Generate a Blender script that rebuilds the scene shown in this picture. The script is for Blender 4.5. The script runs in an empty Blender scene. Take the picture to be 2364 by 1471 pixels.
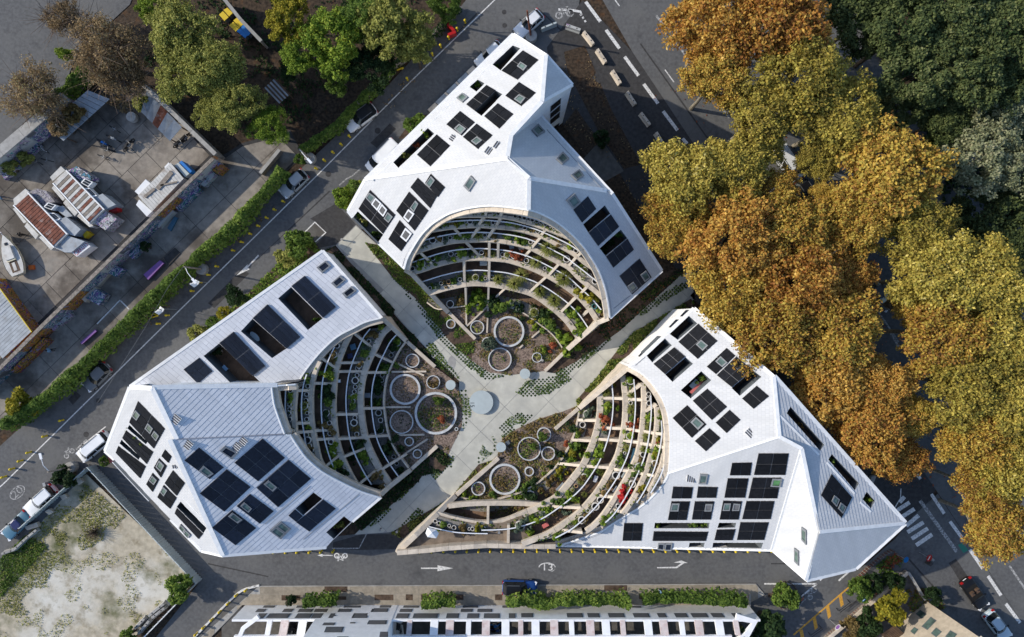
import bpy, bmesh, math, random
import numpy as np
from mathutils import Vector, Matrix
from mathutils.geometry import tessellate_polygon

S = bpy.context.scene
COL = S.collection
random.seed(7)
RNG = np.random.default_rng(7)

# ------------------------------------------------------------------ camera, sky, sun
CAM_H, FPX, U0, V0 = 88.0, 1584.0, 1182.0, 735.5
cam = bpy.data.cameras.new('camera')
cam.sensor_width = 36.0
cam.lens = 36.0 * FPX / 2364.0
cam.clip_start, cam.clip_end = 1.0, 3000.0
cam_o = bpy.data.objects.new('camera', cam)
COL.objects.link(cam_o)
cam_o.location = (0, 0, CAM_H)
S.camera = cam_o

SUN_EL = math.radians(30)
SUN_DX, SUN_DY = 0.982, -0.19           # the way the light travels over the ground
world = bpy.data.worlds.new('World')
S.world = world
world.use_nodes = True
wn = world.node_tree.nodes
sky = wn.new('ShaderNodeTexSky')
sky.sky_type = 'NISHITA'
sky.sun_disc = False
sky.sun_elevation = SUN_EL
sky.ozone_density = 3.0
sky.sun_rotation = math.atan2(-SUN_DX, -SUN_DY)
wn['Background'].inputs['Strength'].default_value = 0.15
world.node_tree.links.new(sky.outputs[0], wn['Background'].inputs['Color'])
sun = bpy.data.lights.new('sun', 'SUN')
sun.energy = 3.3
sun.angle = math.radians(0.5)
sun.color = (1.0, 0.92, 0.79)
sun_o = bpy.data.objects.new('sun', sun)
COL.objects.link(sun_o)
sun_o.location = (-80, 10, 90)
sun_o.rotation_euler = Vector((SUN_DX * math.cos(SUN_EL), SUN_DY * math.cos(SUN_EL), -math.sin(SUN_EL))).to_track_quat('-Z', 'Y').to_euler()
vs = S.view_settings
vs.view_transform = 'Standard'
vs.look = 'None'
vs.gamma = 1.0
vs.use_curve_mapping = False
vs.exposure = 0.4

# ------------------------------------------------------------------ helpers
def P(u, v, z=0.0):
    """The point at height z that the photograph shows at pixel (u, v)."""
    k = (CAM_H - z) / FPX
    return Vector(((u - U0) * k, (V0 - v) * k, z))

def M(r, z):                                     # pixels to metres at height z
    return r * (CAM_H - z) / FPX

def cr(pts, o, s=6.6875):                        # crop coordinates to photo pixels
    return [(o[0] + p[0] / s, o[1] + p[1] / s) for p in pts]

MATS = {}
def _n(nt, t, **kw):
    n = nt.nodes.new(t)
    for k, v in kw.items():
        setattr(n, k, v)
    return n

def mat(name, col, rough=0.8, var=0.15, scale=3.0, bump=0.0, bscale=None, spec=0.3, metal=0.0, col2=None, detail=6.0,
        lo=0.35, hi=0.65, second=None, objvar=0.0):
    """Base colour broken up by noise; col2 is the other end of the noise; second = (colour, scale, lo, hi) adds large blotches."""
    m = bpy.data.materials.new(name)
    m.use_nodes = True
    nt = m.node_tree
    b = nt.nodes['Principled BSDF']
    b.inputs['Roughness'].default_value = rough
    b.inputs['Specular IOR Level'].default_value = spec
    b.inputs['Metallic'].default_value = metal
    L = nt.links.new
    tc = _n(nt, 'ShaderNodeNewGeometry')
    no = _n(nt, 'ShaderNodeTexNoise')
    no.inputs['Scale'].default_value = scale
    no.inputs['Detail'].default_value = detail
    L(tc.outputs['Position'], no.inputs['Vector'])
    ra = _n(nt, 'ShaderNodeValToRGB')
    c1 = [c * (1 - var) for c in col]
    c2 = col2 if col2 else [min(1, c * (1 + var)) for c in col]
    ra.color_ramp.elements[0].position = lo
    ra.color_ramp.elements[1].position = hi
    ra.color_ramp.elements[0].color = (*c1, 1)
    ra.color_ramp.elements[1].color = (*c2, 1)
    L(no.outputs['Fac'], ra.inputs['Fac'])
    out = ra.outputs['Color']
    if second:
        for sc in (second if isinstance(second[0][0], (tuple, list)) else [second]):
            n2 = _n(nt, 'ShaderNodeTexNoise')
            n2.inputs['Scale'].default_value = sc[1]
            n2.inputs['Detail'].default_value = 8
            n2.inputs['Roughness'].default_value = 0.62
            L(tc.outputs['Position'], n2.inputs['Vector'])
            mr = _n(nt, 'ShaderNodeMapRange')
            mr.inputs['From Min'].default_value = sc[2]
            mr.inputs['From Max'].default_value = sc[3]
            L(n2.outputs['Fac'], mr.inputs['Value'])
            mx = _n(nt, 'ShaderNodeMix', data_type='RGBA')
            L(mr.outputs[0], mx.inputs['Factor'])
            L(out, mx.inputs[6])
            mx.inputs[7].default_value = (*sc[0], 1)
            out = mx.outputs[2]
    if objvar:
        oi = _n(nt, 'ShaderNodeObjectInfo')
        mr = _n(nt, 'ShaderNodeMapRange')
        mr.inputs['To Min'].default_value, mr.inputs['To Max'].default_value = 1 - objvar, 1 + objvar
        L(oi.outputs['Random'], mr.inputs['Value'])
        hs = _n(nt, 'ShaderNodeHueSaturation')
        L(mr.outputs[0], hs.inputs['Value'])
        L(out, hs.inputs['Color'])
        out = hs.outputs['Color']
    L(out, b.inputs['Base Color'])
    if bump:
        nb = _n(nt, 'ShaderNodeTexNoise')
        nb.inputs['Scale'].default_value = bscale or scale * 4
        nb.inputs['Detail'].default_value = 8
        L(tc.outputs['Position'], nb.inputs['Vector'])
        bp = _n(nt, 'ShaderNodeBump')
        bp.inputs['Strength'].default_value = bump
        bp.inputs['Distance'].default_value = 0.05
        L(nb.outputs['Fac'], bp.inputs['Height'])
        L(bp.outputs['Normal'], b.inputs['Normal'])
    MATS[name] = m
    return m

def leafmat(name, stops, rough=0.75, trans=0.32):
    """Leaves: every leaf (mesh island) takes its own colour from the ramp; every plant shifts a little."""
    m = bpy.data.materials.new(name)
    m.use_nodes = True
    nt = m.node_tree
    L = nt.links.new
    b = nt.nodes['Principled BSDF']
    b.inputs['Roughness'].default_value = rough
    b.inputs['Specular IOR Level'].default_value = 0.25
    g = _n(nt, 'ShaderNodeNewGeometry')
    oi = _n(nt, 'ShaderNodeObjectInfo')
    no = _n(nt, 'ShaderNodeTexNoise')
    no.inputs['Scale'].default_value = 0.45
    no.inputs['Detail'].default_value = 2
    L(g.outputs['Position'], no.inputs['Vector'])
    m1 = _n(nt, 'ShaderNodeMath', operation='MULTIPLY_ADD')      # leaf random * .55 + object * .3
    L(g.outputs['Random Per Island'], m1.inputs[0])
    m1.inputs[1].default_value = 0.6
    m2 = _n(nt, 'ShaderNodeMath', operation='MULTIPLY')
    L(oi.outputs['Random'], m2.inputs[0])
    m2.inputs[1].default_value = 0.22
    L(m2.outputs[0], m1.inputs[2])
    m3 = _n(nt, 'ShaderNodeMath', operation='MULTIPLY_ADD')
    L(no.outputs['Fac'], m3.inputs[0])
    m3.inputs[1].default_value = 0.6
    L(m1.outputs[0], m3.inputs[2])
    m4 = _n(nt, 'ShaderNodeMath', operation='SUBTRACT')
    L(m3.outputs[0], m4.inputs[0])
    m4.inputs[1].default_value = 0.2
    ra = _n(nt, 'ShaderNodeValToRGB')
    el = ra.color_ramp.elements
    while len(el) < len(stops):
        el.new(0.5)
    for e, (p, c) in zip(el, stops):
        e.position = p
        e.color = (*c, 1)
    L(m4.outputs[0], ra.inputs['Fac'])
    L(ra.outputs['Color'], b.inputs['Base Color'])
    if trans:
        t = _n(nt, 'ShaderNodeBsdfTranslucent')
        L(ra.outputs['Color'], t.inputs['Color'])
        mx = _n(nt, 'ShaderNodeMixShader')
        mx.inputs[0].default_value = trans
        L(b.outputs[0], mx.inputs[1])
        L(t.outputs[0], mx.inputs[2])
        L(mx.outputs[0], nt.nodes['Material Output'].inputs['Surface'])
    MATS[name] = m
    return m

class MB:
    """Collects shapes in world coordinates; build() links them as ONE mesh object."""
    def __init__(s):
        s.v, s.f, s.mi, s.uv = [], [], [], {}
    def face(s, pts, mi=0, uv=None):
        i = len(s.v)
        s.v += [tuple(p) for p in pts]
        s.f.append(tuple(range(i, i + len(pts))))
        s.mi.append(mi)
        if uv:
            s.uv[len(s.f) - 1] = uv
        return s
    def prism(s, pts, z0, mi=0, mit=None, top=True):
        """pts: 3-D top outline; walls straight down to z0 (number or list)."""
        n = len(pts)
        area = sum(pts[i][0] * pts[(i + 1) % n][1] - pts[(i + 1) % n][0] * pts[i][1] for i in range(n))
        if area < 0:
            pts = pts[::-1]
            if isinstance(z0, (list, tuple)):
                z0 = z0[::-1]
        zz = z0 if isinstance(z0, (list, tuple)) else [z0] * n
        i = len(s.v)
        s.v += [tuple(p) for p in pts] + [(p[0], p[1], z) for p, z in zip(pts, zz)]
        if top:
            if n <= 4:
                s.f.append(tuple(range(i, i + n)))
                s.mi.append(mi if mit is None else mit)
            else:
                for t in tessellate_polygon([[Vector((p[0], p[1], 0)) for p in pts]]):
                    s.f.append(tuple(i + k for k in t))
                    s.mi.append(mi if mit is None else mit)
        for k in range(n):
            k2 = (k + 1) % n
            s.f.append((i + k, i + n + k, i + n + k2, i + k2))
            s.mi.append(mi)
        return s
    def pprism(s, px, z1, z0, mi=0, mit=None):
        """Prism whose top, at height z1, covers the photo pixels px."""
        return s.prism([P(u, v, z1) for u, v in px], z0, mi, mit)
    def box(s, c, sx, sy, sz, rz=0.0, mi=0, taper=1.0, M4=None):
        """Box standing on c (centre of its base)."""
        ca, sa = math.cos(rz), math.sin(rz)
        i = len(s.v)
        for z, t in ((0, 1.0), (sz, taper)):
            for x, y in ((-1, -1), (1, -1), (1, 1), (-1, 1)):
                dx, dy = x * sx * 0.5 * t, y * sy * 0.5 * t
                s.v.append((c[0] + dx * ca - dy * sa, c[1] + dx * sa + dy * ca, c[2] + z))
        for q in ((0, 3, 2, 1), (4, 5, 6, 7), (0, 1, 5, 4), (1, 2, 6, 5), (2, 3, 7, 6), (3, 0, 4, 7)):
            s.f.append(tuple(i + k for k in q))
            s.mi.append(mi)
        return s
    def tube(s, pts, r, n=6, mi=0, cap=True):
        pts = [Vector(p) for p in pts]
        rr = r if isinstance(r, (list, tuple)) else [r] * len(pts)
        base = len(s.v)
        for k, p in enumerate(pts):
            d = (pts[min(k + 1, len(pts) - 1)] - pts[max(k - 1, 0)])
            d = d.normalized() if d.length > 1e-9 else Vector((0, 0, 1))
            a = d.cross(Vector((0, 0, 1)) if abs(d.z) < 0.9 else Vector((1, 0, 0))).normalized()
            b = d.cross(a)
            for j in range(n):
                t = 2 * math.pi * j / n
                q = p + (a * math.cos(t) + b * math.sin(t)) * rr[k]
                s.v.append(tuple(q))
        for k in range(len(pts) - 1):
            for j in range(n):
                j2 = (j + 1) % n
                s.f.append((base + k * n + j, base + k * n + j2, base + (k + 1) * n + j2, base + (k + 1) * n + j))
                s.mi.append(mi)
        if cap:
            s.f.append(tuple(base + j for j in range(n)))
            s.mi.append(mi)
            s.f.append(tuple(base + (len(pts) - 1) * n + j for j in range(n)))
            s.mi.append(mi)
        return s
    def lathe(s, c, prof, n=16, mi=0, mis=None):
        """prof: list of (radius, z) turned round the vertical through c."""
        base = len(s.v)
        for r, z in prof:
            for j in range(n):
                t = 2 * math.pi * j / n
                s.v.append((c[0] + r * math.cos(t), c[1] + r * math.sin(t), c[2] + z))
        for k in range(len(prof) - 1):
            for j in range(n):
                j2 = (j + 1) % n
                s.f.append((base + k * n + j, base + k * n + j2, base + (k + 1) * n + j2, base + (k + 1) * n + j))
                s.mi.append(mis[k] if mis else mi)
        return s
    def disc(s, c, r, n=20, mi=0):
        return s.face([(c[0] + r * math.cos(2 * math.pi * j / n), c[1] + r * math.sin(2 * math.pi * j / n), c[2]) for j in range(n)], mi)
    def sheet(s, px, z, mi=0):
        q = [P(u, v, z) for u, v in px]
        i = len(s.v)
        s.v += [tuple(p) for p in q]
        ar = sum(q[k].x * q[(k + 1) % len(q)].y - q[(k + 1) % len(q)].x * q[k].y for k in range(len(q)))
        for t in tessellate_polygon([q]):
            a, b, c = (q[k] for k in t)
            if (b.x - a.x) * (c.y - a.y) - (c.x - a.x) * (b.y - a.y) < 0:
                t = t[::-1]
            s.f.append(tuple(i + k for k in t))
            s.mi.append(mi)
        return s
    def bar(s, a, b, w, h, mi=0, h0=0.0):
        """A straight bar of width w from a to b (its top line), h deep."""
        a, b = Vector(a), Vector(b)
        d = (b - a)
        d.z = 0
        if d.length < 1e-6:
            return s
        n = Vector((-d.y, d.x, 0)).normalized() * (w / 2)
        return s.prism([a - n, b - n, b + n, a + n], [a.z - h, b.z - h, b.z - h, a.z - h], mi)
    def path(s, pts, w, h, mi=0, z0=None):
        """A flat-topped band of width w along pts, h deep (or down to z0)."""
        L_, R_ = offset(pts, w / 2), offset(pts, -w / 2)
        for k in range(len(pts) - 1):
            q = [R_[k], R_[k + 1], L_[k + 1], L_[k]]
            z = [p[2] - h for p in q] if z0 is None else [z0] * 4
            s.prism(q, z, mi)
        return s
    def build(s, name, mats, parent=None, smooth=False):
        me = bpy.data.meshes.new(name)
        o_ = Vector((0, 0, 0))
        p = parent
        while p is not None:
            o_ = o_ + p.location
            p = p.parent
        me.from_pydata([(v[0] - o_.x, v[1] - o_.y, v[2] - o_.z) for v in s.v], [], s.f)
        for m in (mats if isinstance(mats, (list, tuple)) else [mats]):
            me.materials.append(MATS[m] if isinstance(m, str) else m)
        if any(s.mi):
            me.polygons.foreach_set('material_index', s.mi)
        if smooth:
            me.polygons.foreach_set('use_smooth', [True] * len(s.f))
        if s.uv:
            uvl = me.uv_layers.new(name='uv')
            for fi, uvs in s.uv.items():
                pl = me.polygons[fi]
                for li, c in zip(pl.loop_indices, uvs):
                    uvl.data[li].uv = c
        me.update()
        o = bpy.data.objects.new(name, me)
        COL.objects.link(o)
        o.parent = parent
        return o

def offset(pts, d):
    out = []
    for k, p in enumerate(pts):
        a, b = Vector(pts[max(k - 1, 0)]), Vector(pts[min(k + 1, len(pts) - 1)])
        t = b - a
        n = Vector((-t.y, t.x, 0))
        n = n.normalized() if n.length > 1e-9 else n
        out.append(Vector(p) + n * d)
    return out

def smooth_px(pts, n=40):
    """Catmull-Rom through pixel points, n+1 points evenly along it."""
    p = [Vector((a[0], a[1])) for a in pts]
    if len(p) == 2:
        return [tuple(p[0].lerp(p[1], i / n)) for i in range(n + 1)]
    q = [2 * p[0] - p[1]] + p + [2 * p[-1] - p[-2]]
    dense = []
    for i in range(1, len(q) - 2):
        for j in range(16):
            t = j / 16
            a, b, c, d = q[i - 1], q[i], q[i + 1], q[i + 2]
            dense.append(0.5 * ((2 * b) + (c - a) * t + (2 * a - 5 * b + 4 * c - d) * t * t + (3 * b - a - 3 * c + d) * t ** 3))
    dense.append(p[-1])
    L_ = [0]
    for i in range(1, len(dense)):
        L_.append(L_[-1] + (dense[i] - dense[i - 1]).length)
    out, j = [], 0
    for i in range(n + 1):
        t = L_[-1] * i / n
        while j < len(L_) - 2 and L_[j + 1] < t:
            j += 1
        f = (t - L_[j]) / max(1e-9, L_[j + 1] - L_[j])
        out.append(tuple(dense[j].lerp(dense[j + 1], f)))
    return out

def thing(name, label, cat, loc=(0, 0, 0), group=None, rz=0.0):
    o = bpy.data.objects.new(name, None)
    COL.objects.link(o)
    o.empty_display_size = 0.2
    o.location = loc
    o.rotation_euler = (0, 0, rz)
    tag(o, label, cat, group)
    return o

def tag(o, label, cat, group=None):
    o['label'], o['category'] = label, cat
    if group:
        o['group'] = group
    return o

def struct(o, kind='structure'):
    o['kind'] = kind
    return o

def link_copy(src, parent, loc=None, rz=None, m=None, scale=None):
    c = src.copy()
    COL.objects.link(c)
    c.parent = parent
    if loc is not None:
        c.location = loc
    if rz is not None:
        c.rotation_euler = (0, 0, rz)
    if scale is not None:
        c.scale = scale if hasattr(scale, '__len__') else (scale,) * 3
    if m is not None:
        c.material_slots[0].link = 'OBJECT'
        c.material_slots[0].material = MATS[m]
    return c

ORD = ('first second third fourth fifth sixth seventh eighth ninth tenth eleventh twelfth thirteenth fourteenth fifteenth sixteenth seventeenth eighteenth '
       'nineteenth twentieth').split()
def ordinal(i):
    if i < 20:
        return ORD[i]
    tens = {2: 'twenty', 3: 'thirty', 4: 'forty'}[(i + 1) // 10] if (i + 1) % 10 else None
    if tens is None:
        return {30: 'thirtieth', 40: 'fortieth', 50: 'fiftieth'}[i + 1]
    return tens + '-' + ORD[(i + 1) % 10 - 1]

# ------------------------------------------------------------------ materials
def roofmat(name, c1, c2, mortar, bw, bh, tint):
    m = bpy.data.materials.new(name)
    m.use_nodes = True
    nt = m.node_tree
    L = nt.links.new
    b = nt.nodes['Principled BSDF']
    b.inputs['Roughness'].default_value = 0.55
    b.inputs['Specular IOR Level'].default_value = 0.35
    uv = _n(nt, 'ShaderNodeUVMap')
    br = _n(nt, 'ShaderNodeTexBrick')
    br.inputs['Scale'].default_value = 1.0
    br.inputs['Brick Width'].default_value = bw
    br.inputs['Row Height'].default_value = bh
    br.inputs['Mortar Size'].default_value = 0.016
    br.inputs['Mortar Smooth'].default_value = 0.3
    br.inputs['Color1'].default_value = (*c1, 1)
    br.inputs['Color2'].default_value = (*c2, 1)
    br.inputs['Mortar'].default_value = (*mortar, 1)
    L(uv.outputs[0], br.inputs['Vector'])
    g = _n(nt, 'ShaderNodeNewGeometry')
    no = _n(nt, 'ShaderNodeTexNoise')
    no.inputs['Scale'].default_value = 1.0
    no.inputs['Detail'].default_value = 8
    mp = _n(nt, 'ShaderNodeMapping')
    mp.inputs['Scale'].default_value = (0.9, 0.16, 1)
    L(uv.outputs[0], mp.inputs['Vector'])
    L(mp.outputs[0], no.inputs['Vector'])
    mr = _n(nt, 'ShaderNodeMapRange')
    mr.inputs['From Min'].default_value = 0.42
    mr.inputs['From Max'].default_value = 0.75
    mr.inputs['To Max'].default_value = 0.75
    L(no.outputs['Fac'], mr.inputs['Value'])
    mx = _n(nt, 'ShaderNodeMix', data_type='RGBA')
    L(mr.outputs[0], mx.inputs['Factor'])
    L(br.outputs['Color'], mx.inputs[6])
    mx.inputs[7].default_value = (*tint, 1)
    L(mx.outputs[2], b.inputs['Base Color'])
    bp = _n(nt, 'ShaderNodeBump')
    bp.inputs['Strength'].default_value = 0.25
    bp.inputs['Distance'].default_value = 0.02
    inv = _n(nt, 'ShaderNodeMath', operation='SUBTRACT')
    inv.inputs[0].default_value = 1.0
    L(br.outputs['Fac'], inv.inputs[1])
    L(inv.outputs[0], bp.inputs['Height'])
    L(bp.outputs['Normal'], b.inputs['Normal'])
    MATS[name] = m
    return m

roofmat('roof_scale', (0.595, 0.595, 0.595), (0.555, 0.56, 0.57), (0.43, 0.44, 0.46), 0.42, 0.40, (0.47, 0.475, 0.48))
roofmat('roof_seam', (0.72, 0.725, 0.75), (0.65, 0.66, 0.69), (0.24, 0.25, 0.29), 2.2, 0.5, (0.55, 0.56, 0.58))
mat('white_trim', (0.78, 0.78, 0.77), 0.5, 0.06, 2.0)
mat('white_wall', (0.82, 0.82, 0.82), 0.7, 0.06, 1.2)
mat('beam_concrete', (0.57, 0.49, 0.395), 0.85, 0.10, 1.5, 0.15, 30, second=[((0.34, 0.31, 0.27), 0.8, 0.52, 0.75), ((0.28, 0.26, 0.23), 3.5, 0.6, 0.8)], objvar=0.06)
mat('grey_concrete', (0.34, 0.33, 0.31), 0.9, 0.15, 2.0, 0.2, 25, second=((0.2, 0.19, 0.18), 0.5, 0.5, 0.75))
mat('ring_concrete', (0.52, 0.53, 0.53), 0.8, 0.12, 3.0)
mat('pot_white', (0.62, 0.59, 0.54), 0.8, 0.12, 6.0)
mat('pot_tan', (0.42, 0.26, 0.13), 0.8, 0.15, 6.0)
mat('pot_teal', (0.08, 0.25, 0.24), 0.5, 0.15, 6.0)
mat('pot_soil', (0.045, 0.038, 0.032), 0.95, 0.35, 9.0)
mat('gravel_bed', (0.22, 0.205, 0.185), 0.95, 0.35, 12.0, 0.3, 40)
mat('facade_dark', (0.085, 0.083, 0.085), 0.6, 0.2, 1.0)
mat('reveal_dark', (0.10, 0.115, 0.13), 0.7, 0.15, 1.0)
mat('rail_white', (0.75, 0.76, 0.78), 0.35, 0.03, 2.0)
mat('rail_glass', (0.03, 0.045, 0.06), 0.15, 0.05, 1.0, spec=0.5)
mat('panel_black', (0.010, 0.011, 0.014), 0.5, 0.25, 4.0, spec=0.06, objvar=0.3)
mat('panel_blue', (0.011, 0.016, 0.028), 0.4, 0.25, 4.0, spec=0.2, objvar=0.3)
mat('panel_frame', (0.12, 0.12, 0.125), 0.5, 0.1, 3.0, spec=0.4)
mat('panel_rim', (0.62, 0.63, 0.65), 0.4, 0.05, 3.0)
mat('skylight_frame', (0.20, 0.21, 0.22), 0.5, 0.1, 3.0)
mat('skylight_glass', (0.085, 0.13, 0.115), 0.12, 0.35, 1.3, spec=0.6)
mat('skylight_glass_green', (0.08, 0.2, 0.07), 0.15, 0.35, 1.3, spec=0.6)
mat('shutter_grey', (0.10, 0.105, 0.115), 0.5, 0.08, 3.0)
mat('asphalt', (0.108, 0.108, 0.109), 0.9, 0.16, 2.5, 0.25, 60, second=[((0.14, 0.138, 0.133), 0.16, 0.46, 0.72), ((0.06, 0.06, 0.062), 0.45, 0.56, 0.76), ((0.045, 0.045, 0.047), 2.5, 0.66, 0.8)])
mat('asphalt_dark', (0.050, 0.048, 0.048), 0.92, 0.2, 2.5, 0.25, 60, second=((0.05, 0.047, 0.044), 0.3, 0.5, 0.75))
mat('pavement', (0.115, 0.108, 0.098), 0.9, 0.18, 1.6, 0.2, 40, second=[((0.075, 0.066, 0.056), 0.35, 0.5, 0.72), ((0.17, 0.16, 0.145), 0.9, 0.6, 0.8)])
mat('stone_pavement', (0.30, 0.26, 0.205), 0.9, 0.14, 3.0, 0.25, 30, second=((0.2, 0.175, 0.135), 0.6, 0.48, 0.72), objvar=0.07)
mat('courtyard_concrete', (0.49, 0.475, 0.41), 0.85, 0.09, 1.0, 0.1, 30, second=((0.40, 0.39, 0.345), 0.35, 0.45, 0.72), objvar=0.05)
mat('paint_white', (0.55, 0.54, 0.52), 0.8, 0.3, 5.0, lo=0.3, hi=0.55, second=((0.14, 0.14, 0.14), 4.0, 0.58, 0.66))
mat('paint_worn', (0.32, 0.315, 0.305), 0.85, 0.45, 4.0, lo=0.35, hi=0.6, second=((0.12, 0.12, 0.12), 5.0, 0.5, 0.6))
mat('paint_yellow', (0.55, 0.29, 0.045), 0.8, 0.2, 5.0)
mat('soil', (0.075, 0.05, 0.035), 0.95, 0.45, 2.5, 0.5, 14, second=((0.13, 0.09, 0.06), 1.2, 0.5, 0.75))
mat('mulch', (0.19, 0.14, 0.112), 0.95, 0.6, 5.0, 0.6, 14, second=[((0.34, 0.26, 0.20), 1.6, 0.5, 0.72), ((0.055, 0.05, 0.025), 0.8, 0.52, 0.72)])
mat('leaf_litter', (0.05, 0.034, 0.022), 0.95, 0.5, 3.0, 0.5, 14, second=((0.12, 0.055, 0.02), 0.9, 0.55, 0.78))
mat('sand_lot', (0.42, 0.37, 0.28), 0.95, 0.16, 1.5, 0.4, 12, second=[((0.60, 0.58, 0.52), 0.07, 0.50, 0.64), ((0.20, 0.165, 0.10), 0.55, 0.52, 0.72), ((0.085, 0.095, 0.032), 0.13, 0.53, 0.66)])
mat('yard_concrete', (0.27, 0.24, 0.205), 0.9, 0.15, 1.4, 0.25, 25, second=[((0.115, 0.098, 0.082), 0.22, 0.47, 0.68), ((0.3, 0.285, 0.255), 0.5, 0.58, 0.78), ((0.085, 0.072, 0.06), 0.055, 0.49, 0.60)], objvar=0.09)
mat('wood_dark', (0.10, 0.062, 0.04), 0.75, 0.25, 2.0)
mat('wood_grey', (0.24, 0.205, 0.17), 0.85, 0.2, 3.0)
mat('rust', (0.17, 0.062, 0.04), 0.85, 0.35, 2.0, second=((0.3, 0.26, 0.24), 1.3, 0.55, 0.7))
mat('zinc_sheet', (0.30, 0.33, 0.36), 0.5, 0.15, 1.5, second=((0.2, 0.15, 0.12), 0.8, 0.58, 0.75))
mat('old_white', (0.52, 0.51, 0.48), 0.7, 0.12, 1.5, second=((0.28, 0.22, 0.18), 0.9, 0.55, 0.75))
mat('bark', (0.075, 0.058, 0.042), 0.9, 0.3, 3.0)
mat('bark_pale', (0.22, 0.19, 0.14), 0.9, 0.3, 3.0)
mat('twig', (0.16, 0.115, 0.085), 0.9, 0.25, 3.0)
for nm, c in (('white', (0.72, 0.73, 0.74)), ('silver', (0.35, 0.37, 0.38)), ('grey', (0.12, 0.13, 0.14)), ('black', (0.008, 0.008, 0.009)), ('blue', (0.015, 0.06, 0.22)),
              ('navy', (0.012, 0.02, 0.09)), ('teal', (0.06, 0.15, 0.22)), ('ice', (0.45, 0.55, 0.62)), ('red', (0.4, 0.015, 0.015)), ('yellow', (0.62, 0.45, 0.02)),
              ('cobalt', (0.01, 0.16, 0.5)), ('orange', (0.6, 0.13, 0.02)), ('purple', (0.2, 0.09, 0.3)), ('pink', (0.6, 0.16, 0.15)), ('skin', (0.45, 0.26, 0.18)),
              ('denim', (0.03, 0.05, 0.1)), ('paleblue', (0.25, 0.42, 0.6)), ('khaki', (0.25, 0.2, 0.12)), ('cream', (0.62, 0.56, 0.40)), ('green_sign', (0.03, 0.2, 0.13))):
    mat('c_' + nm, c, 0.35 if nm in ('white', 'silver', 'grey', 'black', 'blue', 'navy', 'teal', 'ice', 'red') else 0.7, 0.04, 1.0, spec=0.4)
mat('car_glass', (0.012, 0.015, 0.018), 0.08, 0.05, 1.0, spec=0.6)
mat('tyre', (0.012, 0.012, 0.012), 0.9, 0.1, 3.0)
mat('lamp_red', (0.35, 0.01, 0.01), 0.3, 0.05, 1.0)
mat('metal_grey', (0.30, 0.31, 0.32), 0.45, 0.08, 2.0, metal=0.3)
mat('beige_render', (0.47, 0.40, 0.31), 0.9, 0.1, 2.0, 0.25, 15, second=((0.36, 0.31, 0.24), 0.7, 0.5, 0.75))
mat('fence_panel', (0.42, 0.47, 0.47), 0.55, 0.06, 1.0)
mat('stone_rubble', (0.23, 0.2, 0.17), 0.9, 0.35, 3.0, 0.5, 10)
mat('pink_stain', (0.62, 0.53, 0.50), 0.8, 0.1, 1.0, second=((0.5, 0.33, 0.3), 1.6, 0.5, 0.75))

def deckmat(name, col, ang, pitch=0.16):
    m = mat(name, col, 0.8, 0.22, 1.2)
    nt = m.node_tree
    L = nt.links.new
    g = _n(nt, 'ShaderNodeNewGeometry')
    mp = _n(nt, 'ShaderNodeMapping')
    mp.inputs['Rotation'].default_value = (0, 0, ang)
    L(g.outputs['Position'], mp.inputs['Vector'])
    wv = _n(nt, 'ShaderNodeTexWave')
    wv.wave_profile = 'SAW'
    wv.inputs['Scale'].default_value = 0.314 / pitch / 2
    wv.inputs['Distortion'].default_value = 0.0
    L(mp.outputs[0], wv.inputs['Vector'])
    bp = _n(nt, 'ShaderNodeBump')
    bp.inputs['Strength'].default_value = 0.8
    bp.inputs['Distance'].default_value = 0.04
    L(wv.outputs['Fac'], bp.inputs['Height'])
    L(bp.outputs['Normal'], nt.nodes['Principled BSDF'].inputs['Normal'])
deckmat('deck_brown', (0.165, 0.105, 0.068), 0.6)
deckmat('deck_grey', (0.19, 0.15, 0.115), 0.0, 0.3)

def graffitimat(name, seed, cols, base, dens=0.5, scale=1.1):
    """Sprayed colour in patches with hard edges over a wall colour."""
    m = bpy.data.materials.new(name)
    m.use_nodes = True
    nt = m.node_tree
    L = nt.links.new
    b = nt.nodes['Principled BSDF']
    b.inputs['Roughness'].default_value = 0.75
    g = _n(nt, 'ShaderNodeNewGeometry')
    mp = _n(nt, 'ShaderNodeMapping')
    mp.inputs['Location'].default_value = (seed * 7.3, seed * 3.1, seed)
    L(g.outputs['Position'], mp.inputs['Vector'])
    no = _n(nt, 'ShaderNodeTexNoise')
    no.inputs['Scale'].default_value = scale
    no.inputs['Detail'].default_value = 3
    no.inputs['Distortion'].default_value = 2.2
    L(mp.outputs[0], no.inputs['Vector'])
    ra = _n(nt, 'ShaderNodeValToRGB')
    ra.color_ramp.interpolation = 'CONSTANT'
    el = ra.color_ramp.elements
    n = len(cols)
    while len(el) < n:
        el.new(0.5)
    for i, (e, c) in enumerate(zip(el, cols)):
        e.position = 0.3 + 0.4 * i / n if i else 0.0
        e.color = (*c, 1)
    L(no.outputs['Fac'], ra.inputs['Fac'])
    n2 = _n(nt, 'ShaderNodeTexNoise')
    n2.inputs['Scale'].default_value = 0.45
    n2.inputs['Detail'].default_value = 2
    L(mp.outputs[0], n2.inputs['Vector'])
    mr = _n(nt, 'ShaderNodeMapRange')
    mr.inputs['From Min'].default_value = 0.62 - dens * 0.3
    mr.inputs['From Max'].default_value = 0.65 - dens * 0.3
    L(n2.outputs['Fac'], mr.inputs['Value'])
    mx = _n(nt, 'ShaderNodeMix', data_type='RGBA')
    L(mr.outputs[0], mx.inputs['Factor'])
    mx.inputs[6].default_value = (*base, 1)
    L(ra.outputs['Color'], mx.inputs[7])
    L(mx.outputs[2], b.inputs['Base Color'])
    MATS[name] = m
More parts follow.
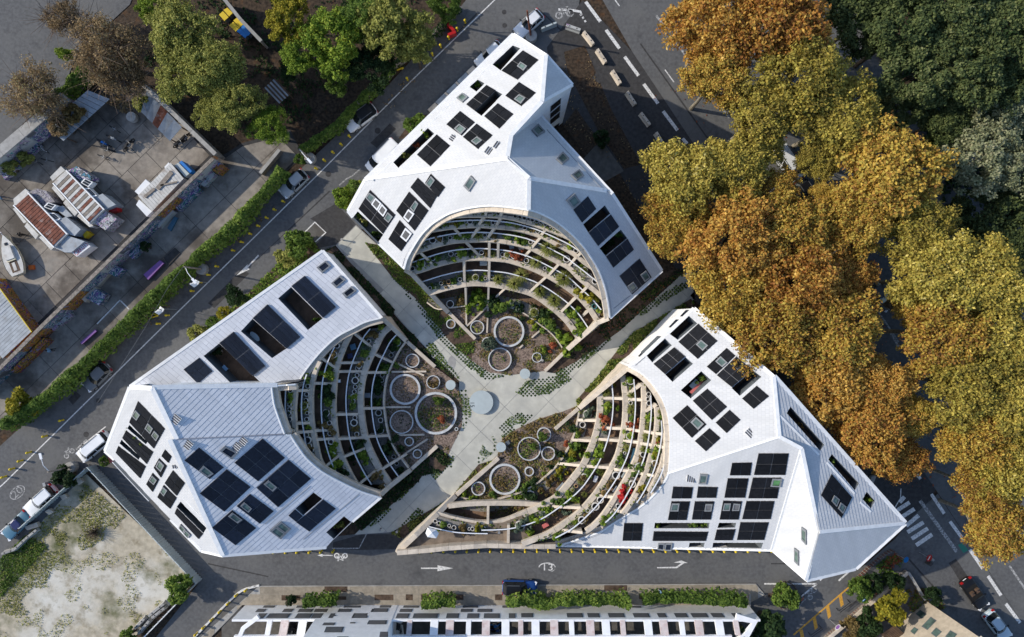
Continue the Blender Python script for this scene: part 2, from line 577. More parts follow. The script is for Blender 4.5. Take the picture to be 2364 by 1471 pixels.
graffitimat('graffiti_cool', 1, [(0.02, 0.05, 0.16), (0.35, 0.37, 0.4), (0.02, 0.16, 0.14), (0.16, 0.08, 0.25), (0.5, 0.5, 0.5), (0.02, 0.03, 0.05), (0.05, 0.2, 0.3)], (0.1, 0.1, 0.11), 0.9, 0.7)
graffitimat('graffiti_warm', 2, [(0.02, 0.06, 0.25), (0.4, 0.06, 0.03), (0.5, 0.3, 0.03), (0.03, 0.02, 0.02), (0.45, 0.15, 0.03), (0.1, 0.2, 0.4)], (0.12, 0.11, 0.1), 1.1)
graffitimat('graffiti_pale', 3, [(0.5, 0.5, 0.5), (0.3, 0.1, 0.25), (0.4, 0.42, 0.45), (0.05, 0.05, 0.07), (0.5, 0.48, 0.45), (0.05, 0.22, 0.25)], (0.42, 0.42, 0.4), 0.4)
graffitimat('graffiti_stone', 4, [(0.3, 0.28, 0.26), (0.08, 0.07, 0.1), (0.35, 0.33, 0.33), (0.15, 0.13, 0.2)], (0.2, 0.18, 0.16), 0.6, 1.6)

leafmat('leaf_autumn', [(0.0, (0.10, 0.055, 0.025)), (0.22, (0.30, 0.145, 0.035)), (0.42, (0.52, 0.32, 0.055)), (0.62, (0.38, 0.31, 0.06)), (0.8, (0.68, 0.47, 0.09)), (1.0, (0.80, 0.64, 0.22))])
leafmat('leaf_orange', [(0.0, (0.11, 0.05, 0.025)), (0.25, (0.36, 0.145, 0.035)), (0.45, (0.54, 0.28, 0.055)), (0.65, (0.42, 0.28, 0.06)), (0.82, (0.68, 0.42, 0.09)), (1.0, (0.80, 0.58, 0.20))])
leafmat('leaf_gold', [(0.0, (0.09, 0.07, 0.025)), (0.25, (0.24, 0.19, 0.04)), (0.45, (0.42, 0.32, 0.06)), (0.65, (0.36, 0.32, 0.06)), (0.82, (0.62, 0.49, 0.10)), (1.0, (0.76, 0.64, 0.24))])
leafmat('leaf_park', [(0.0, (0.02, 0.032, 0.012)), (0.4, (0.075, 0.105, 0.034)), (0.75, (0.15, 0.18, 0.06)), (1.0, (0.28, 0.29, 0.13))])
leafmat('leaf_willow', [(0.0, (0.09, 0.11, 0.06)), (0.4, (0.22, 0.245, 0.13)), (0.75, (0.34, 0.35, 0.20)), (1.0, (0.46, 0.42, 0.27))])
leafmat('leaf_olive', [(0.0, (0.08, 0.085, 0.02)), (0.35, (0.21, 0.225, 0.05)), (0.7, (0.35, 0.35, 0.085)), (1.0, (0.55, 0.50, 0.15))])
leafmat('leaf_fresh', [(0.0, (0.04, 0.075, 0.008)), (0.4, (0.13, 0.21, 0.02)), (0.75, (0.24, 0.32, 0.035)), (1.0, (0.44, 0.44, 0.06))])
leafmat('leaf_yellow', [(0.0, (0.09, 0.10, 0.012)), (0.4, (0.22, 0.21, 0.02)), (1.0, (0.42, 0.34, 0.03))])
leafmat('leaf_brown', [(0.0, (0.10, 0.075, 0.035)), (0.4, (0.24, 0.165, 0.085)), (0.8, (0.37, 0.27, 0.14)), (1.0, (0.34, 0.33, 0.12))])
leafmat('leaf_ivy', [(0.0, (0.025, 0.055, 0.008)), (0.45, (0.095, 0.16, 0.026)), (0.8, (0.18, 0.26, 0.04)), (1.0, (0.32, 0.37, 0.075))])
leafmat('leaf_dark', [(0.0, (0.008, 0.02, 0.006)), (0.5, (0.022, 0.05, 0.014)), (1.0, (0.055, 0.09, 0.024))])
leafmat('leaf_red', [(0.0, (0.25, 0.008, 0.012)), (0.5, (0.5, 0.02, 0.025)), (1.0, (0.6, 0.07, 0.05))])
leafmat('leaf_copper', [(0.0, (0.2, 0.045, 0.02)), (0.5, (0.38, 0.10, 0.045)), (1.0, (0.5, 0.2, 0.08))])
leafmat('leaf_grass', [(0.0, (0.08, 0.10, 0.02)), (0.5, (0.2, 0.22, 0.045)), (1.0, (0.40, 0.38, 0.13))])
leafmat('leaf_tan', [(0.0, (0.10, 0.07, 0.025)), (0.5, (0.2, 0.14, 0.05)), (1.0, (0.28, 0.21, 0.07))])
leafmat('leaf_blue', [(0.0, (0.05, 0.08, 0.05)), (0.5, (0.11, 0.15, 0.10)), (1.0, (0.2, 0.24, 0.17))])
# ------------------------------------------------------------------ 2-D helpers
from mathutils import noise as mnoise

def clip_half(poly, a, b):
    """Part of polygon (list of (x, y)) left of the line a -> b."""
    out = []
    n = len(poly)
    def side(p):
        return (b[0] - a[0]) * (p[1] - a[1]) - (b[1] - a[1]) * (p[0] - a[0])
    for i in range(n):
        p, q = poly[i], poly[(i + 1) % n]
        sp, sq = side(p), side(q)
        if sp >= 0:
            out.append(p)
        if (sp > 0 and sq < 0) or (sp < 0 and sq > 0):
            t = sp / (sp - sq)
            out.append((p[0] + (q[0] - p[0]) * t, p[1] + (q[1] - p[1]) * t))
    return out

def inside(poly, x, y):
    c = False
    j = len(poly) - 1
    for i in range(len(poly)):
        xi, yi = poly[i]
        xj, yj = poly[j]
        if (yi > y) != (yj > y) and x < (xj - xi) * (y - yi) / (yj - yi) + xi:
            c = not c
        j = i
    return c

def px2(poly, z=0.0):
    return [tuple(P(u, v, z)[:2]) for u, v in poly]

def poly_area(p):
    return 0.5 * sum(p[i][0] * p[(i + 1) % len(p)][1] - p[(i + 1) % len(p)][0] * p[i][1] for i in range(len(p)))

def slabs(poly_px, ang, sx, sy, z, mat_, parent, name, gap=0.05, stagger=0.0, jitter=0.004, limit=290, off=(0, 0)):
    """Cuts a polygon into separate slabs on a grid turned by ang; each slab is a part of parent."""
    poly = px2(poly_px)
    ca, sa = math.cos(-ang), math.sin(-ang)
    rp = [(x * ca - y * sa + off[0], x * sa + y * ca + off[1]) for x, y in poly]
    if poly_area(rp) < 0:
        rp = rp[::-1]
    x0, x1 = min(p[0] for p in rp), max(p[0] for p in rp)
    y0, y1 = min(p[1] for p in rp), max(p[1] for p in rp)
    n = 0
    for j in range(int(math.floor(y0 / sy)), int(math.ceil(y1 / sy))):
        sh = stagger * sx * (j % 2)
        for i in range(int(math.floor((x0 - sh) / sx)), int(math.ceil((x1 - sh) / sx))):
            a, b = i * sx + sh + gap / 2, (i + 1) * sx + sh - gap / 2
            c, d = j * sy + gap / 2, (j + 1) * sy - gap / 2
            q = rp
            for l in (((a, c), (b, c)), ((b, c), (b, d)), ((b, d), (a, d)), ((a, d), (a, c))):
                q = clip_half(q, *l)
                if len(q) < 3:
                    break
            if len(q) < 3 or abs(poly_area(q)) < 0.15 * sx * sy or n >= limit:
                continue
            zz = z + random.uniform(-jitter, jitter)
            cb, sb = math.cos(ang), math.sin(ang)
            w = [Vector(((x - off[0]) * cb - (y - off[1]) * sb, (x - off[0]) * sb + (y - off[1]) * cb, zz)) for x, y in q]
            m = MB()
            m.prism(w, z - 0.03)
            m.build(name, mat_, parent)
            n += 1

def quads_mesh(name, mats, pos, nrm, size, parent=None, asp=1.6, roll=None):
    """One mesh of separate little leaf quads (numpy): centres, normals, sizes."""
    n = len(pos)
    nrm = nrm / np.maximum(1e-6, np.linalg.norm(nrm, axis=1, keepdims=True))
    ref = RNG.normal(size=(n, 3))
    a = np.cross(nrm, ref)
    a /= np.maximum(1e-6, np.linalg.norm(a, axis=1, keepdims=True))
    b = np.cross(nrm, a)
    s = size[:, None] * 0.5
    v = np.empty((n, 4, 3))
    v[:, 0] = pos - a * s * asp
    v[:, 1] = pos - b * s
    v[:, 2] = pos + a * s * asp
    v[:, 3] = pos + b * s
    me = bpy.data.meshes.new(name)
    me.vertices.add(n * 4)
    me.vertices.foreach_set('co', v.reshape(-1))
    me.loops.add(n * 4)
    me.loops.foreach_set('vertex_index', np.arange(n * 4, dtype=np.int32))
    me.polygons.add(n)
    me.polygons.foreach_set('loop_start', np.arange(0, n * 4, 4, dtype=np.int32))
    me.polygons.foreach_set('loop_total', np.full(n, 4, dtype=np.int32))
    me.update(calc_edges=True)
    for m in (mats if isinstance(mats, (list, tuple)) else [mats]):
        me.materials.append(MATS[m])
    return me

def mesh_obj(name, me, parent=None, loc=(0, 0, 0), kind=None):
    o = bpy.data.objects.new(name, me)
    COL.objects.link(o)
    o.parent = parent
    o.location = loc
    if kind:
        o['kind'] = kind
    return o

def scatter(name, poly_px, mat_, per_m2, size, h, patch=0.0, pscale=0.5, z=0.0, flat=0.6):
    """Low leafy cover over a polygon: ONE stuff object; patch > 0 leaves bare patches."""
    poly = px2(poly_px, z)
    xs, ys = [p[0] for p in poly], [p[1] for p in poly]
    area = (max(xs) - min(xs)) * (max(ys) - min(ys))
    pts = []
    for _ in range(int(area * per_m2)):
        x, y = random.uniform(min(xs), max(xs)), random.uniform(min(ys), max(ys))
        if not inside(poly, x, y):
            continue
        f = mnoise.noise((x * pscale, y * pscale, 3.1))
        if f < patch - 0.5:
            continue
        k = max(0.15, min(1.0, (f - patch + 0.5) * 1.6)) if patch else 1.0
        pts.append((x, y, z + 0.02 + random.random() ** 1.5 * h * k))
    if not pts:
        return None
    pos = np.array(pts)
    nr = RNG.normal(size=pos.shape)
    nr[:, 2] = np.abs(nr[:, 2]) + flat
    me = quads_mesh(name, mat_, pos, nr, size * RNG.uniform(0.6, 1.4, len(pos)))
    return mesh_obj(name, me, kind='stuff')

# ------------------------------------------------------------------ the ground
g = MB()
g.face([(-400, -300, -0.09), (400, -300, -0.09), (400, 300, -0.09), (-400, 300, -0.09)])
struct(g.build('ground', 'leaf_litter'))

street = struct(MB().sheet([(-300, 1400), (-300, 1250), (-60, 1075), (0, 1030), (110, 930), (300, 770), (460, 615), (560, 515), (700, 385), (870, 225), (1060, 20), (1140, -80),
    (1345, -80), (1330, 90), (1262, 260), (1180, 500), (830, 530), (770, 570), (735, 600), (640, 760), (400, 950), (300, 1060), (420, 1150), (640, 1255), (830, 1232), (918, 1225),
    (1100, 1235), (1850, 1240), (1990, 1310), (2100, 1215), (2350, 1600), (1600, 1600), (1720, 1420), (1745, 1346), (600, 1352), (470, 1480), (400, 1560), (290, 1560),
    (460, 1345), (205, 1085), (100, 1200), (0, 1330), (-160, 1400)], 0.0).build('street', 'asphalt'))
boul = struct(MB().sheet([(1250, -80), (1345, -80), (1460, 120), (1640, 390), (1990, 880), (2160, 1130), (2440, 1560), (3200, 1560), (2700, 900), (1900, -80)], 0.008).build('boulevard', 'asphalt'))
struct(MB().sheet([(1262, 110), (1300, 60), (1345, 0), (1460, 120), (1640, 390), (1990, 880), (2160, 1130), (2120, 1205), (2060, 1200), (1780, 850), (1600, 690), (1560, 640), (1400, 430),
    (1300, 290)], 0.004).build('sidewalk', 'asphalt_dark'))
struct(MB().sheet([(2030, 1290), (2110, 1190), (2165, 1140), (2440, 1560), (2300, 1560), (2260, 1480), (2160, 1400)], 0.012).build('plaza', 'asphalt'))
struct(MB().sheet([(-200, -80), (330, -80), (300, 10), (180, 120), (150, 195), (0, 335), (-200, 500)], -0.02).build('car_park', 'asphalt'))
struct(MB().sheet([(-200, 1420), (0, 1290), (90, 1200), (130, 1130), (200, 1095), (455, 1340), (300, 1480), (270, 1600), (-200, 1600)], -0.012).build('vacant_lot', 'sand_lot'))
struct(MB().sheet([(1300, 290), (1330, 250), (1420, 380), (1470, 470), (1560, 620), (1528, 632), (1410, 440)], 0.016).build('leaf_strewn_bed', 'leaf_litter'))
struct(MB().sheet([(1348, 365), (1388, 322), (1440, 395), (1395, 420)], 0.02).build('concrete_pad', 'pavement'))
struct(MB().sheet([(1302, 120), (1350, 105), (1410, 250), (1480, 380), (1440, 390), (1380, 300), (1310, 165)], 0.013).build('dirt_patch', 'leaf_litter'))

for q in ([(1345, 30), (1360, 52), (1640, 440), (1628, 446)], [(480, 700), (560, 620), (575, 632), (495, 712)], [(855, 330), (900, 285), (915, 298), (870, 342)],
          [(1010, 120), (1012, 118), (1100, 30), (1103, 33)], [(540, 650), (542, 648), (760, 440), (762, 443)], [(1240, 20), (1242, 18), (1330, 100), (1328, 103)], [(1780, 1300), (1900, 1300), (1900, 1303), (1780, 1303)], [(480, 1300), (620, 1330), (619, 1333), (480, 1303)], [(1960, 1400), (2040, 1330), (2043, 1333), (1962, 1403)]):
    MB().sheet(q, 0.0025).build('tar_seam', 'asphalt_dark', street)
for q in ([(2100, 1290), (2180, 1380), (2177, 1382), (2097, 1293)], [(2207, 1290), (2260, 1370), (2240, 1380), (2190, 1300)], [(1480, 100), (1700, 410), (1697, 412), (1477, 102)]):
    MB().sheet(q, 0.0135).build('tar_seam', 'asphalt_dark', boul)
# the yards west of the street: concrete cast in large slabs
YA = math.atan2(490, 504)
yard = struct(MB().sheet([(-100, 470), (0, 375), (180, 215), (340, 195), (500, 350), (0, 850), (-100, 950)], -0.035).build('yard', 'asphalt_dark'))
slabs([(-60, 440), (0, 385), (185, 225), (335, 205), (492, 352), (0, 838), (-60, 890)], YA, 3.3, 3.0, 0.0, 'yard_concrete', yard, 'paving_slab', 0.06, 0.3, 0.008)
yard2 = struct(MB().sheet([(-100, 960), (0, 860), (505, 365), (560, 330), (670, 300), (700, 360), (600, 455), (530, 535), (420, 645), (300, 750), (230, 815), (100, 910), (0, 995), (-100, 1075)], -0.035).build('back_lane', 'asphalt_dark'))
slabs([(-60, 930), (0, 872), (510, 372), (560, 338), (660, 312), (690, 360), (600, 450), (530, 530), (420, 640), (300, 745), (230, 810), (100, 905), (0, 990), (-60, 1040)], YA, 5.2, 4.6, 0.0, 'yard_concrete', yard2, 'paving_slab', 0.06, 0.0, 0.006)

# courtyard paving
court = struct(MB().sheet([(775, 567), (822, 520), (900, 590), (1085, 780), (1180, 850), (1260, 838), (1545, 635), (1600, 625), (1604, 690), (1480, 800), (1330, 950), (1150, 1065), (1050, 1155),
    (915, 1228), (818, 1235), (945, 1105), (1055, 1010), (1060, 880), (950, 770), (905, 720)], 0.004).build('courtyard', 'grey_concrete'))
slabs([(777, 567), (822, 522), (900, 592), (1085, 782), (1180, 852), (1262, 840), (1545, 637), (1598, 627), (1602, 690), (1480, 799), (1330, 949), (1150, 1064), (1050, 1154), (915, 1227),
    (820, 1234), (946, 1106), (1056, 1011), (1061, 879), (951, 769)], math.radians(-44), 3.6, 4.4, 0.03, 'courtyard_concrete', court, 'paving_slab', 0.055, 0.0, 0.0015)

# south pavement with its kerb and soil pits
pav = struct(MB().pprism([(598, 1353), (1745, 1348), (1766, 1373), (1722, 1397), (560, 1397), (440, 1520), (408, 1520), (560, 1386)], 0.12, -0.05).build('pavement', 'grey_concrete'))
slabs([(598, 1354), (1744, 1349), (1764, 1373), (1721, 1396), (560, 1396), (440, 1519), (412, 1519), (562, 1386)], 0.0, 2.9, 3.4, 0.14, 'stone_pavement', pav, 'paving_slab', 0.025, 0.0, 0.002, off=(0.4, 1.3))
for (x0, y0, x1, y1) in ((585, 1040, 780, 1088), (220, 1115, 380, 1160), (690, 1125, 770, 1155), (1010, 1110, 1170, 1158), (1275, 1108, 1335, 1158), (1405, 1108, 1500, 1155), (1605, 1108, 1765, 1155),
                         (2033, 1108, 2095, 1158), (2960, 1030, 3155, 1078), (3255, 1103, 3420, 1150), (4350, 1100, 4450, 1130)):
    q = [(590 + x / 3.677, 1071 + y / 3.677) for x, y in ((x0, y0), (x1, y0), (x1, y1), (x0, y1))]
    MB().sheet(q, 0.147).build('soil_pit', 'soil', pav)
kp = [P(u, v, 0.16) for u, v in smooth_px([(440, 1480), (490, 1428), (532, 1385), (560, 1363), (598, 1352)], 20)]
MB().path(kp, 0.25, 0.2).build('kerb', 'paint_white', pav)

# planting beds in the court: soil or bark mulch with low plants over it
def bed(px, m, z=0.05):
    return struct(MB().pprism(px, z, -0.05).build('planting_bed', m))
BED_A = [(985, 690), (1035, 722), (1098, 788), (1088, 832), (1130, 860), (1180, 866), (1255, 857), (1337, 790), (1310, 730), (1220, 660), (1120, 640), (1030, 650)]
BED_AW = [(842, 560), (873, 565), (935, 622), (1035, 722), (1098, 788), (1088, 832), (1040, 790), (960, 690), (905, 640)]
BED_AE = [(1255, 857), (1337, 790), (1406, 735), (1525, 632), (1562, 620), (1582, 626), (1430, 765), (1330, 835), (1280, 862)]
BED_BN = [(772, 568), (912, 715), (905, 730), (958, 775), (1000, 830), (1004, 850), (937, 788), (885, 735), (745, 582)]
BED_B = [(937, 786), (1004, 847), (1056, 885), (1068, 930), (1066, 985), (1030, 1060), (1009, 1032), (949, 1084), (880, 1100), (840, 1010), (830, 900), (860, 830)]
BED_BS = [(880, 1146), (949, 1086), (1009, 1032), (1045, 1060), (1020, 1090), (975, 1098), (966, 1112), (835, 1225), (813, 1206)]
BED_C = [(1335, 945), (1280, 993), (1153, 1060), (1050, 1150), (1063, 1190), (1130, 1195), (1300, 1190), (1380, 1080), (1400, 960)]
BED_CN = [(1332, 937), (1300, 950), (1240, 968), (1190, 992), (1160, 1012), (1147, 1060), (1158, 1060), (1283, 992)]
BED_CW = [(1147, 1060), (1050, 1150), (932, 1244), (902, 1230), (1040, 1150), (1105, 1072)]
BED_CT = [(1603, 700), (1592, 716), (1480, 832), (1451, 849), (1337, 944), (1330, 925), (1380, 868), (1432, 800), (1462, 768), (1595, 690)]
bed(BED_A, 'mulch'); bed(BED_AW, 'soil'); bed(BED_AE, 'soil'); bed(BED_BN, 'soil'); bed(BED_B, 'mulch'); bed(BED_BS, 'soil')
bed(BED_C, 'mulch'); bed(BED_CN, 'mulch'); bed(BED_CW, 'soil'); bed(BED_CT, 'soil')
bed([(718, 545), (742, 582), (600, 712), (470, 790), (440, 785), (560, 690), (640, 610)], 'soil')
bed([(845, 415), (830, 440), (806, 490), (775, 470), (800, 430)], 'soil')
bed([(985, 265), (960, 265), (920, 320), (950, 320)], 'soil')

# the square-holed grass pavers that fray the edge of the court
paver = MB()
PAVED = []
def pavers(px, dens):
    PAVED.append(px)
    poly = px2(px)
    xs, ys = [p[0] for p in poly], [p[1] for p in poly]
    a = math.radians(46)
    ca, sa = math.cos(a), math.sin(a)
    pit = 0.36
    for i in range(-120, 120):
        for j in range(-120, 120):
            x, y = (i * ca - j * sa) * pit, (i * sa + j * ca) * pit
            if not (min(xs) < x < max(xs) and min(ys) < y < max(ys)):
                continue
            if not inside(poly, x, y) or (i + j) % 2 and dens < 0.7:
                continue
            if mnoise.noise((x * 0.5, y * 0.5, 1.7)) > dens - 0.35:
                continue
            paver.box((x, y, 0.028), 0.24, 0.24, 0.012, a)
for px, d in (([(963, 676), (1000, 735), (1045, 785), (1092, 826), (1130, 858), (1170, 868), (1120, 878), (1070, 838), (1020, 790), (985, 745), (957, 690)], 0.75),
              ([(1205, 868), (1225, 812), (1275, 765), (1290, 790), (1255, 855)], 0.6), ([(1282, 862), (1322, 834), (1404, 775), (1412, 784), (1325, 856), (1292, 878)], 0.7),
              ([(1434, 806), (1464, 786), (1470, 792), (1440, 812)], 0.7), ([(1190, 905), (1215, 880), (1290, 866), (1325, 872), (1270, 908), (1215, 918)], 0.8),
              ([(975, 790), (1000, 792), (1035, 840), (1062, 872), (1052, 886), (1000, 838)], 0.7), ([(1055, 890), (1082, 905), (1088, 960), (1070, 990), (1060, 930)], 0.6),
              ([(1150, 985), (1190, 955), (1235, 955), (1200, 1000), (1160, 1012)], 0.75), ([(1120, 1010), (1140, 1006), (1150, 1040), (1130, 1052), (1105, 1072), (1100, 1062)], 0.65),
              ([(1470, 718), (1560, 660), (1603, 640), (1606, 652), (1560, 680), (1478, 732)], 0.8), ([(1480, 690), (1540, 645), (1580, 622), (1586, 630), (1545, 655), (1485, 700)], 0.75),
              ([(1020, 1065), (1048, 1052), (1045, 1075), (1000, 1110), (985, 1112)], 0.7), ([(880, 1180), (935, 1125), (945, 1132), (870, 1208), (850, 1220)], 0.7),
              ([(925, 1215), (965, 1172), (978, 1180), (935, 1226)], 0.75), ([(905, 640), (945, 690), (955, 690), (915, 640)], 0.8)):
    pavers(px, d)
struct(paver.build('grass_paver', 'leaf_dark'), 'stuff')

# ------------------------------------------------------------------ painted markings (parts of the roadway they lie on)
def mark(px, parent, m='paint_white', z=0.006, name='road_marking'):
    return MB().sheet(px, z).build(name, m, parent)
def line(a, b, w, parent, m='paint_white', z=0.006, name='road_marking'):
    pa, pb = P(*a, z), P(*b, z)
    n = (pb - pa).normalized()
    n = Vector((-n.y, n.x, 0)) * (w / 2)
    return MB().face([pa - n, pb - n, pb + n, pa + n]).build(name, m, parent)
def polyl(px, w, parent, m='paint_white', z=0.006):
    pts = [P(u, v, z) for u, v in px]
    L_, R_ = offset(pts, w / 2), offset(pts, -w / 2)
    b = MB()
    for i in range(len(pts) - 1):
        b.face([R_[i], R_[i + 1], L_[i + 1], L_[i]])
    return b.build('road_marking', m, parent)
polyl([(-120, 1215), (5, 1120), (411, 720), (590, 545), (737, 400), (930, 206), (1142, 0), (1200, -60)], 0.14, street, 'paint_white')
mark([(545, 637), (572, 610), (571, 615), (596, 588), (598, 591), (573, 617), (576, 622)], street)                        # arrow down the street
mark([(972, 1310.5), (1010, 1310.5), (1010, 1305), (1046, 1312), (1010, 1319), (1010, 1313.5), (972, 1313.5)], street)
mark([(1517, 1309.5), (1561, 1308.5), (1573, 1300), (1555, 1299), (1573, 1294), (1588, 1300), (1580, 1300), (1563, 1312), (1517, 1312)], street)
mark([(732, 1282), (745, 1278.5), (745, 1281), (768, 1281.5), (768, 1283.5), (745, 1283), (745, 1286)], street)
# worn bicycle sign, rings with their figures
def bike(c, ang, s, parent, m='paint_worn'):
    b = MB()
    o = P(*c, 0.006)
    ca, sa = math.cos(ang), math.sin(ang)
    T = lambda x, y: Vector((o.x + (x * ca - y * sa) * s, o.y + (x * sa + y * ca) * s, 0.006))
    for cx in (-0.55, 0.55):
        for k in range(16):
            t, t2 = 2 * math.pi * k / 16, 2 * math.pi * (k + 1) / 16
            b.face([T(cx + .38 * math.cos(t), .38 * math.sin(t)), T(cx + .38 * math.cos(t2), .38 * math.sin(t2)), T(cx + .22 * math.cos(t2), .22 * math.sin(t2)), T(cx + .22 * math.cos(t), .22 * math.sin(t))])
    for a, c2 in (((-.55, 0), (-.2, .5)), ((-.2, .5), (.4, .5)), ((.4, .5), (.0, 0)), ((.0, 0), (-.2, .5)), ((.55, 0), (.35, .65)), ((-.35, .6), (-.1, .6)), ((.25, .68), (.5, .68))):
        pa, pb = T(*a), T(*c2)
        d = (pb - pa).normalized()
        n = Vector((-d.y, d.x, 0)) * .06 * s
        pz = Vector((0, 0, .001))
        b.face([pa - n + pz, pb - n + pz, pb + n + pz, pa + n + pz])
    return b.build('road_marking', m, parent)
bike((787, 1283), math.radians(180), 0.95, street, 'paint_white')
bike((160, 1047), math.radians(42), 0.9, street)
bike((1875, 1371), math.radians(60), 0.95, street)
bike((1303, 33), math.radians(10), 1.3, street)
bike((2225, 1267), math.radians(-57), 1.1, boul)
def txt(body, c, ang, size, parent, m, z=0.007, xs=1.0, name='lettering', rot=None, loc=None):
    cu = bpy.data.curves.new(name, 'FONT')
    cu.body = body
    cu.size = size
    cu.align_x, cu.align_y = 'CENTER', 'CENTER'
    cu.materials.append(MATS[m])
    t_ = bpy.data.objects.new('tmp', cu)
    COL.objects.link(t_)
    me = bpy.data.meshes.new_from_object(t_.evaluated_get(bpy.context.evaluated_depsgraph_get()))
    bpy.data.objects.remove(t_)
    o = bpy.data.objects.new(name, me)
    COL.objects.link(o)
    p_ = parent
    off = Vector((0, 0, 0))
    while p_ is not None:
        off = off + p_.location
        p_ = p_.parent
    o.location = (P(*c, z) if loc is None else Vector(loc)) - off
    o.rotation_euler = (0, 0, ang) if rot is None else rot
    o.scale = (xs, 1, 1)
    o.parent = parent
    return o
def ring(c, rx, ry, ang, w, parent, m='paint_white', z=0.006, a0=0.0, a1=2 * math.pi):
    o = P(*c, z)
    b = MB()
    ca, sa = math.cos(ang), math.sin(ang)
    T = lambda t, k: Vector((o.x + (rx - k) * math.cos(t) * ca - (ry - k) * math.sin(t) * sa, o.y + (rx - k) * math.cos(t) * sa + (ry - k) * math.sin(t) * ca, z))
    for k in range(36):
        t, t2 = a0 + (a1 - a0) * k / 36, a0 + (a1 - a0) * (k + 1) / 36
        b.face([T(t, 0), T(t2, 0), T(t2, w), T(t, w)])
    return b.build('road_marking', m, parent)
ring((40, 1137), 1.15, 0.72, math.radians(42), 0.12, street, 'paint_worn')
txt('20', (40, 1137), math.radians(-138 + 180), 1.35, street, 'paint_worn', xs=1.2, name='road_marking')
ring((1263, 1310), 1.1, 0.62, 0, 0.13, street, 'paint_white', a0=0.0, a1=math.pi)
ring((1263, 1311), 1.1, 0.62, 0, 0.13, street, 'paint_worn', a0=math.pi * 1.65, a1=math.pi * 1.95)
txt('13', (1264, 1310.5), 0, 1.25, street, 'paint_white', xs=1.25, name='road_marking')
# boulevard lines
for a, b in (((1352, 4), (1386, 50)), ((1399, 69), (1430, 112)), ((1442, 131), (1474, 175)), ((1486, 194), (1519, 239)), ((1531, 257), (1564, 301)), ((1576, 320), (1586, 332)),
             ((2150, 1141), (2180, 1186)), ((2193, 1204), (2225, 1247)), ((2239, 1269), (2269, 1313)), ((2281, 1330), (2311, 1375)), ((2322, 1394), (2355, 1438)), ((1325, -30), (1340, -12)),
             ((1700, 500), (1730, 545)), ((2095, 1063), (2125, 1106)), ((2036, 975), (2066, 1020))):
    line(a, b, 0.42, boul, z=0.014)
for a, b in (((1515, 36), (1537, 66)), ((1562, 100), (1595, 145)), ((1622, 185), (1640, 212)), ((1652, 231), (1684, 272)), ((2201, 1118), (2235, 1163)), ((2281, 1128), (2312, 1176)), ((2333, 1203), (2353, 1235)),
             ((2330, 1306), (2368, 1362)), ((2270, 990), (2290, 1020)), ((2050, 760), (2075, 800))):
    line(a, b, 0.28, boul, 'paint_worn', z=0.014)
line((1420, 0), (1430, 14), 0.14, boul, z=0.014); line((1535, 161), (1556, 190), 0.14, boul, z=0.014); line((2015, 700), (2075, 790), 0.2, boul, 'paint_worn', z=0.014)
for a, b in (((2077, 1160), (2088, 1147)), ((2069, 1180), (2100, 1160)), ((2080, 1195), (2111, 1175)), ((2092, 1214), (2121, 1190)), ((2095, 1229), (2132, 1206)), ((2105, 1244), (2142, 1220)), ((2115, 1259), (2152, 1234))):
    line(a, b, 0.52, boul, 'paint_white', z=0.015, name='zebra_stripe')
line((2124, 1156), (2209, 1274), 0.46, boul, 'paint_worn', z=0.014)
polyl([(1289, 22), (1315, 23), (1340, 27), (1342, 34)], 0.3, street)
for c in ((1341, 34), (1346, 41), (1351, 49)):
    line((c[0] - 1.2, c[1] - 2), (c[0] + 1.2, c[1] + 2), 0.25, street)
mark([(2211, 1258), (2222, 1254), (2236, 1270), (2224, 1277)], boul, 'c_green_sign', 0.0135)
# junction lines in the south-east corner
line((1764, 1348), (1886, 1348), 0.2, street); line((1886, 1348), (1850, 1377), 0.2, street); line((1936, 1341), (1962, 1318), 0.22, street)
mark([(1888, 1331), (1898, 1328), (1900, 1336), (1894, 1342)], street); mark([(1836, 1406), (1844, 1392), (1852, 1393), (1848, 1399)], street, 'paint_worn')
line((1844, 1398), (1861, 1382), 0.13, street, 'paint_worn')
line((1832, 1466), (1964, 1352), 0.2, street, 'paint_yellow')
for a in ((1940, 1390), (1911, 1417), (1880, 1443), (1850, 1472)):
    mark([(a[0] - 4.5, a[1] - 16), (a[0] + 3, a[1] - 19), (a[0] + 8, a[1] + 6), (a[0] + 1, a[1] + 12)], street, 'paint_yellow', z=0.008)
polyl([(2080, 1128), (2079, 1150), (2066, 1172)], 0.12, street, z=0.02)
line((700, 1266), (701, 1266), 0.1, street)
# loading bays by the court's two gates
polyl([(704, 536), (727, 513), (752, 537), (721, 565)], 0.16, street); mark([(706, 536), (727, 515), (750, 537), (722, 562)], street, 'pavement', 0.004)
polyl([(767, 1266), (829, 1266), (846, 1233)], 0.14, street, 'paint_worn')
mark([(769, 1252), (835, 1234), (937, 1233), (925, 1250), (915, 1268), (829, 1270), (768, 1266)], street, 'asphalt_dark', 0.005, 'tarmac_patch')
mark([(716, 505), (775, 470), (822, 518), (775, 565), (722, 575), (752, 538), (727, 512)], street, 'asphalt_dark', 0.0035, 'tarmac_patch')
line((190, 1028), (244, 985), 0.14, street, 'paint_white'); line((176, 1038), (200, 1015), 0.2, street, 'paint_worn'); line((0, 1228), (55, 1178), 0.13, street); line((110, 1120), (125, 1106), 0.13, street)
polyl([(783, 428), (800, 413), (812, 407), (832, 390)], 0.16, street, 'paint_worn')
# yard markings
line((224, 748), (277, 693), 0.16, yard2, 'paint_white', 0.02); line((277, 693), (298, 714), 0.16, yard2, 'paint_white', 0.02)
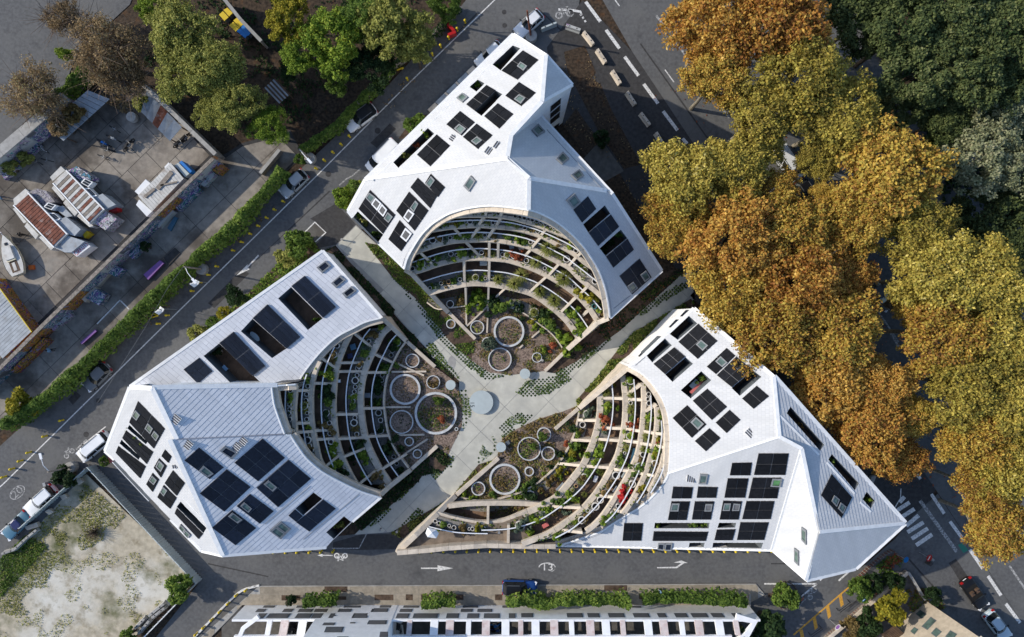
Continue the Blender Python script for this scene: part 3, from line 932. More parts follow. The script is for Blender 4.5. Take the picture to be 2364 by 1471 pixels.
# manhole covers
for u, v, r, par in ((758, 402, 13, street), (872, 302, 14, street), (1164, 28, 11, street), (1165, 59, 11, street), (227, 925, 11, street), (199, 1003, 13, street), (1350, 875, 10, court), (1320, 30, 8, street),
                     (2202, 1347, 9, street)):
    m = MB()
    m.lathe(P(u, v, 0.0), [(M(r, 0) * .5, 0.012), (M(r, 0) * .42, 0.014), (M(r, 0) * .4, 0.008), (0.0, 0.008)], 18)
    m.build('manhole_cover', 'asphalt_dark', par)
m = MB(); m.sheet([(157, 922), (175, 903), (187, 914), (168, 935)], 0.006); m.build('drain_grate', 'asphalt_dark', street)
MB().sheet([(1367, 180), (1378, 165), (1392, 186), (1382, 193)], 0.022).build('drain_grate', 'asphalt_dark', boul)
# ------------------------------------------------------------------ roofs, solar panels, roof terraces
class Facet:
    def __init__(s, anchors):
        a, b, c = (P(*t) for t in anchors)
        n = (b - a).cross(c - a).normalized()
        if n.z < 0:
            n = -n
        s.n, s.d = n, n.dot(a)
    def z(s, u, v):
        a = (s.n.x * (u - U0) + s.n.y * (V0 - v)) / FPX
        return (s.d - a * CAM_H) / (s.n.z - a)
    def pt(s, u, v, lift=0.0):
        return P(u, v, s.z(u, v)) + s.n * lift
    def a(s, u, v):
        return (u, v, s.z(u, v))

def facet_mesh(b, f, px, holes=(), along=None, pitch=0.4, m='roof_scale', lift=0.035):
    """A roof plane laid in courses: each course tilts a little over the one below; holes stay open."""
    n = f.n
    O = f.pt(*px[0])
    if along:
        e1 = (f.pt(*along[1]) - f.pt(*along[0])).normalized()
        e2 = n.cross(e1)
    else:
        up = Vector((0, 0, 1)) - n * n.z
        e2 = up.normalized() if up.length > 1e-4 else Vector((0, 1, 0))
        e1 = e2.cross(n)
    loops = []
    for lp in [px] + list(holes):
        loops.append([Vector(((f.pt(*q) - O).dot(e1), (f.pt(*q) - O).dot(e2), 0)) for q in lp])
    flat = [p for lp in loops for p in lp]
    mb = MB()
    for t in tessellate_polygon(loops):
        tri = [(flat[i].x, flat[i].y) for i in t]
        if poly_area(tri) < 0:
            tri = tri[::-1]
        y0, y1 = min(p[1] for p in tri), max(p[1] for p in tri)
        # backing sheet
        mb.face([O + e1 * p[0] + e2 * p[1] - n * 0.03 for p in tri], 0, [(p[0], p[1]) for p in tri])
        for k in range(int(math.floor(y0 / pitch)), int(math.floor(y1 / pitch)) + 1):
            q = clip_half(tri, (-1e4, k * pitch), (1e4, k * pitch))
            if len(q) > 2:
                q = clip_half(q, (1e4, (k + 1) * pitch), (-1e4, (k + 1) * pitch))
            if len(q) < 3 or abs(poly_area(q)) < 1e-4:
                continue
            mb.face([O + e1 * p[0] + e2 * p[1] + n * (lift * (1 - (p[1] / pitch - k))) for p in q], 0, [(p[0], p[1]) for p in q])
    return mb.build('roof', m, b)

def quad_box(f, q, lo, hi, name, m, parent):
    mb = MB()
    t = [f.pt(*p, lift=hi) for p in q]
    l = [f.pt(*p, lift=lo) for p in q]
    ar = sum(t[i].x * t[(i + 1) % 4].y - t[(i + 1) % 4].x * t[i].y for i in range(4))
    if ar < 0:
        t, l = t[::-1], l[::-1]
    mb.face(t)
    for i in range(4):
        j = (i + 1) % 4
        mb.face([t[i], l[i], l[j], t[j]])
    return mb.build(name, m, parent)

def lerp2(a, b, t):
    return (a[0] + (b[0] - a[0]) * t, a[1] + (b[1] - a[1]) * t)
def bil(q, s, t):
    return lerp2(lerp2(q[0], q[1], s), lerp2(q[3], q[2], s), t)
def sub(q, s0, s1, t0, t1):
    return [bil(q, s0, t0), bil(q, s1, t0), bil(q, s1, t1), bil(q, s0, t1)]

def solar(b, f, q, nx=2, ny=2, m='panel_black', name='solar_array', part='solar_panel', lift=0.0):
    a = quad_box(f, q, -0.02, 0.06 + lift, name, 'panel_frame', b)
    for i in range(nx):
        for j in range(ny):
            gx, gy = 0.012 / 1, 0.012 / 1
            quad_box(f, sub(q, i / nx + gx, (i + 1) / nx - gx, j / ny + gy, (j + 1) / ny - gy), 0.04, 0.11 + lift, part, m, a)
    # a thin bright gutter along the low edge and the snow rail
    return a

def skylight(b, f, q, glass='skylight_glass', lift=0.2, slats=0):
    q = list(q)
    fr = MB()
    i_ = sub(q, 0.16, 0.84, 0.16, 0.84)
    o3, i3 = [f.pt(*p, lift=lift) for p in q], [f.pt(*p, lift=lift) for p in i_]
    base = [f.pt(*p, lift=0.02) for p in q]
    for k in range(4):
        j = (k + 1) % 4
        fr.face([o3[k], o3[j], i3[j], i3[k]])
        fr.face([base[k], base[j], o3[j], o3[k]])
    s = fr.build('skylight', 'skylight_frame' if not slats else 'panel_rim', b)
    if slats:
        for k in range(slats):
            quad_box(f, sub(i_, (k + 0.12) / slats, (k + 0.88) / slats, 0, 1), lift - 0.06, lift - 0.02, 'louvre', 'panel_frame', s)
    else:
        quad_box(f, i_, lift - 0.12, lift - 0.05, 'pane', glass, s)
    return s

def opening(b, f, q, depth=2.3, floor='deck_brown', wall='reveal_dark', name='roof_terrace'):
    """Sunk roof terrace: walls down from the hole's edge and a floor."""
    top = [f.pt(*p) for p in q]
    z0 = min(p.z for p in top) - depth
    mb = MB()
    n = len(top)
    for i in range(n):
        j = (i + 1) % n
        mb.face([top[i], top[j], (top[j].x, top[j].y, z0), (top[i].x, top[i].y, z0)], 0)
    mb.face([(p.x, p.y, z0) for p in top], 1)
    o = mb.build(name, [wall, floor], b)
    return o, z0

def strip(b, pts, w, h, name, m, parent=None):
    mb = MB()
    mb.path(pts, w, h)
    return mb.build(name, m, parent or b)

def ridge(b, fs, a, c, w=0.42, m='white_trim', lift=0.06, name='ridge_cap'):
    p, q = fs.pt(*a, lift=lift), fs.pt(*c, lift=lift)
    mb = MB()
    mb.path([p, q], w, 0.16)
    return mb.build(name, m, b)

def eave(b, fs, px, inset=0.0, w=0.34, m='white_trim'):
    for k in range(len(px) - 1):
        mb = MB()
        mb.path([fs.pt(*px[k], lift=0.05), fs.pt(*px[k + 1], lift=0.05)], w, 0.3)
        mb.build('eave_gutter', m, b)

def outer_wall(b, fs, px, m='white_wall', drop=0.1, z0=-0.05, name='outer_wall'):
    mb = MB()
    for k in range(len(px) - 1):
        p, q = fs.pt(*px[k]), fs.pt(*px[k + 1])
        mb.face([(p.x, p.y, p.z - drop), (q.x, q.y, q.z - drop), (q.x, q.y, z0), (p.x, p.y, z0)])
    return mb.build(name, m, b)

def vent(b, f, c, ang, n=3, ln=0.75, box=False):
    """Roof vent: a few dark slits side by side on a white hood."""
    p = f.pt(*c, lift=0.08)
    ca, sa = math.cos(ang), math.sin(ang)
    mb = MB()
    mb.box(p - Vector((0, 0, 0.05)), ln * 1.1, 0.24 * n, 0.07, ang)
    v = mb.build('roof_vent', 'white_trim', b)
    for k in range(n):
        o = (k - (n - 1) / 2) * 0.24
        m2 = MB()
        m2.box((p.x - sa * o, p.y + ca * o, p.z + 0.01), ln, 0.13, 0.05, ang)
        m2.build('slit', 'facade_dark', v)

# ------------------------------------------------------------------ the stepped garden bowl of each building
LEVEL = {}
def bowl(key, b, levels, rim_px, rim_f, seg=2.3, last_px=None):
    """levels: (z, arc pixels, beam width m), inside to outside."""
    N = 36
    arcs = [(z, smooth_px(px, N), w) for z, px, w in levels]
    LEVEL[key] = [z for z, _, _ in levels]
    tops = [[P(u, v, z) for u, v in a] for z, a, w in arcs]
    for k, (z, a, w) in enumerate(arcs):
        pts = tops[k]
        # the beam in cast lengths
        tot = sum((pts[i + 1] - pts[i]).length for i in range(N))
        n = max(2, int(round(tot / seg)))
        fine = smooth_px(levels[k][1], n * 4)
        for s in range(n):
            q = [P(u, v, z) for u, v in fine[s * 4:s * 4 + 5]]
            q[0] = q[0].lerp(q[1], 0.035)
            q[-1] = q[-1].lerp(q[-2], 0.035)
            MB().path(q, w, 0.75 if k else 0.9).build('parapet_segment', 'beam_concrete', b)
        if k + 1 < len(arcs):
            zn, an = arcs[k + 1][0], arcs[k + 1][1]
            upw = tops[k + 1]
        elif last_px:
            an = smooth_px(last_px, N)
            zn = z + 1.0
            upw = [P(u, v, zn) for u, v in an]
        else:
            continue
        far, bed_, rail = [], [], []
        for i in range(N + 1):
            d = Vector((upw[i].x - pts[i].x, upw[i].y - pts[i].y, 0))
            dn = d.normalized() if d.length > 1e-3 else d
            far.append(Vector((upw[i].x, upw[i].y, z)) + dn * 1.0)
            rp = lerp2(a[i], an[i], 0.52)
            rail.append(P(rp[0], rp[1], z + 0.9))
            bq = lerp2(a[i], an[i], 0.50)
            bed_.append(P(bq[0], bq[1], z))
        fl = 0.02 if k else -0.0
        zd = z - 0.25 if k else 0.12
        dk, bd, fw, rl = MB(), MB(), MB(), MB()
        for i in range(N):
            dk.face([(pts[i].x, pts[i].y, zd), (pts[i + 1].x, pts[i + 1].y, zd), (far[i + 1].x, far[i + 1].y, zd), (far[i].x, far[i].y, zd)])
            zb = zd + 0.12
            bd.prism([(pts[i].x, pts[i].y, zb), (pts[i + 1].x, pts[i + 1].y, zb), (bed_[i + 1].x, bed_[i + 1].y, zb), (bed_[i].x, bed_[i].y, zb)], zd - 0.02)
            fw.face([(far[i].x, far[i].y, zd), (far[i + 1].x, far[i + 1].y, zd), (far[i + 1].x, far[i + 1].y, zn - 0.3), (far[i].x, far[i].y, zn - 0.3)])
            if i % 3 == 0:
                rl.box((rail[i].x, rail[i].y, zd), 0.05, 0.05, z + 0.9 - zd, 0, 1)
        rl.path([p + Vector((0, 0, 0.05)) for p in rail], 0.13, 0.06)
        rl.path([p - Vector((0, 0, 0.35)) for p in offset(rail, 0.06)], 0.05, 0.3, 1)
        gp = []
        for _ in range(int(tot * (16 if key != 'B' else 11))):
            t = random.random() * (N - 0.01)
            i = int(t)
            q = pts[i].lerp(pts[i + 1], t - i).lerp(bed_[i].lerp(bed_[i + 1], t - i), random.random())
            if mnoise.noise((q.x * 0.7, q.y * 0.7, k)) > -0.02:
                gp.append((q.x, q.y, zd + 0.15 + random.random() * 0.35))
        if gp:
            for w_, mm in ((0, 'leaf_ivy'), (1, 'leaf_grass')):
                ga = np.array(gp[w_::2])
                mesh_obj('terrace_greenery', quads_mesh('terrace_greenery', mm, ga, RNG.normal(size=ga.shape) + np.array([0, 0, .8]), 0.2 * RNG.uniform(.6, 1.4, len(ga))), None, kind='stuff')
        dk.build('deck', 'deck_brown', b)
        bd.build('planter_bed', 'gravel_bed', b)
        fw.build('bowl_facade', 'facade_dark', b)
        if k or key == 'B':
            rl.build('railing', ['rail_white', 'rail_glass'], b)
    # rim: beam lengths just inside the roof edge, inner wall behind everything
    rp = smooth_px(rim_px, 60)
    rz = [rim_f(u, v) for u, v in rp]
    top = [P(u, v, z - 0.25) for (u, v), z in zip(rp, rz)]
    return top

def rim_beam(b, top, w, side, seg=2.3, drop=0.7):
    inn = offset(top, side * w * 0.55)
    tot = sum((inn[i + 1] - inn[i]).length for i in range(len(inn) - 1))
    n = max(2, int(tot / seg))
    m = len(inn) - 1
    for s in range(n):
        i0, i1 = int(round(s * m / n)), int(round((s + 1) * m / n))
        q = [p.copy() for p in inn[i0:i1 + 1]]
        if len(q) < 2:
            continue
        q[0] = q[0].lerp(q[1], 0.03)
        q[-1] = q[-1].lerp(q[-2], 0.03)
        MB().path(q, w, drop).build('rim_segment', 'beam_concrete', b)
    mb = MB()
    out = offset(top, -side * 0.35)
    for i in range(len(out) - 1):
        mb.face([(out[i].x, out[i].y, out[i].z + 0.2), (out[i + 1].x, out[i + 1].y, out[i + 1].z + 0.2), (out[i + 1].x, out[i + 1].y, 0), (out[i].x, out[i].y, 0)])
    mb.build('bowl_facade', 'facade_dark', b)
    fas = MB()
    fas.path([p + Vector((0, 0, 0.33)) for p in offset(top, -side * 0.05)], 0.16, 0.4)
    fas.build('rim_flashing', 'white_trim', b)

def divider(b, k0, k1, z0, z1, p, q, w=0.27):
    """Party wall between two dwellings: its top climbs from beam to beam."""
    a, c = P(*p, z0), P(*q, z1)
    d = Vector((c.x - a.x, c.y - a.y, 0))
    if d.length < 0.2:
        return
    n = Vector((-d.y, d.x, 0)).normalized() * (w / 2)
    MB().prism([a - n, c - n, c + n, a + n], min(z0, z1) - 0.5).build('party_wall', 'beam_concrete', b)

def side_wall(b, pts, w=0.55, name='side_wall', m='beam_concrete', z0=-0.05):
    for i in range(len(pts) - 1):
        MB().path([P(*pts[i]), P(*pts[i + 1])], w, 0, z0=z0).build(name, m, b)

# ======================================================================= building A: by the boulevard, with the tower end
A = thing('terraced_building', 'white faceted building with a tower end and stepped garden bowl, beside the concrete barriers', 'building', P(1180, 420, 0))
fA1 = Facet([(1175, 366, 18.0), (843, 414, 8.5), (1185, 79, 11.5)])
fA5 = Facet([(1175, 366, 18.0), (843, 414, 8.5), (935, 622, 6.8)])
fA2 = Facet([fA1.a(1261, 128), fA1.a(1252, 235), (1321, 196, 14.2)])
fA4 = Facet([fA5.a(1222, 411), (1528, 625, 6.5), (1406, 734, 6.8)])
fA3 = Facet([(1175, 366, 18.0), fA5.a(1222, 411), fA4.a(1400, 440)])
RIM_AW = [(935, 622), (941, 600), (954, 575), (975, 543), (1000, 518), (1034, 497), (1070, 485), (1105, 479), (1135, 477), (1180, 481), (1221, 487)]
RIM_AE = [(1221, 487), (1247, 495), (1280, 512), (1312, 536), (1341, 565), (1362, 594), (1380, 625), (1393, 660), (1400, 690), (1404, 715), (1406, 734)]
o_a1 = [[(1137, 149), (1184, 105), (1201, 112), (1156, 163)], [(1084, 201), (1103, 184), (1119, 193), (1100, 212)], [(1097, 257), (1144, 209), (1160, 218), (1112, 268)], [(908, 375), (988, 296), (1003, 309), (920, 388)]]
facet_mesh(A, fA1, [(1185, 79), (1261, 128), (1252, 235), (1181, 312), (1172, 366), (843, 414)], o_a1)
facet_mesh(A, fA2, [(1261, 128), (1321, 196), (1252, 235)])
facet_mesh(A, fA5, [(843, 414), (1172, 366), (1222, 411), (1221, 487)] + RIM_AW[::-1][1:] + [(873, 560), (885, 542), (826, 488), (815, 502), (803, 487)])
facet_mesh(A, fA3, [(1181, 312), (1172, 366), (1222, 411), (1400, 440), (1414, 448), (1248, 268)])
o_a4 = [[(1346, 518), (1396, 474), (1409, 493), (1358, 537)], [(1384, 573.5), (1433, 530), (1448, 550), (1398, 591)]]
facet_mesh(A, fA4, [(1222, 411), (1400, 440), (1414, 448), (1528, 625)] + [(1406, 734)] + RIM_AE[::-1][1:], o_a4)
for q, d in zip(o_a1, (2.2, 1.6, 2.2, 1.8)):
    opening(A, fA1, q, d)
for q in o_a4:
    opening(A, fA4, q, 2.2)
solar(A, fA1, [(1208, 117), (1244, 139), (1195, 185), (1158, 164)]); skylight(A, fA1, [(1195, 155), (1203, 145), (1219, 155), (1210, 166)])
solar(A, fA1, [(1077, 242), (1124, 197), (1145, 209), (1097, 257)], 3, 2)
solar(A, fA1, [(1118, 269), (1150, 239), (1186, 264), (1153, 298)])
solar(A, fA1, [(1167, 222), (1199, 190), (1238, 215), (1204, 246)]); skylight(A, fA1, [(1188, 231), (1200, 220), (1215, 228), (1204, 242)])
solar(A, fA1, [(1031, 288), (1063, 257), (1097, 283), (1066, 314)]); skylight(A, fA1, [(1050, 299), (1062, 288), (1078, 299), (1065, 313)])
solar(A, fA1, [(1069, 317), (1101, 286), (1138, 313), (1104, 345)]); skylight(A, fA1, [(1089, 328), (1103, 317), (1115, 326), (1101, 337)])
solar(A, fA1, [(963, 358), (1009, 311), (1040, 337), (994, 385)])
skylight(A, fA1, [(1055, 228), (1069, 216), (1082, 226), (1069, 238)])
vent(A, fA1, (1047, 321), math.radians(-35)); vent(A, fA1, (1131, 351), math.radians(55), 4); vent(A, fA1, (1149, 337), math.radians(55))
solar(A, fA5, [(828, 482), (855, 438), (914, 496), (885, 540)], 3, 2)
skylight(A, fA5, [(846, 456), (854, 444), (869, 455), (859, 470)]); skylight(A, fA5, [(888, 504), (897, 489), (909, 500), (899, 514)])
skylight(A, fA5, [(859, 471), (869, 456), (883, 469), (873, 486)], slats=5); skylight(A, fA5, [(874, 487), (884, 470), (896, 484), (887, 500)], slats=5)
solar(A, fA5, [(915, 486), (945, 442), (990, 486), (958, 533)]); skylight(A, fA5, [(948, 480), (961, 462), (968, 470), (957, 490)]); skylight(A, fA5, [(933, 501), (945, 482), (959, 493), (945, 513)], slats=6)
solar(A, fA5, [(948, 432), (965, 410), (1010, 452), (994, 481)], 3, 1); solar(A, fA5, [(982, 422), (995, 401), (1028, 432), (1012, 455)], 2, 1); skylight(A, fA5, [(984, 424), (997, 406), (1006, 416), (993, 434)])
solar(A, fA5, [(897, 552), (923, 508), (954, 540), (927, 580)]); skylight(A, fA5, [(926, 546), (938, 525), (953, 539), (940, 558)], slats=6)
skylight(A, fA5, [(1071, 429), (1088, 405), (1100, 417), (1084, 442)])
for q in ([(1226, 302), (1241, 288), (1257.5, 306), (1240, 317)], [(1283, 368.5), (1298, 352), (1313, 368.5), (1297, 381)], [(1317, 406), (1336, 393), (1347, 408), (1330, 418.5)]):
    skylight(A, fA3, q)
skylight(A, fA4, [(1306.5, 462), (1325.5, 446), (1340, 467), (1323, 482)]); solar(A, fA4, [(1323, 484), (1357, 453), (1376, 482), (1343, 514)], 2, 1, 'panel_blue')
solar(A, fA4, [(1358, 537), (1410, 495), (1429, 523), (1380, 568)], 3, 1, 'panel_blue'); solar(A, fA4, [(1398, 592), (1448, 551), (1463, 576), (1415, 618)], 3, 1, 'panel_blue')
solar(A, fA4, [(1429, 637), (1476, 597), (1504, 640), (1459, 680)], 2, 2, 'panel_blue'); skylight(A, fA4, [(1477, 634), (1490, 624), (1500, 640), (1487, 650)]); skylight(A, fA4, [(1447, 660), (1461, 650), (1471, 664), (1457, 676)])
for a, c, f in (((843, 414), (1172, 366), fA1), ((1261, 128), (1252, 235), fA1), ((1252, 235), (1181, 312), fA1), ((1181, 312), (1172, 366), fA1), ((1172, 366), (1222, 411), fA5), ((1222, 411), (1221, 484), fA5), ((1222, 411), (1400, 440), fA4)):
    ridge(A, f, a, c)
eave(A, fA1, [(843, 414), (1185, 79), (1261, 128)]); eave(A, fA2, [(1261, 128), (1321, 196), (1252, 235)]); eave(A, fA5, [(843, 414), (803, 487), (815, 502)])
eave(A, fA3, [(1248, 268), (1414, 448)]); eave(A, fA4, [(1414, 448), (1528, 625), (1408, 734)]); eave(A, fA5, [(873, 560), (935, 620)])
strip(A, [fA1.pt(860, 417, 0.05), fA1.pt(1192, 92, 0.05)], 0.12, 0.12, 'snow_rail', 'white_trim'); strip(A, [fA3.pt(1262, 300, 0.05), fA3.pt(1392, 440, 0.05)], 0.1, 0.1, 'snow_rail', 'metal_grey')
strip(A, [fA4.pt(1416, 712, 0.05), fA4.pt(1455, 682, 0.05)], 0.1, 0.1, 'snow_rail', 'metal_grey')
for f, px in ((fA1, [(843, 414), (1185, 79), (1261, 128)]), (fA2, [(1261, 128), (1321, 196)]), (fA5, [(843, 414), (803, 487), (815, 502)]), (fA5, [(873, 560), (935, 622)]), (fA3, [(1248, 268), (1414, 448)]), (fA4, [(1414, 448), (1528, 625), (1406, 734)])):
    outer_wall(A, f, px)
outer_wall(A, fA2, [(1321, 196), (1252, 235)], name='tower_wall'); outer_wall(A, fA1, [(1252, 235), (1181, 312), (1172, 366)], name='tower_wall', z0=5)
# the four tall slots in the tower's courtyard face
def on_wall(w0, w1, u, v, out=0.04):
    """Where the sight line through pixel (u, v) meets the vertical wall over w0-w1."""
    n = Vector((w1.y - w0.y, -(w1.x - w0.x), 0)).normalized()
    n = n if n.dot(Vector((-w0.x, -w0.y, 0))) > 0 else -n
    k = (n.dot(w0) + out) / (n.x * (u - U0) + n.y * (V0 - v))
    return Vector(((u - U0) * k, (V0 - v) * k, CAM_H - k * FPX))
def wall_window(b, w0, w1, q, m='car_glass', name='window', frame='reveal_dark'):
    fr = MB(); fr.face([on_wall(w0, w1, u, v, 0.03) for u, v in q]); o = fr.build(name, frame, b)
    gl = MB(); gl.face([on_wall(w0, w1, u, v, 0.05) for u, v in sub(q, 0.08, 0.92, 0.08, 0.92)]); gl.build('pane', m, o)
w0, w1 = fA2.pt(1321, 196), fA2.pt(1252, 235)
tt = lambda pts: [(1180 + x / 3.677, y / 3.677) for x, y in pts]
for q in ([(335, 905), (425, 832), (422, 880), (333, 955)], [(333, 965), (420, 890), (417, 940), (331, 1010)], [(331, 1020), (416, 948), (413, 995), (331, 1062)], [(352, 1085), (410, 1043), (406, 1072), (372, 1102)]):
    wall_window(A, w0, w1, tt(q))
# corner loggia with its planter at the west corner
lg = MB()
for px in ([(815, 502), (826, 488), (885, 542), (873, 560)],):
    zt = fA5.z(850, 525) - 1.2
    lg.pprism(px, zt, zt - 0.3)
lg.build('loggia_floor', 'gravel_bed', A)
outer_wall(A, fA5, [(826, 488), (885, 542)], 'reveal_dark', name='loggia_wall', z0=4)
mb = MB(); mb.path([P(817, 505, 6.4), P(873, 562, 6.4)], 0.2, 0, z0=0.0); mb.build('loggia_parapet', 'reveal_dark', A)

oA = (920, 460); oA2 = (1180, 460); oA3 = (960, 640); oA4 = (1180, 640)
AB1 = [(992, 676), (1025, 666), (1069, 656.5), (1099, 654), (1129, 656), (1174, 663), (1202, 670), (1225, 677), (1247, 689), (1270, 706), (1292, 724), (1315, 748), (1337, 780)]
AB2 = [(950, 630)] + cr([(400, 1075), (570, 1015), (880, 940), (1180, 910), (1400, 918), (1700, 948)], oA) + cr([(0, 990), (300, 1060), (560, 1180), (800, 1320)], oA2)[1:] + cr([(850, 160), (1030, 290), (1200, 470)], oA4)[1:] + [(1381, 743)]
AB3 = [(954, 584)] + cr([(460, 745), (800, 655), (1150, 630), (1400, 630), (1700, 665), (1950, 720)], oA) + cr([(300, 750), (500, 850), (700, 955), (900, 1060)], oA2)[0:] + cr([(1050, 10), (1200, 130), (1330, 235)], oA4) + [(1394, 690)]
AB4 = [(986, 533)] + cr([(730, 440), (1000, 415), (1250, 405), (1500, 425), (1750, 450), (2000, 505)], oA) + cr([(480, 580), (700, 690), (900, 800), (1020, 880), (1150, 985)], oA2) + [(1371, 620)]
AB5 = [(1034, 500)] + cr([(880, 258), (1080, 248), (1300, 250), (1550, 262), (1800, 300)], oA) + cr([(100, 315), (300, 370), (500, 440), (800, 555), (950, 625)], oA2) + [(1341, 565)]
rimA = lambda u, v: (fA5 if u < 1221 else fA4).z(u, v)
CURB_A = [(985, 698), (1010, 714), (1045, 710), (1080, 706), (1124, 704), (1160, 706), (1190, 714), (1215, 727), (1240, 745), (1268, 766), (1285, 784), (1298, 803)]
topA = bowl('A', A, [(0.55, CURB_A, 0.16), (2.9, AB1, 0.72), (5.2, AB2, 0.58), (7.4, AB3, 0.5), (9.4, AB4, 0.42), (11.3, AB5, 0.36)], RIM_AW + RIM_AE[1:], rimA,
            last_px=[(1060, 488), (1105, 481), (1135, 479), (1180, 484), (1221, 491), (1247, 499), (1280, 516), (1312, 540), (1335, 560)])
rim_beam(A, topA, 0.5, -1)
for k, o, lst in ((5, oA, [((1340, 255), (1355, 165)), ((1570, 262), (1605, 180))]), (5, oA2, [((805, 560), (850, 505))]),
                  (4, oA, [((1235, 400), (1320, 265)), ((1500, 425), (1585, 270))]), (4, oA2, [((455, 565), (545, 450)), ((1025, 885), (1105, 790))]),
                  (3, oA, [((1010, 615), (850, 440)), ((1115, 605), (1245, 420)), ((1365, 615), (1485, 430))]), (3, oA2, [((310, 755), (455, 585)), ((890, 1025), (1005, 895))]),
                  (2, oA, [((1270, 895), (1030, 650)), ((530, 1010), (340, 830)), ((1398, 915), (1400, 650)), ((1535, 915), (1540, 660)), ((1925, 905), (2070, 745))]), (2, oA2, [((580, 1175), (750, 985))]), (2, oA4, [((1035, 290), (1205, 120))]),
                  (1, oA, [((1018, 1290), (1008, 945)), ((1393, 1270), (1400, 950))]), (1, oA2, [((285, 1430), (550, 1190))]), (1, oA4, [((770, 535), (1000, 315)), ((1090, 610), (1190, 520))]),
                  (0, oA3, [((775, 450), (765, 160)), ((1115, 440), (1122, 155)), ((1215, 325), (1370, 180))])):
    zs = LEVEL['A'] + [12.4]
    for p, q in lst:
        (p, q) = cr([p, q], o)
        divider(A, k, k + 1, zs[k], zs[k + 1], p, q, 0.3 if k else 0.24)
side_wall(A, [(935, 623, 6.7), (950, 632, 5.6), (992, 677, 3.0), (1035, 722, 0.9)]); side_wall(A, [(1405, 735, 6.7), (1380, 745, 5.6), (1337, 783, 3.0), (1310, 807, 1.2)])
side_wall(A, [(1037, 723, 0.6), (1097, 783, 0.5)], 0.42, 'garden_wall', 'cream_wall' if 'cream_wall' in MATS else 'beam_concrete'); side_wall(A, [(1306, 811, 0.7), (1258, 857, 0.5)], 0.4, 'garden_wall')
for p, q in (((775, 450), (780, 745)), ((1115, 450), (1098, 860)), ((1108, 450), (782, 760)), ((2135, 630), (1790, 935)), ((1655, 1045), (1600, 1095))):
    (p, q) = cr([p, q], oA3)
    side_wall(A, [(*p, 0.35), (*q, 0.3)], 0.2, 'garden_edging')

# ======================================================================= building B: beside the hedge street, standing-seam roofs
B = thing('terraced_building', 'white building with long seamed roofs and a shaded garden bowl, beside the ivy-walled street', 'building', P(600, 950, 0))
fB2 = Facet([(351, 896, 14.0), (514, 1283, 9.0), (242, 1041, 6.0)])
fB4 = Facet([fB2.a(408, 1014), (514, 1283, 9.0), (879, 1147, 4.6)])
fB3 = Facet([(351, 896, 14.0), fB2.a(408, 1014), fB4.a(659, 1003)])
fB1 = Facet([(300, 893, 8.5), (745, 579, 5.2), (882, 735, 4.8)])
RIM_B1 = [(882, 735), (844, 745), (814, 760), (790, 772), (769, 787), (740, 815), (710, 852), (692, 880), (684, 887)]
RIM_B3 = [(629, 891), (632, 915), (636, 937), (647, 969), (659, 1001)]
RIM_B4 = [(672, 1003), (686, 1025), (710, 1058), (747, 1089), (799, 1117), (837, 1134), (879, 1147)]
o_b1 = [[(642, 689), (672, 663), (745, 735), (711, 762)], [(556, 765), (583, 736), (661, 805), (628, 827)], [(470, 822), (506, 793), (603, 884), (534, 886)]]
facet_mesh(B, fB1, [(300, 892), (745, 579), (882, 735)] + RIM_B1[1:], o_b1, ((643, 790), (700, 838)), 0.5, 'roof_seam', 0.018)
o_b2 = [[(294, 989), (299, 981), (341, 1020), (337, 1026)], [(276, 1024), (281, 1015), (324, 1055), (320, 1062)], [(408, 1170), (417, 1158), (477, 1219), (470, 1231)]]
facet_mesh(B, fB2, [(299, 894), (351, 896), (408, 1014), (392, 1015), (514, 1283), (465, 1272), (394, 1199), (356, 1159), (264, 1061), (242, 1041)], o_b2)
facet_mesh(B, fB3, [(351, 896), (629, 891)] + RIM_B3[1:] + [(408, 1014)], (), ((480, 1000), (560, 920)), 0.5, 'roof_seam', 0.018)
o_b4 = [[(682, 1174), (724, 1137), (744, 1152), (700, 1190)], [(753, 1229), (794, 1192), (812, 1206), (771, 1245)]]
facet_mesh(B, fB4, [(392, 1015), (408, 1014), (659, 1003)] + RIM_B4 + [(813, 1204), (769, 1246), (753, 1264), (514, 1283)], o_b4, ((590, 1276), (640, 1232)), 0.5, 'roof_seam', 0.018)
for q in o_b1:
    opening(B, fB1, q, 2.2, 'deck_brown')
for q in o_b2:
    opening(B, fB2, q, 1.6)
for q in o_b4:
    opening(B, fB4, q, 2.0)
pb = 'panel_blue'
solar(B, fB1, [(673, 661), (704, 637), (776, 709), (746, 734)], 4, 2, pb, lift=0.15); solar(B, fB1, [(584, 735), (618, 703), (694, 778), (662, 805)], 4, 2, pb, lift=0.15)
solar(B, fB1, [(507, 792), (540, 766), (613, 845), (584, 868)], 4, 2, pb, lift=0.15); solar(B, fB1, [(424, 853), (460, 826), (491, 857), (457, 886)], 2, 2, pb)
for q in ([(731, 618), (753, 602), (765, 614), (744, 631)], [(765, 654), (786, 636), (798, 647), (776, 665)], [(790, 678), (812, 660.5), (824, 671), (799, 689)]):
    skylight(B, fB1, q, 'panel_blue')
tl = lambda pts: [(x / 3.677, 720 + y / 3.677) for x, y in pts]
bl = lambda pts: [(x / 3.677, 1071 + y / 3.677) for x, y in pts]
solar(B, fB2, tl([(1100, 935), (1175, 755), (1405, 990), (1310, 1160)]), 3, 2)
for q in ([(1130, 880), (1160, 828), (1200, 870), (1170, 918)], [(1240, 985), (1265, 938), (1310, 985), (1285, 1032)], [(1295, 1045), (1320, 1003), (1362, 1047), (1335, 1092)]):
    skylight(B, fB2, tl(q))
solar(B, fB2, [(283, 1010), (292, 993), (355, 1043), (340, 1071)], 3, 1); solar(B, fB2, [(268, 1044), (274, 1029), (338, 1076), (325, 1104)], 3, 1)
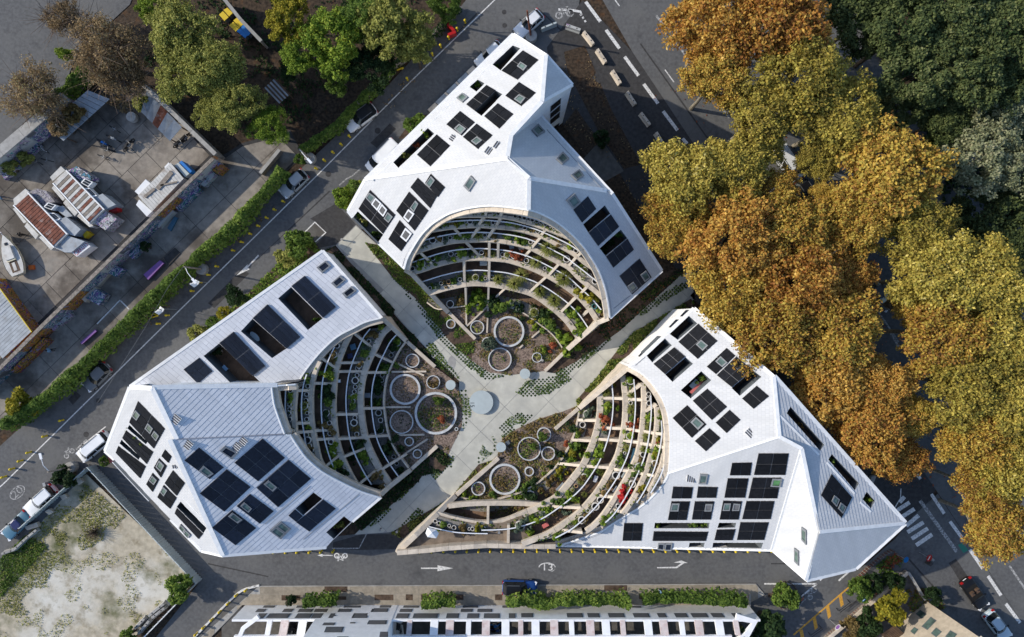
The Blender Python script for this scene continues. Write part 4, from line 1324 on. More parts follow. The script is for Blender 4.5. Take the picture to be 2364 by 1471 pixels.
solar(B, fB2, [(374, 1052), (382, 1037), (397, 1053), (390, 1068)], 1, 1)
solar(B, fB2, [(356, 1079), (368.5, 1057), (386, 1075), (372.6, 1102)], 1, 2); skylight(B, fB2, [(362, 1076), (370, 1061), (382, 1073), (374, 1088)])
solar(B, fB2, [(338.6, 1117), (353.5, 1091), (368.5, 1106), (353.5, 1135)], 1, 2); skylight(B, fB2, [(347, 1108), (354, 1096), (365, 1107), (358, 1118)])
solar(B, fB2, [(381, 1114.5), (400, 1085), (428, 1114.5), (409, 1144)]); solar(B, fB2, [(364, 1147), (379, 1118.6), (409, 1148.5), (394, 1174)]); skylight(B, fB2, [(372, 1134), (379, 1122), (389, 1131), (381, 1144)])
solar(B, fB2, [(404, 1184), (409, 1172), (470, 1232), (460, 1244)], 3, 1); skylight(B, fB2, [(415, 1217), (419, 1209), (431, 1221), (426, 1229)]); skylight(B, fB2, [(426, 1230), (431, 1222), (442, 1233), (436, 1241)])
solar(B, fB4, [(425.6, 1062.7), (459.6, 1033), (516.7, 1079), (484, 1106)], 1, 2, pb); skylight(B, fB4, tl([(1690, 1345), (1730, 1300), (1815, 1370), (1770, 1400)]))
skylight(B, fB4, [(507, 1040), (519, 1029), (551, 1045), (536, 1060)], 'panel_blue')
solar(B, fB4, [(541, 1068), (606, 1012), (658, 1057), (596, 1111)], 3, 2, pb); solar(B, fB4, [(461, 1139), (523.5, 1083), (579, 1124), (518, 1181)], 3, 2, pb)
solar(B, fB4, [(592, 1126), (666, 1061), (718, 1105), (642, 1171)], 3, 2, pb); skylight(B, fB4, [(609, 1117), (620, 1108), (640, 1124), (630, 1134)])
solar(B, fB4, [(546, 1168), (577, 1140), (632, 1180), (600, 1209)], 2, 2, pb); skylight(B, fB4, [(555, 1167.5), (564, 1158), (582, 1173), (574, 1182.5)])
solar(B, fB4, [(489.5, 1218), (536, 1177), (591.5, 1219), (544, 1258.6)], 2, 2, pb); skylight(B, fB4, [(527, 1191), (537, 1182), (560, 1199), (549, 1207)])
solar(B, fB4, [(666, 1190), (681, 1175), (699, 1191), (684, 1205)], 1, 1, pb); solar(B, fB4, [(684, 1206), (746, 1153), (775, 1174), (714, 1227)], 3, 1, pb)
skylight(B, fB4, [(622.6, 1224.7), (635.5, 1214), (660, 1232), (648.5, 1243.7)]); skylight(B, fB4, [(636, 1213.5), (648.5, 1203), (671.6, 1220.6), (660.5, 1231.5)])
vent(B, fB3, (406, 968), math.radians(-40), 4, 0.9); vent(B, fB4, (434, 1026), math.radians(-40), 4, 0.9); vent(B, fB4, (560, 1019), math.radians(-40), 4, 0.9); vent(B, fB4, (546, 1031), math.radians(-40), 4, 0.9)
vent(B, fB2, (406, 1076), math.radians(-80), 3, 0.4)
for a, c, f in (((351, 896), (408, 1014), fB3), ((300, 893), (351, 896), fB2), ((351, 894), (640, 889), fB3), ((392, 1015), (514, 1283), fB4)):
    ridge(B, f, a, c, 0.5)
ridge(B, fB4, (408, 1014), (659, 1003), 0.14, 'roof_seam')
eave(B, fB1, [(300, 892), (745, 579), (882, 735)]); eave(B, fB2, [(299, 894), (242, 1041), (264, 1061)]); eave(B, fB2, [(394, 1199), (465, 1272), (514, 1283)]); eave(B, fB4, [(514, 1283), (753, 1264)]); eave(B, fB4, [(813, 1204), (879, 1148)])
for f, px in ((fB1, [(300, 892), (745, 579), (882, 735)]), (fB2, [(299, 894), (242, 1041), (264, 1061)]), (fB2, [(351, 1150), (394, 1199), (465, 1272), (514, 1283)]), (fB4, [(514, 1283), (753, 1264), (769, 1246), (813, 1204), (879, 1147)])):
    outer_wall(B, f, px)
outer_wall(B, fB1, [(684, 888), (300, 893)], name='upper_wall', z0=3); outer_wall(B, fB3, [(351, 895), (629, 890), (684, 887)], name='upper_wall', drop=0.05, z0=5)
for px in ([(264, 1061), (351, 1150)],):
    outer_wall(B, fB2, px, 'facade_dark', name='balcony_wall')
    for zz in (1.2, 3.8):
        MB().path([P(262, 1066, zz), P(346, 1156, zz)], 0.5, 0.18).build('balcony_slab', 'reveal_dark', B)
        MB().path([P(259, 1067, zz + 0.9), P(343, 1157, zz + 0.9)], 0.07, 0.06).build('railing', 'rail_white', B)
strip(B, [fB4.pt(700, 1245, 0.04), fB4.pt(828, 1142, 0.04)], 0.08, 0.08, 'snow_rail', 'metal_grey'); strip(B, [fB4.pt(612, 1210, 0.04), fB4.pt(716, 1122, 0.04)], 0.08, 0.08, 'snow_rail', 'metal_grey')
strip(B, [fB2.pt(423, 1150, 0.05), fB2.pt(465, 1194, 0.05)], 0.1, 0.1, 'snow_rail', 'white_trim'); strip(B, [fB2.pt(438, 1240, 0.05), fB2.pt(466, 1268, 0.05)], 0.1, 0.1, 'snow_rail', 'white_trim')
oB1 = (620, 720); oB2 = (620, 920); oB3 = (820, 780); oB4 = (780, 960)
CURB_B = [(937, 788), (920, 812), (907, 838), (896, 862), (889, 890), (885.5, 929), (889, 965), (897, 1005), (913, 1040), (943, 1081)]
BB1 = [(902, 753), (882, 771), (865, 804), (850, 834), (838, 869), (832, 905), (832, 937), (834.5, 965), (841, 1004), (853, 1040), (874, 1081), (899, 1119)]
BB2 = [(811, 765), (797, 792), (783, 828), (773, 869), (769, 914), (768.5, 937), (771, 980), (777, 1022), (789, 1059), (808, 1099), (820, 1119)]
BB3 = [(737, 834), (725, 862), (717.5, 899), (716.5, 937), (719, 980), (727, 1022), (735, 1060), (744, 1078)]
BB4 = [(681, 893), (677.5, 937), (677, 955), (680, 1002)]
def rimB(u, v):
    return fB1.z(u, v) if v < 888 and u > 683 else (fB3.z(u, v) if u < 665 else fB4.z(u, v))
topB = bowl('B', B, [(0.9, CURB_B, 0.2), (2.5, BB1, 0.72), (4.3, BB2, 0.6), (5.8, BB3, 0.52), (7.4, BB4, 0.48)], RIM_B1, rimB, last_px=[(640, 893), (641, 937), (645, 955), (660, 1000)])
rim_beam(B, topB, 0.55, 1)
for r in ([(684, 888), (629, 892)], RIM_B3, [(659, 1002), (672, 1004)], RIM_B4):
    sp = smooth_px(r, 24)
    zs = [rimB(u, v) if r is not RIM_B4 else fB4.z(u, v) for u, v in sp]
    rim_beam(B, [P(u, v, z - 0.25) for (u, v), z in zip(sp, zs)], 0.55, 1)
for k, o, lst in ((1, oB1, [((1590, 550), (1310, 325)), ((1490, 785), (1110, 790)), ((1440, 918), (1080, 925))]), (1, oB2, [((1380, 245), (1030, 250)), ((1450, 605), (1070, 630)), ((1490, 770), (1160, 905)), ((1660, 1110), (1380, 1340))]),
                  (2, oB1, [((1040, 870), (790, 700)), ((980, 1110), (690, 1105))]), (2, oB2, [((980, 490), (690, 500)), ((1040, 620), (720, 640)), ((1090, 880), (860, 1065))]),
                  (3, oB1, [((640, 1212), (430, 1220))]), (3, oB2, [((640, 380), (410, 390)), ((690, 510), (420, 530))]), (4, oB2, [((410, 500), (280, 505))]),
                  (0, oB1, [((1920, 785), (1625, 650)), ((1850, 935), (1520, 940))]), (0, oB2, [((1790, 150), (1460, 158)), ((1860, 575), (1530, 592)), ((2130, 860), (1760, 1090))])):
    zs = LEVEL['B'] + [8.4]
    for p, q in lst:
        (p, q) = cr([p, q], o)
        divider(B, k, k + 1, zs[k], zs[k + 1], p, q, 0.3)
side_wall(B, [(882, 734, 5.0), (902, 753, 3.2), (937, 787, 0.9)]); side_wall(B, [(880, 1142, 4.9), (899, 1124, 3.1), (948, 1085, 0.9)])
side_wall(B, [(939, 789, 0.6), (1004, 847, 0.45)], 0.45, 'garden_wall'); side_wall(B, [(950, 1083, 0.6), (1009, 1030, 0.45)], 0.45, 'garden_wall')
for o, p, q in ((oB3, (605, 378), (1060, 582)), (oB3, (560, 526), (1096, 520)), (oB3, (450, 1073), (852, 1070)), (oB4, (880, 300), (1335, 293)), (oB4, (985, 620), (1385, 360))):
    (p, q) = cr([p, q], o)
    side_wall(B, [(*p, 0.4), (*q, 0.35)], 0.22, 'garden_edging')

# ======================================================================= building C: pointed tip towards the crossing
Cb = thing('terraced_building', 'white building with a sharp pointed end by the zebra crossing and a sunlit garden bowl', 'building', P(1650, 1050, 0))
fC1 = Facet([(1800, 1008, 15.0), (1451, 847, 7.5), (1603, 712, 11.0)])
fC2 = Facet([(1800, 1008, 15.0), fC1.a(1541, 1093), (1500, 1270, 4.2)])
fC3 = Facet([fC2.a(1852, 1036), fC2.a(1783, 1270), (1892, 1228, 14.0)])
fC4 = Facet([(1800, 1008, 15.0), fC1.a(1787, 870), (2089, 1208, 11.0)])
fC5 = Facet([fC4.a(1892, 1228), (2089, 1208, 11.0), fC3.a(1862, 1339)])
RIM_C1 = [(1451, 847), (1481, 864), (1507, 890), (1529, 924), (1541, 958), (1546, 1004), (1546, 1030), (1545, 1054), (1541, 1093)]
RIM_C2 = [(1541, 1093), (1526, 1120), (1499, 1150), (1474, 1170), (1454, 1182), (1410, 1209), (1384, 1226), (1325, 1246), (1282, 1259)]
tb = lambda pts: [(1180 + x / 3.677, 720 + y / 3.677) for x, y in pts]
o_c1 = [[(1543, 769), (1588, 727), (1610, 747), (1565, 785)], [(1487, 815), (1531, 777), (1551, 797.5), (1506, 837)], [(1536, 865), (1583, 825), (1600, 840), (1552.6, 882)], [(1689, 896), (1738, 855), (1758, 870), (1708, 914)], [(1571.6, 901), (1619, 857), (1642, 878), (1594.7, 920)]]
facet_mesh(Cb, fC1, [(1480, 828), (1603, 712), (1787, 870), (1800, 1008)] + RIM_C1[::-1], o_c1)
o_c2 = [[(1510, 1220), (1512, 1207), (1638, 1207), (1636, 1220)], [(1656, 1219), (1660, 1207), (1699.5, 1207), (1697, 1218)], [(1644, 1268), (1646.4, 1253), (1762, 1253), (1757, 1267.5)], [(1589, 1269), (1592, 1253), (1627, 1253), (1623, 1269)]]
facet_mesh(Cb, fC2, RIM_C2[::-1] + [(1800, 1008), (1852, 1036), (1783, 1270)], o_c2)
o_c4 = [[(1815.7, 954), (1825, 939), (1902.7, 1027), (1893, 1041)], [(1912, 1061), (1920, 1048), (1983, 1116), (1973, 1132)], [(1991, 1152.6), (2000.6, 1135), (2019.6, 1156.7), (2010, 1174)]]
facet_mesh(Cb, fC3, [(1852, 1036), (1892, 1228), (1862, 1339), (1783, 1270)])
facet_mesh(Cb, fC4, [(1787, 870), (2089, 1208), (1892, 1228), (1852, 1036), (1800, 1008)], o_c4)
facet_mesh(Cb, fC5, [(1892, 1228), (2089, 1208), (1975, 1312), (1862, 1339)])
for q in o_c1:
    opening(Cb, fC1, q, 2.2)
for q in o_c2:
    opening(Cb, fC2, q, 1.4, 'deck_brown')
for q in o_c4:
    opening(Cb, fC4, q, 1.8)
solar(Cb, fC1, [(1566, 789), (1612, 747), (1657, 787), (1611, 829)]); skylight(Cb, fC1, [(1607, 795), (1619, 784), (1635.5, 797.5), (1623, 810)])
solar(Cb, fC1, [(1509, 840), (1557, 801.6), (1582.5, 823), (1536, 864)], 3, 2, lift=0.1); solar(Cb, fC1, [(1631.5, 846.5), (1677.7, 803), (1698, 821), (1653, 864)], 2, 1)
solar(Cb, fC1, [(1655, 866), (1700, 823), (1737, 854), (1690, 894)], 3, 2, lift=0.1); skylight(Cb, fC1, tb([(1735, 420), (1780, 375), (1840, 430), (1795, 470)]))
solar(Cb, fC1, [(1599, 925), (1633, 897), (1679, 939), (1643.7, 970)]); solar(Cb, fC1, [(1713, 920), (1747, 890), (1775.6, 914.5), (1740, 944)], 2, 1)
solar(Cb, fC1, [(1552.6, 964.8), (1586.6, 935), (1631.5, 979.7), (1597.5, 1011)]); skylight(Cb, fC1, tb([(1525, 935), (1570, 890), (1640, 950), (1590, 1000)]))
solar(Cb, fC1, [(1652, 975.6), (1684.5, 945.7), (1710, 969), (1677.7, 1000)], 2, 1); solar(Cb, fC1, [(1604, 1018), (1638, 988), (1664, 1011), (1630, 1042)], 2, 1)
vent(Cb, fC1, (1731, 1000), math.radians(-45), 3, 0.9); vent(Cb, fC2, (1595, 1104), math.radians(82), 4, 0.8)
for q in ([(1550, 1150), (1554, 1122.7), (1600, 1124), (1596, 1150)], [(1608, 1148.5), (1611.6, 1122.7), (1657, 1124), (1653, 1148.5)], [(1684.5, 1096.7), (1690, 1068), (1736, 1067), (1732, 1096.7)],
          [(1437, 1247.8), (1441, 1207), (1484.6, 1207), (1480.5, 1247.8)]):
    solar(Cb, fC2, q, 1 if q[0][0] > 1500 else 2, 2)
for q in ([(1541.7, 1200), (1550, 1156.7), (1593, 1156.7), (1585, 1200)], [(1597, 1199), (1604, 1156.7), (1649, 1156.7), (1641, 1199)], [(1672, 1148.5), (1680, 1103.6), (1728, 1103.6), (1720, 1148.5)], [(1661, 1199), (1669.5, 1155), (1713, 1156.7), (1705, 1199)],
          [(1740, 1096), (1751, 1046), (1821, 1046), (1813, 1096)], [(1727, 1150), (1738, 1102), (1803, 1102), (1794, 1150)], [(1713, 1198), (1723, 1156), (1788, 1156), (1779, 1198)], [(1701, 1246), (1709, 1205), (1775, 1205), (1764, 1246)]):
    solar(Cb, fC2, q, 2, 2)
solar(Cb, fC2, [(1506, 1248), (1509, 1226), (1635.5, 1227), (1630, 1248)], 4, 1); solar(Cb, fC2, [(1649, 1246.5), (1654.6, 1222), (1698, 1221), (1691, 1246.5)], 2, 1)
t7 = lambda pts: [(1180 + x / 3.677, 1071 + y / 3.677) for x, y in pts]
for q, gl in (([(1350, 395), (1365, 330), (1430, 330), (1420, 395)], 'skylight_glass'), ([(1640, 395), (1650, 335), (1710, 335), (1700, 395)], 'panel_frame'), ([(1795, 390), (1808, 330), (1865, 330), (1855, 390)], 'skylight_glass'), ([(1875, 390), (1888, 330), (1945, 335), (1935, 390)], 'panel_frame'),
              ([(1590, 165), (1605, 80), (1670, 85), (1655, 165)], 'skylight_glass'), ([(1240, 722), (1250, 668), (1305, 668), (1297, 728)], 'panel_blue'), ([(1302, 728), (1310, 668), (1370, 668), (1360, 732)], 'panel_blue'), ([(2200, 185), (2218, 120), (2300, 122), (2285, 190)], 'skylight_glass_green')):
    skylight(Cb, fC2, t7(q), gl)
t8 = lambda pts: [(1764 + x / 3.677, 1071 + y / 3.677) for x, y in pts]
solar(Cb, fC4, [(1894.5, 1143), (1919, 1094), (1966.6, 1148.5), (1942, 1196)], 2, 2)
skylight(Cb, fC4, t8([(565, 315), (588, 265), (632, 300), (608, 362)])); skylight(Cb, fC4, t8([(620, 378), (642, 325), (688, 362), (662, 420)]))
skylight(Cb, fC3, [(1851.6, 1245), (1851.6, 1215), (1862.5, 1223), (1862.5, 1257)]); skylight(Cb, fC3, [(1835, 1295), (1835, 1263.6), (1845, 1271), (1845, 1305)])
for a, c, f in (((1787, 870), (1800, 1008), fC1), ((1800, 1008), (1852, 1036), fC2), ((1852, 1036), (1892, 1228), fC3), ((1892, 1228), (1862, 1339), fC3), ((1892, 1228), (2089, 1208), fC4), ((1852, 1036), (1783, 1270), fC2)):
    ridge(Cb, f, a, c, 0.4)
ridge(Cb, fC2, (1541, 1093), (1800, 1008), 0.2)
eave(Cb, fC1, [(1451, 847), (1480, 828), (1603, 712), (1787, 870)], 0, 0.4); eave(Cb, fC4, [(1787, 870), (2089, 1208)], 0, 0.6); eave(Cb, fC5, [(2089, 1208), (1975, 1312), (1862, 1339)], 0, 0.5); eave(Cb, fC3, [(1862, 1339), (1783, 1270)], 0, 0.3); eave(Cb, fC2, [(1783, 1270), (1282, 1259)], 0, 0.3)
for a, c, f in (((1800, 960), (1890, 1050), fC4), ((1908, 1068), (1972, 1140), fC4), ((1820, 900), (2070, 1188), fC4), ((1985, 1160), (2010, 1182), fC4)):
    strip(Cb, [f.pt(*a, 0.06), f.pt(*c, 0.06)], 0.22, 0.12, 'snow_rail', 'white_trim')
strip(Cb, [fC2.pt(1285, 1262, 0.05), fC2.pt(1515, 1264, 0.05)], 0.1, 0.1, 'snow_rail', 'metal_grey'); strip(Cb, [fC1.pt(1467, 844, 0.05), fC1.pt(1490, 824, 0.05)], 0.1, 0.1, 'snow_rail', 'metal_grey')
for f, px in ((fC1, [(1451, 847), (1480, 828), (1603, 712), (1787, 870)]), (fC4, [(1787, 870), (2089, 1208)]), (fC5, [(2089, 1208), (1975, 1312), (1862, 1339)]), (fC3, [(1862, 1339), (1783, 1270)]), (fC2, [(1783, 1270), (1282, 1259)])):
    outer_wall(Cb, f, px)
# windows in the wall over the lane
w0, w1 = fC1.pt(1480, 828), fC1.pt(1603, 712)
dd = (w1 - w0); hz = dd.z; dd.z = 0; wl = dd.length; dd.normalize(); nn = Vector((-dd.y, dd.x, 0))
for t0, t1 in ((0.02, 0.2), (0.27, 0.42), (0.62, 0.78), (0.84, 0.97)):
    p0, p1 = w0 + dd * wl * t0 + nn * 0.04, w0 + dd * wl * t1 + nn * 0.04
    zt = w0.z + hz * (t0 + t1) / 2 - 1.2
    mb = MB(); mb.face([(p0.x, p0.y, zt), (p1.x, p1.y, zt), (p1.x, p1.y, zt - 1.6), (p0.x, p0.y, zt - 1.6)]); mb.build('window', 'panel_blue', Cb)
oC1 = (1320, 840); oC2 = (1260, 1000); oC3 = (1060, 960); oC4 = (900, 1100); oC5 = (1160, 1080)
CURB_C = [(1337, 947), (1333.5, 971), (1321, 1016), (1293, 1066), (1261, 1099), (1229, 1123), (1187, 1142), (1129, 1156), (1087, 1154), (1063, 1148)]
CB1 = [(1385, 908), (1386, 945), (1381, 982), (1371, 1019), (1358, 1051), (1341, 1082), (1305, 1127), (1284, 1150), (1244, 1172), (1205, 1189), (1160, 1206), (1109, 1210), (1050, 1200), (1010, 1188)]
CB2 = [(1438, 867), (1444, 915), (1444, 960), (1439, 1000), (1427, 1050), (1409, 1086), (1381, 1134), (1341, 1181), (1296, 1215), (1262, 1236), (1235, 1246), (1205, 1257)]
CB3 = [(1486, 884), (1487.5, 930), (1484.5, 974), (1479, 1018), (1470, 1057), (1451, 1097), (1424, 1144), (1396, 1187), (1372, 1214), (1353, 1228)]
CB4 = [(1517, 940), (1518, 974), (1513, 1015), (1503, 1056), (1490, 1096), (1472, 1135), (1453, 1168), (1438, 1187)]
CB5 = [(1536, 1000), (1537, 1028), (1530, 1067), (1517, 1102), (1499, 1137)]
rimC = lambda u, v: fC1.z(u, v) if v < 1093 else fC2.z(u, v)
topC = bowl('C', Cb, [(0.5, CURB_C, 0.2), (2.5, CB1, 0.72), (4.2, CB2, 0.6), (5.7, CB3, 0.52), (7.1, CB4, 0.5), (8.3, CB5, 0.4)], RIM_C1 + RIM_C2[1:], rimC, last_px=[(1544, 1000), (1545, 1030), (1540, 1067), (1528, 1104), (1505, 1140)])
rim_beam(Cb, topC, 0.5, -1)
for k, o, lst in ((0, oC1, [((90, 870), (395, 880)), ((10, 1178), (315, 1190))]), (0, oC2, [((200, 470), (550, 505))]),
                  (1, oC1, [((485, 530), (800, 540)), ((450, 990), (790, 1003)), ((410, 1165), (745, 1190))]), (1, oC2, [((630, 510), (1010, 540))]), (1, oC5, [((760, 600), (1210, 622))]),
                  (2, oC1, [((860, 475), (1075, 320)), ((870, 545), (1095, 560)), ((840, 1010), (1080, 1045)), ((795, 1190), (1055, 1218))]), (2, oC2, [((1055, 560), (1300, 592)), ((815, 970), (1085, 995))]), (2, oC5, [((920, 968), (1235, 1003))]),
                  (3, oC1, [((1140, 735), (1315, 630)), ((1110, 1045), (1295, 1078)), ((1055, 1230), (1270, 1262))]), (3, oC2, [((1325, 600), (1565, 640)), ((1045, 1190), (1235, 1232))]),
                  (4, oC1, [((1295, 1070), (1452, 1100)), ((1275, 1265), (1435, 1295))]), (4, oC2, [((1560, 640), (1745, 685))])):
    zs = LEVEL['C'] + [9.0]
    for p, q in lst:
        (p, q) = cr([p, q], o)
        divider(Cb, k, k + 1, zs[k], zs[k + 1], p, q, 0.34)
side_wall(Cb, [(1451, 849, 6.4), (1438, 860, 5.7), (1386, 903, 3.1), (1337, 943, 0.9)]); side_wall(Cb, [(1335, 944, 0.6), (1281, 991, 0.4)], 0.42, 'garden_wall'); side_wall(Cb, [(1151, 1058, 0.5), (1054, 1143, 0.8)], 0.48, 'garden_wall')
side_wall(Cb, [(1052, 1145, 0.9), (1010, 1187, 2.6), (960, 1236, 3.6), (916, 1277, 3.2)], 0.62)
# south side of the lowest terrace: deck, parapet on the street, cross wall
ST = [(916, 1277), (990, 1271), (1035, 1266), (1124, 1260), (1205, 1262), (1283, 1262)]
for i in range(len(ST) - 1):
    for s in range(3):
        a, c = lerp2(ST[i], ST[i + 1], (s + 0.01) / 3), lerp2(ST[i], ST[i + 1], (s + 0.99) / 3)
        MB().path([P(*a, 3.9), P(*c, 3.9)], 0.55, 0, z0=-0.05).build('parapet_segment', 'beam_concrete', Cb)
mb = MB(); mb.pprism([(925, 1268), (1012, 1190), (1052, 1201), (1109, 1211), (1160, 1207), (1205, 1190), (1232, 1252), (1205, 1258), (1124, 1257), (1035, 1262)], 2.6, 2.5); mb.build('deck', 'deck_grey', Cb)
rr = [P(u, v, 3.5) for u, v in smooth_px(cr([(600, 775), (760, 815), (1000, 862), (1250, 880), (1510, 885)], oC4), 20)]
mb = MB(); mb.path(rr, 0.12, 0.06)
for i in range(20):
    mb.face([(rr[i].x, rr[i].y, 2.6), (rr[i + 1].x, rr[i + 1].y, 2.6), rr[i + 1], rr[i]], 1)
mb.build('railing', ['rail_white', 'rail_glass'], Cb)
mb = MB()
lo = [P(u, v, 2.62) for u, v in smooth_px([(1012, 1192), (1052, 1203), (1109, 1213), (1126, 1212)], 16)]
hi_ = [P(u, v, 2.62) for u, v in smooth_px(cr([(620, 760), (760, 800), (1000, 850), (1510, 872)], oC4), 16)]
for i in range(16):
    mb.face([lo[i], lo[i + 1], hi_[i + 1], hi_[i]])
mb.build('planter_bed', 'gravel_bed', Cb)
side_wall(Cb, [(1174, 1212, 3.3), (1173, 1256, 3.6)], 0.34, 'cross_wall'); side_wall(Cb, [(1127, 1165, 1.8), (1126, 1210, 2.9)], 0.3, 'cross_wall')
MB().path([P(u, v, 1.9) for u, v in smooth_px([(1035, 1169), (1080, 1164), (1140, 1162), (1210, 1163), (1275, 1170)], 16)], 0.6, 0.7).build('parapet_segment', 'beam_concrete', Cb)
# winding stair from the deck
stc = P(1153, 1214, 0)
st = bpy.data.objects.new('winding_stair', MB().box((stc.x, stc.y, 0.4), 0.3, 0.3, 2.4).build('tmp', 'metal_grey', None).data)
COL.objects.link(st); bpy.data.objects.remove(bpy.data.objects['tmp']); st.parent = Cb; st.location = -Cb.location
for i in range(12):
    a = math.radians(-10 - i * 9)
    zz = 2.5 - i * 0.12
    r0, r1 = 0.35, 2.1
    d = math.radians(8.2)
    mb = MB(); q = [Vector((stc.x + r * math.cos(t), stc.y + r * math.sin(t), zz)) for r, t in ((r0, a), (r1, a), (r1, a - d), (r0, a - d))]
    mb.prism(q, zz - 0.06); o = mb.build('step', 'metal_grey', Cb)
    o.parent = st; o.location = (0, 0, 0); o.data.transform(Matrix.Translation(Cb.location))
# ------------------------------------------------------------------ trees
def crown_mesh(name, m, R, Hz, n_clumps, leaves, leaf, clump_r, seed, hollow=0.35, droop=0.0, dens=1.0):
    """Leaves set in clumps through a crown of radius R and half-height Hz (centre at the origin)."""
    rg = np.random.default_rng(seed)
    c = []
    while len(c) < n_clumps:
        d = rg.normal(size=3)
        d /= np.linalg.norm(d)
        if d[2] < -0.45:
            continue
        rr = rg.uniform(hollow, 1.0) ** 0.6
        wob = 0.78 + 0.3 * math.sin(3 * math.atan2(d[1], d[0]) + seed) * 0.5 + rg.uniform(-0.12, 0.12)
        c.append((d[0] * R * rr * wob, d[1] * R * rr * wob, d[2] * Hz * rr, rg.uniform(0.6, 1.25) * clump_r))
    c = np.array(c)
    w = c[:, 3] ** 2
    idx = rg.choice(len(c), size=leaves, p=w / w.sum())
    d = rg.normal(size=(leaves, 3))
    d /= np.linalg.norm(d, axis=1, keepdims=True)
    r = rg.uniform(0.0, 1.0, leaves) ** 0.55
    pos = c[idx, :3] + d * (c[idx, 3] * r)[:, None] * np.array([1, 1, 0.75])
    pos[:, 2] -= droop * rg.random(leaves) ** 2
    nrm = d * 0.45 + rg.normal(size=(leaves, 3)) * 0.75 + np.array([-0.25, 0.05, 0.75])
    me = quads_mesh(name, m, pos, nrm, leaf * rg.uniform(0.6, 1.35, leaves))
    return me, c

def trunk_mb(mb, base, top, r0, clumps, centre, nlimb, rg):
    mid = base.lerp(top, 0.45)
    mb.tube([base, base.lerp(mid, 0.5) + Vector((0.1, 0.05, 0)), mid], [r0, r0 * 0.85, r0 * 0.7], 8)
    for k in range(nlimb):
        c = clumps[rg.integers(len(clumps))]
        e = centre + Vector(c[:3]) * 0.97
        j = mid.lerp(e, 0.4) + Vector((rg.uniform(-.6, .6), rg.uniform(-.6, .6), rg.uniform(0.2, 1.0)))
        mb.tube([mid, j, j.lerp(e, 0.6) + Vector((rg.uniform(-.4, .4), rg.uniform(-.4, .4), 0.3)), e], [r0 * 0.42, r0 * 0.24, r0 * 0.12, r0 * 0.05], 5)

TREE_SRC = {}
def tree(u, v, rpx, zc, kind, label, cat='tree', name='tree', group=None, src=None, flat=0.48, leafm=None):
    """A tree whose crown centre shows at (u, v) with radius rpx; crowns of a kind share a few meshes."""
    spec = {'plane': ('leaf_autumn', 230, 19000, 0.225, 1.0, 'bark_pale', 44), 'park': ('leaf_park', 80, 14000, 0.27, 1.1, 'bark', 8), 'olive': ('leaf_olive', 170, 16000, 0.22, 1.0, 'bark', 30),
            'fresh': ('leaf_fresh', 90, 12000, 0.27, 1.0, 'bark', 8), 'willow': ('leaf_willow', 110, 12000, 0.25, 0.9, 'bark', 8), 'bare': ('leaf_brown', 110, 6500, 0.2, 1.2, 'twig', 60),
            'shrub': ('leaf_fresh', 18, 2600, 0.2, 0.8, 'bark', 4)}[kind]
    lm, ncl, nl, ls, clr, bm, limbs = spec
    R0 = 6.4 if kind != 'shrub' else 1.6
    nvar = {'plane': 5, 'park': 3, 'olive': 2, 'fresh': 3, 'willow': 2, 'bare': 2, 'shrub': 3}[kind]
    seed = hash((round(u), round(v))) % nvar if src is None else src
    key = (kind, seed)
    R = M(rpx, zc)
    k = R / R0
    base = P(u, v, zc)
    root = thing(name, label, cat, (base.x, base.y, 0), group)
    if key not in TREE_SRC:
        TREE_SRC[key] = crown_mesh('crown', lm, R0, R0 * flat, ncl, nl, ls, clr * (1 if kind != 'shrub' else .7), 11 + seed * 5 + len(kind), droop=1.2 if kind == 'willow' else 0.0)
    me, c = TREE_SRC[key]
    o = mesh_obj('crown', me, root, (0, 0, zc))
    o.scale = (k, k, min(k, 1.15))
    o.rotation_euler = (0, 0, random.uniform(0, 6.28))
    if leafm:
        o.material_slots[0].link = 'OBJECT'
        o.material_slots[0].material = MATS[leafm]
    rz = o.rotation_euler.z
    cc = [(k * (q[0] * math.cos(rz) - q[1] * math.sin(rz)), k * (q[0] * math.sin(rz) + q[1] * math.cos(rz)), q[2] * min(k, 1.15)) for q in c]
    mb = MB()
    rg = np.random.default_rng(int(u) * 7 + int(v))
    trunk_mb(mb, Vector((base.x, base.y, 0)), Vector((base.x, base.y, zc)), 0.32 * min(1.2, k) + 0.04, cc, Vector((base.x, base.y, zc)), limbs, rg)
    if kind == 'bare':
        for q in cc[:26]:
            e = Vector((base.x, base.y, zc)) + Vector(q)
            for _ in range(7):
                f = e + Vector((rg.normal() * 1.3, rg.normal() * 1.3, rg.normal() * 0.6 + .3))
                mb.tube([e - Vector((0, 0, .3)), f], [0.035, 0.012], 3, cap=False)
    mb.build('trunk', bm, root)
    return root

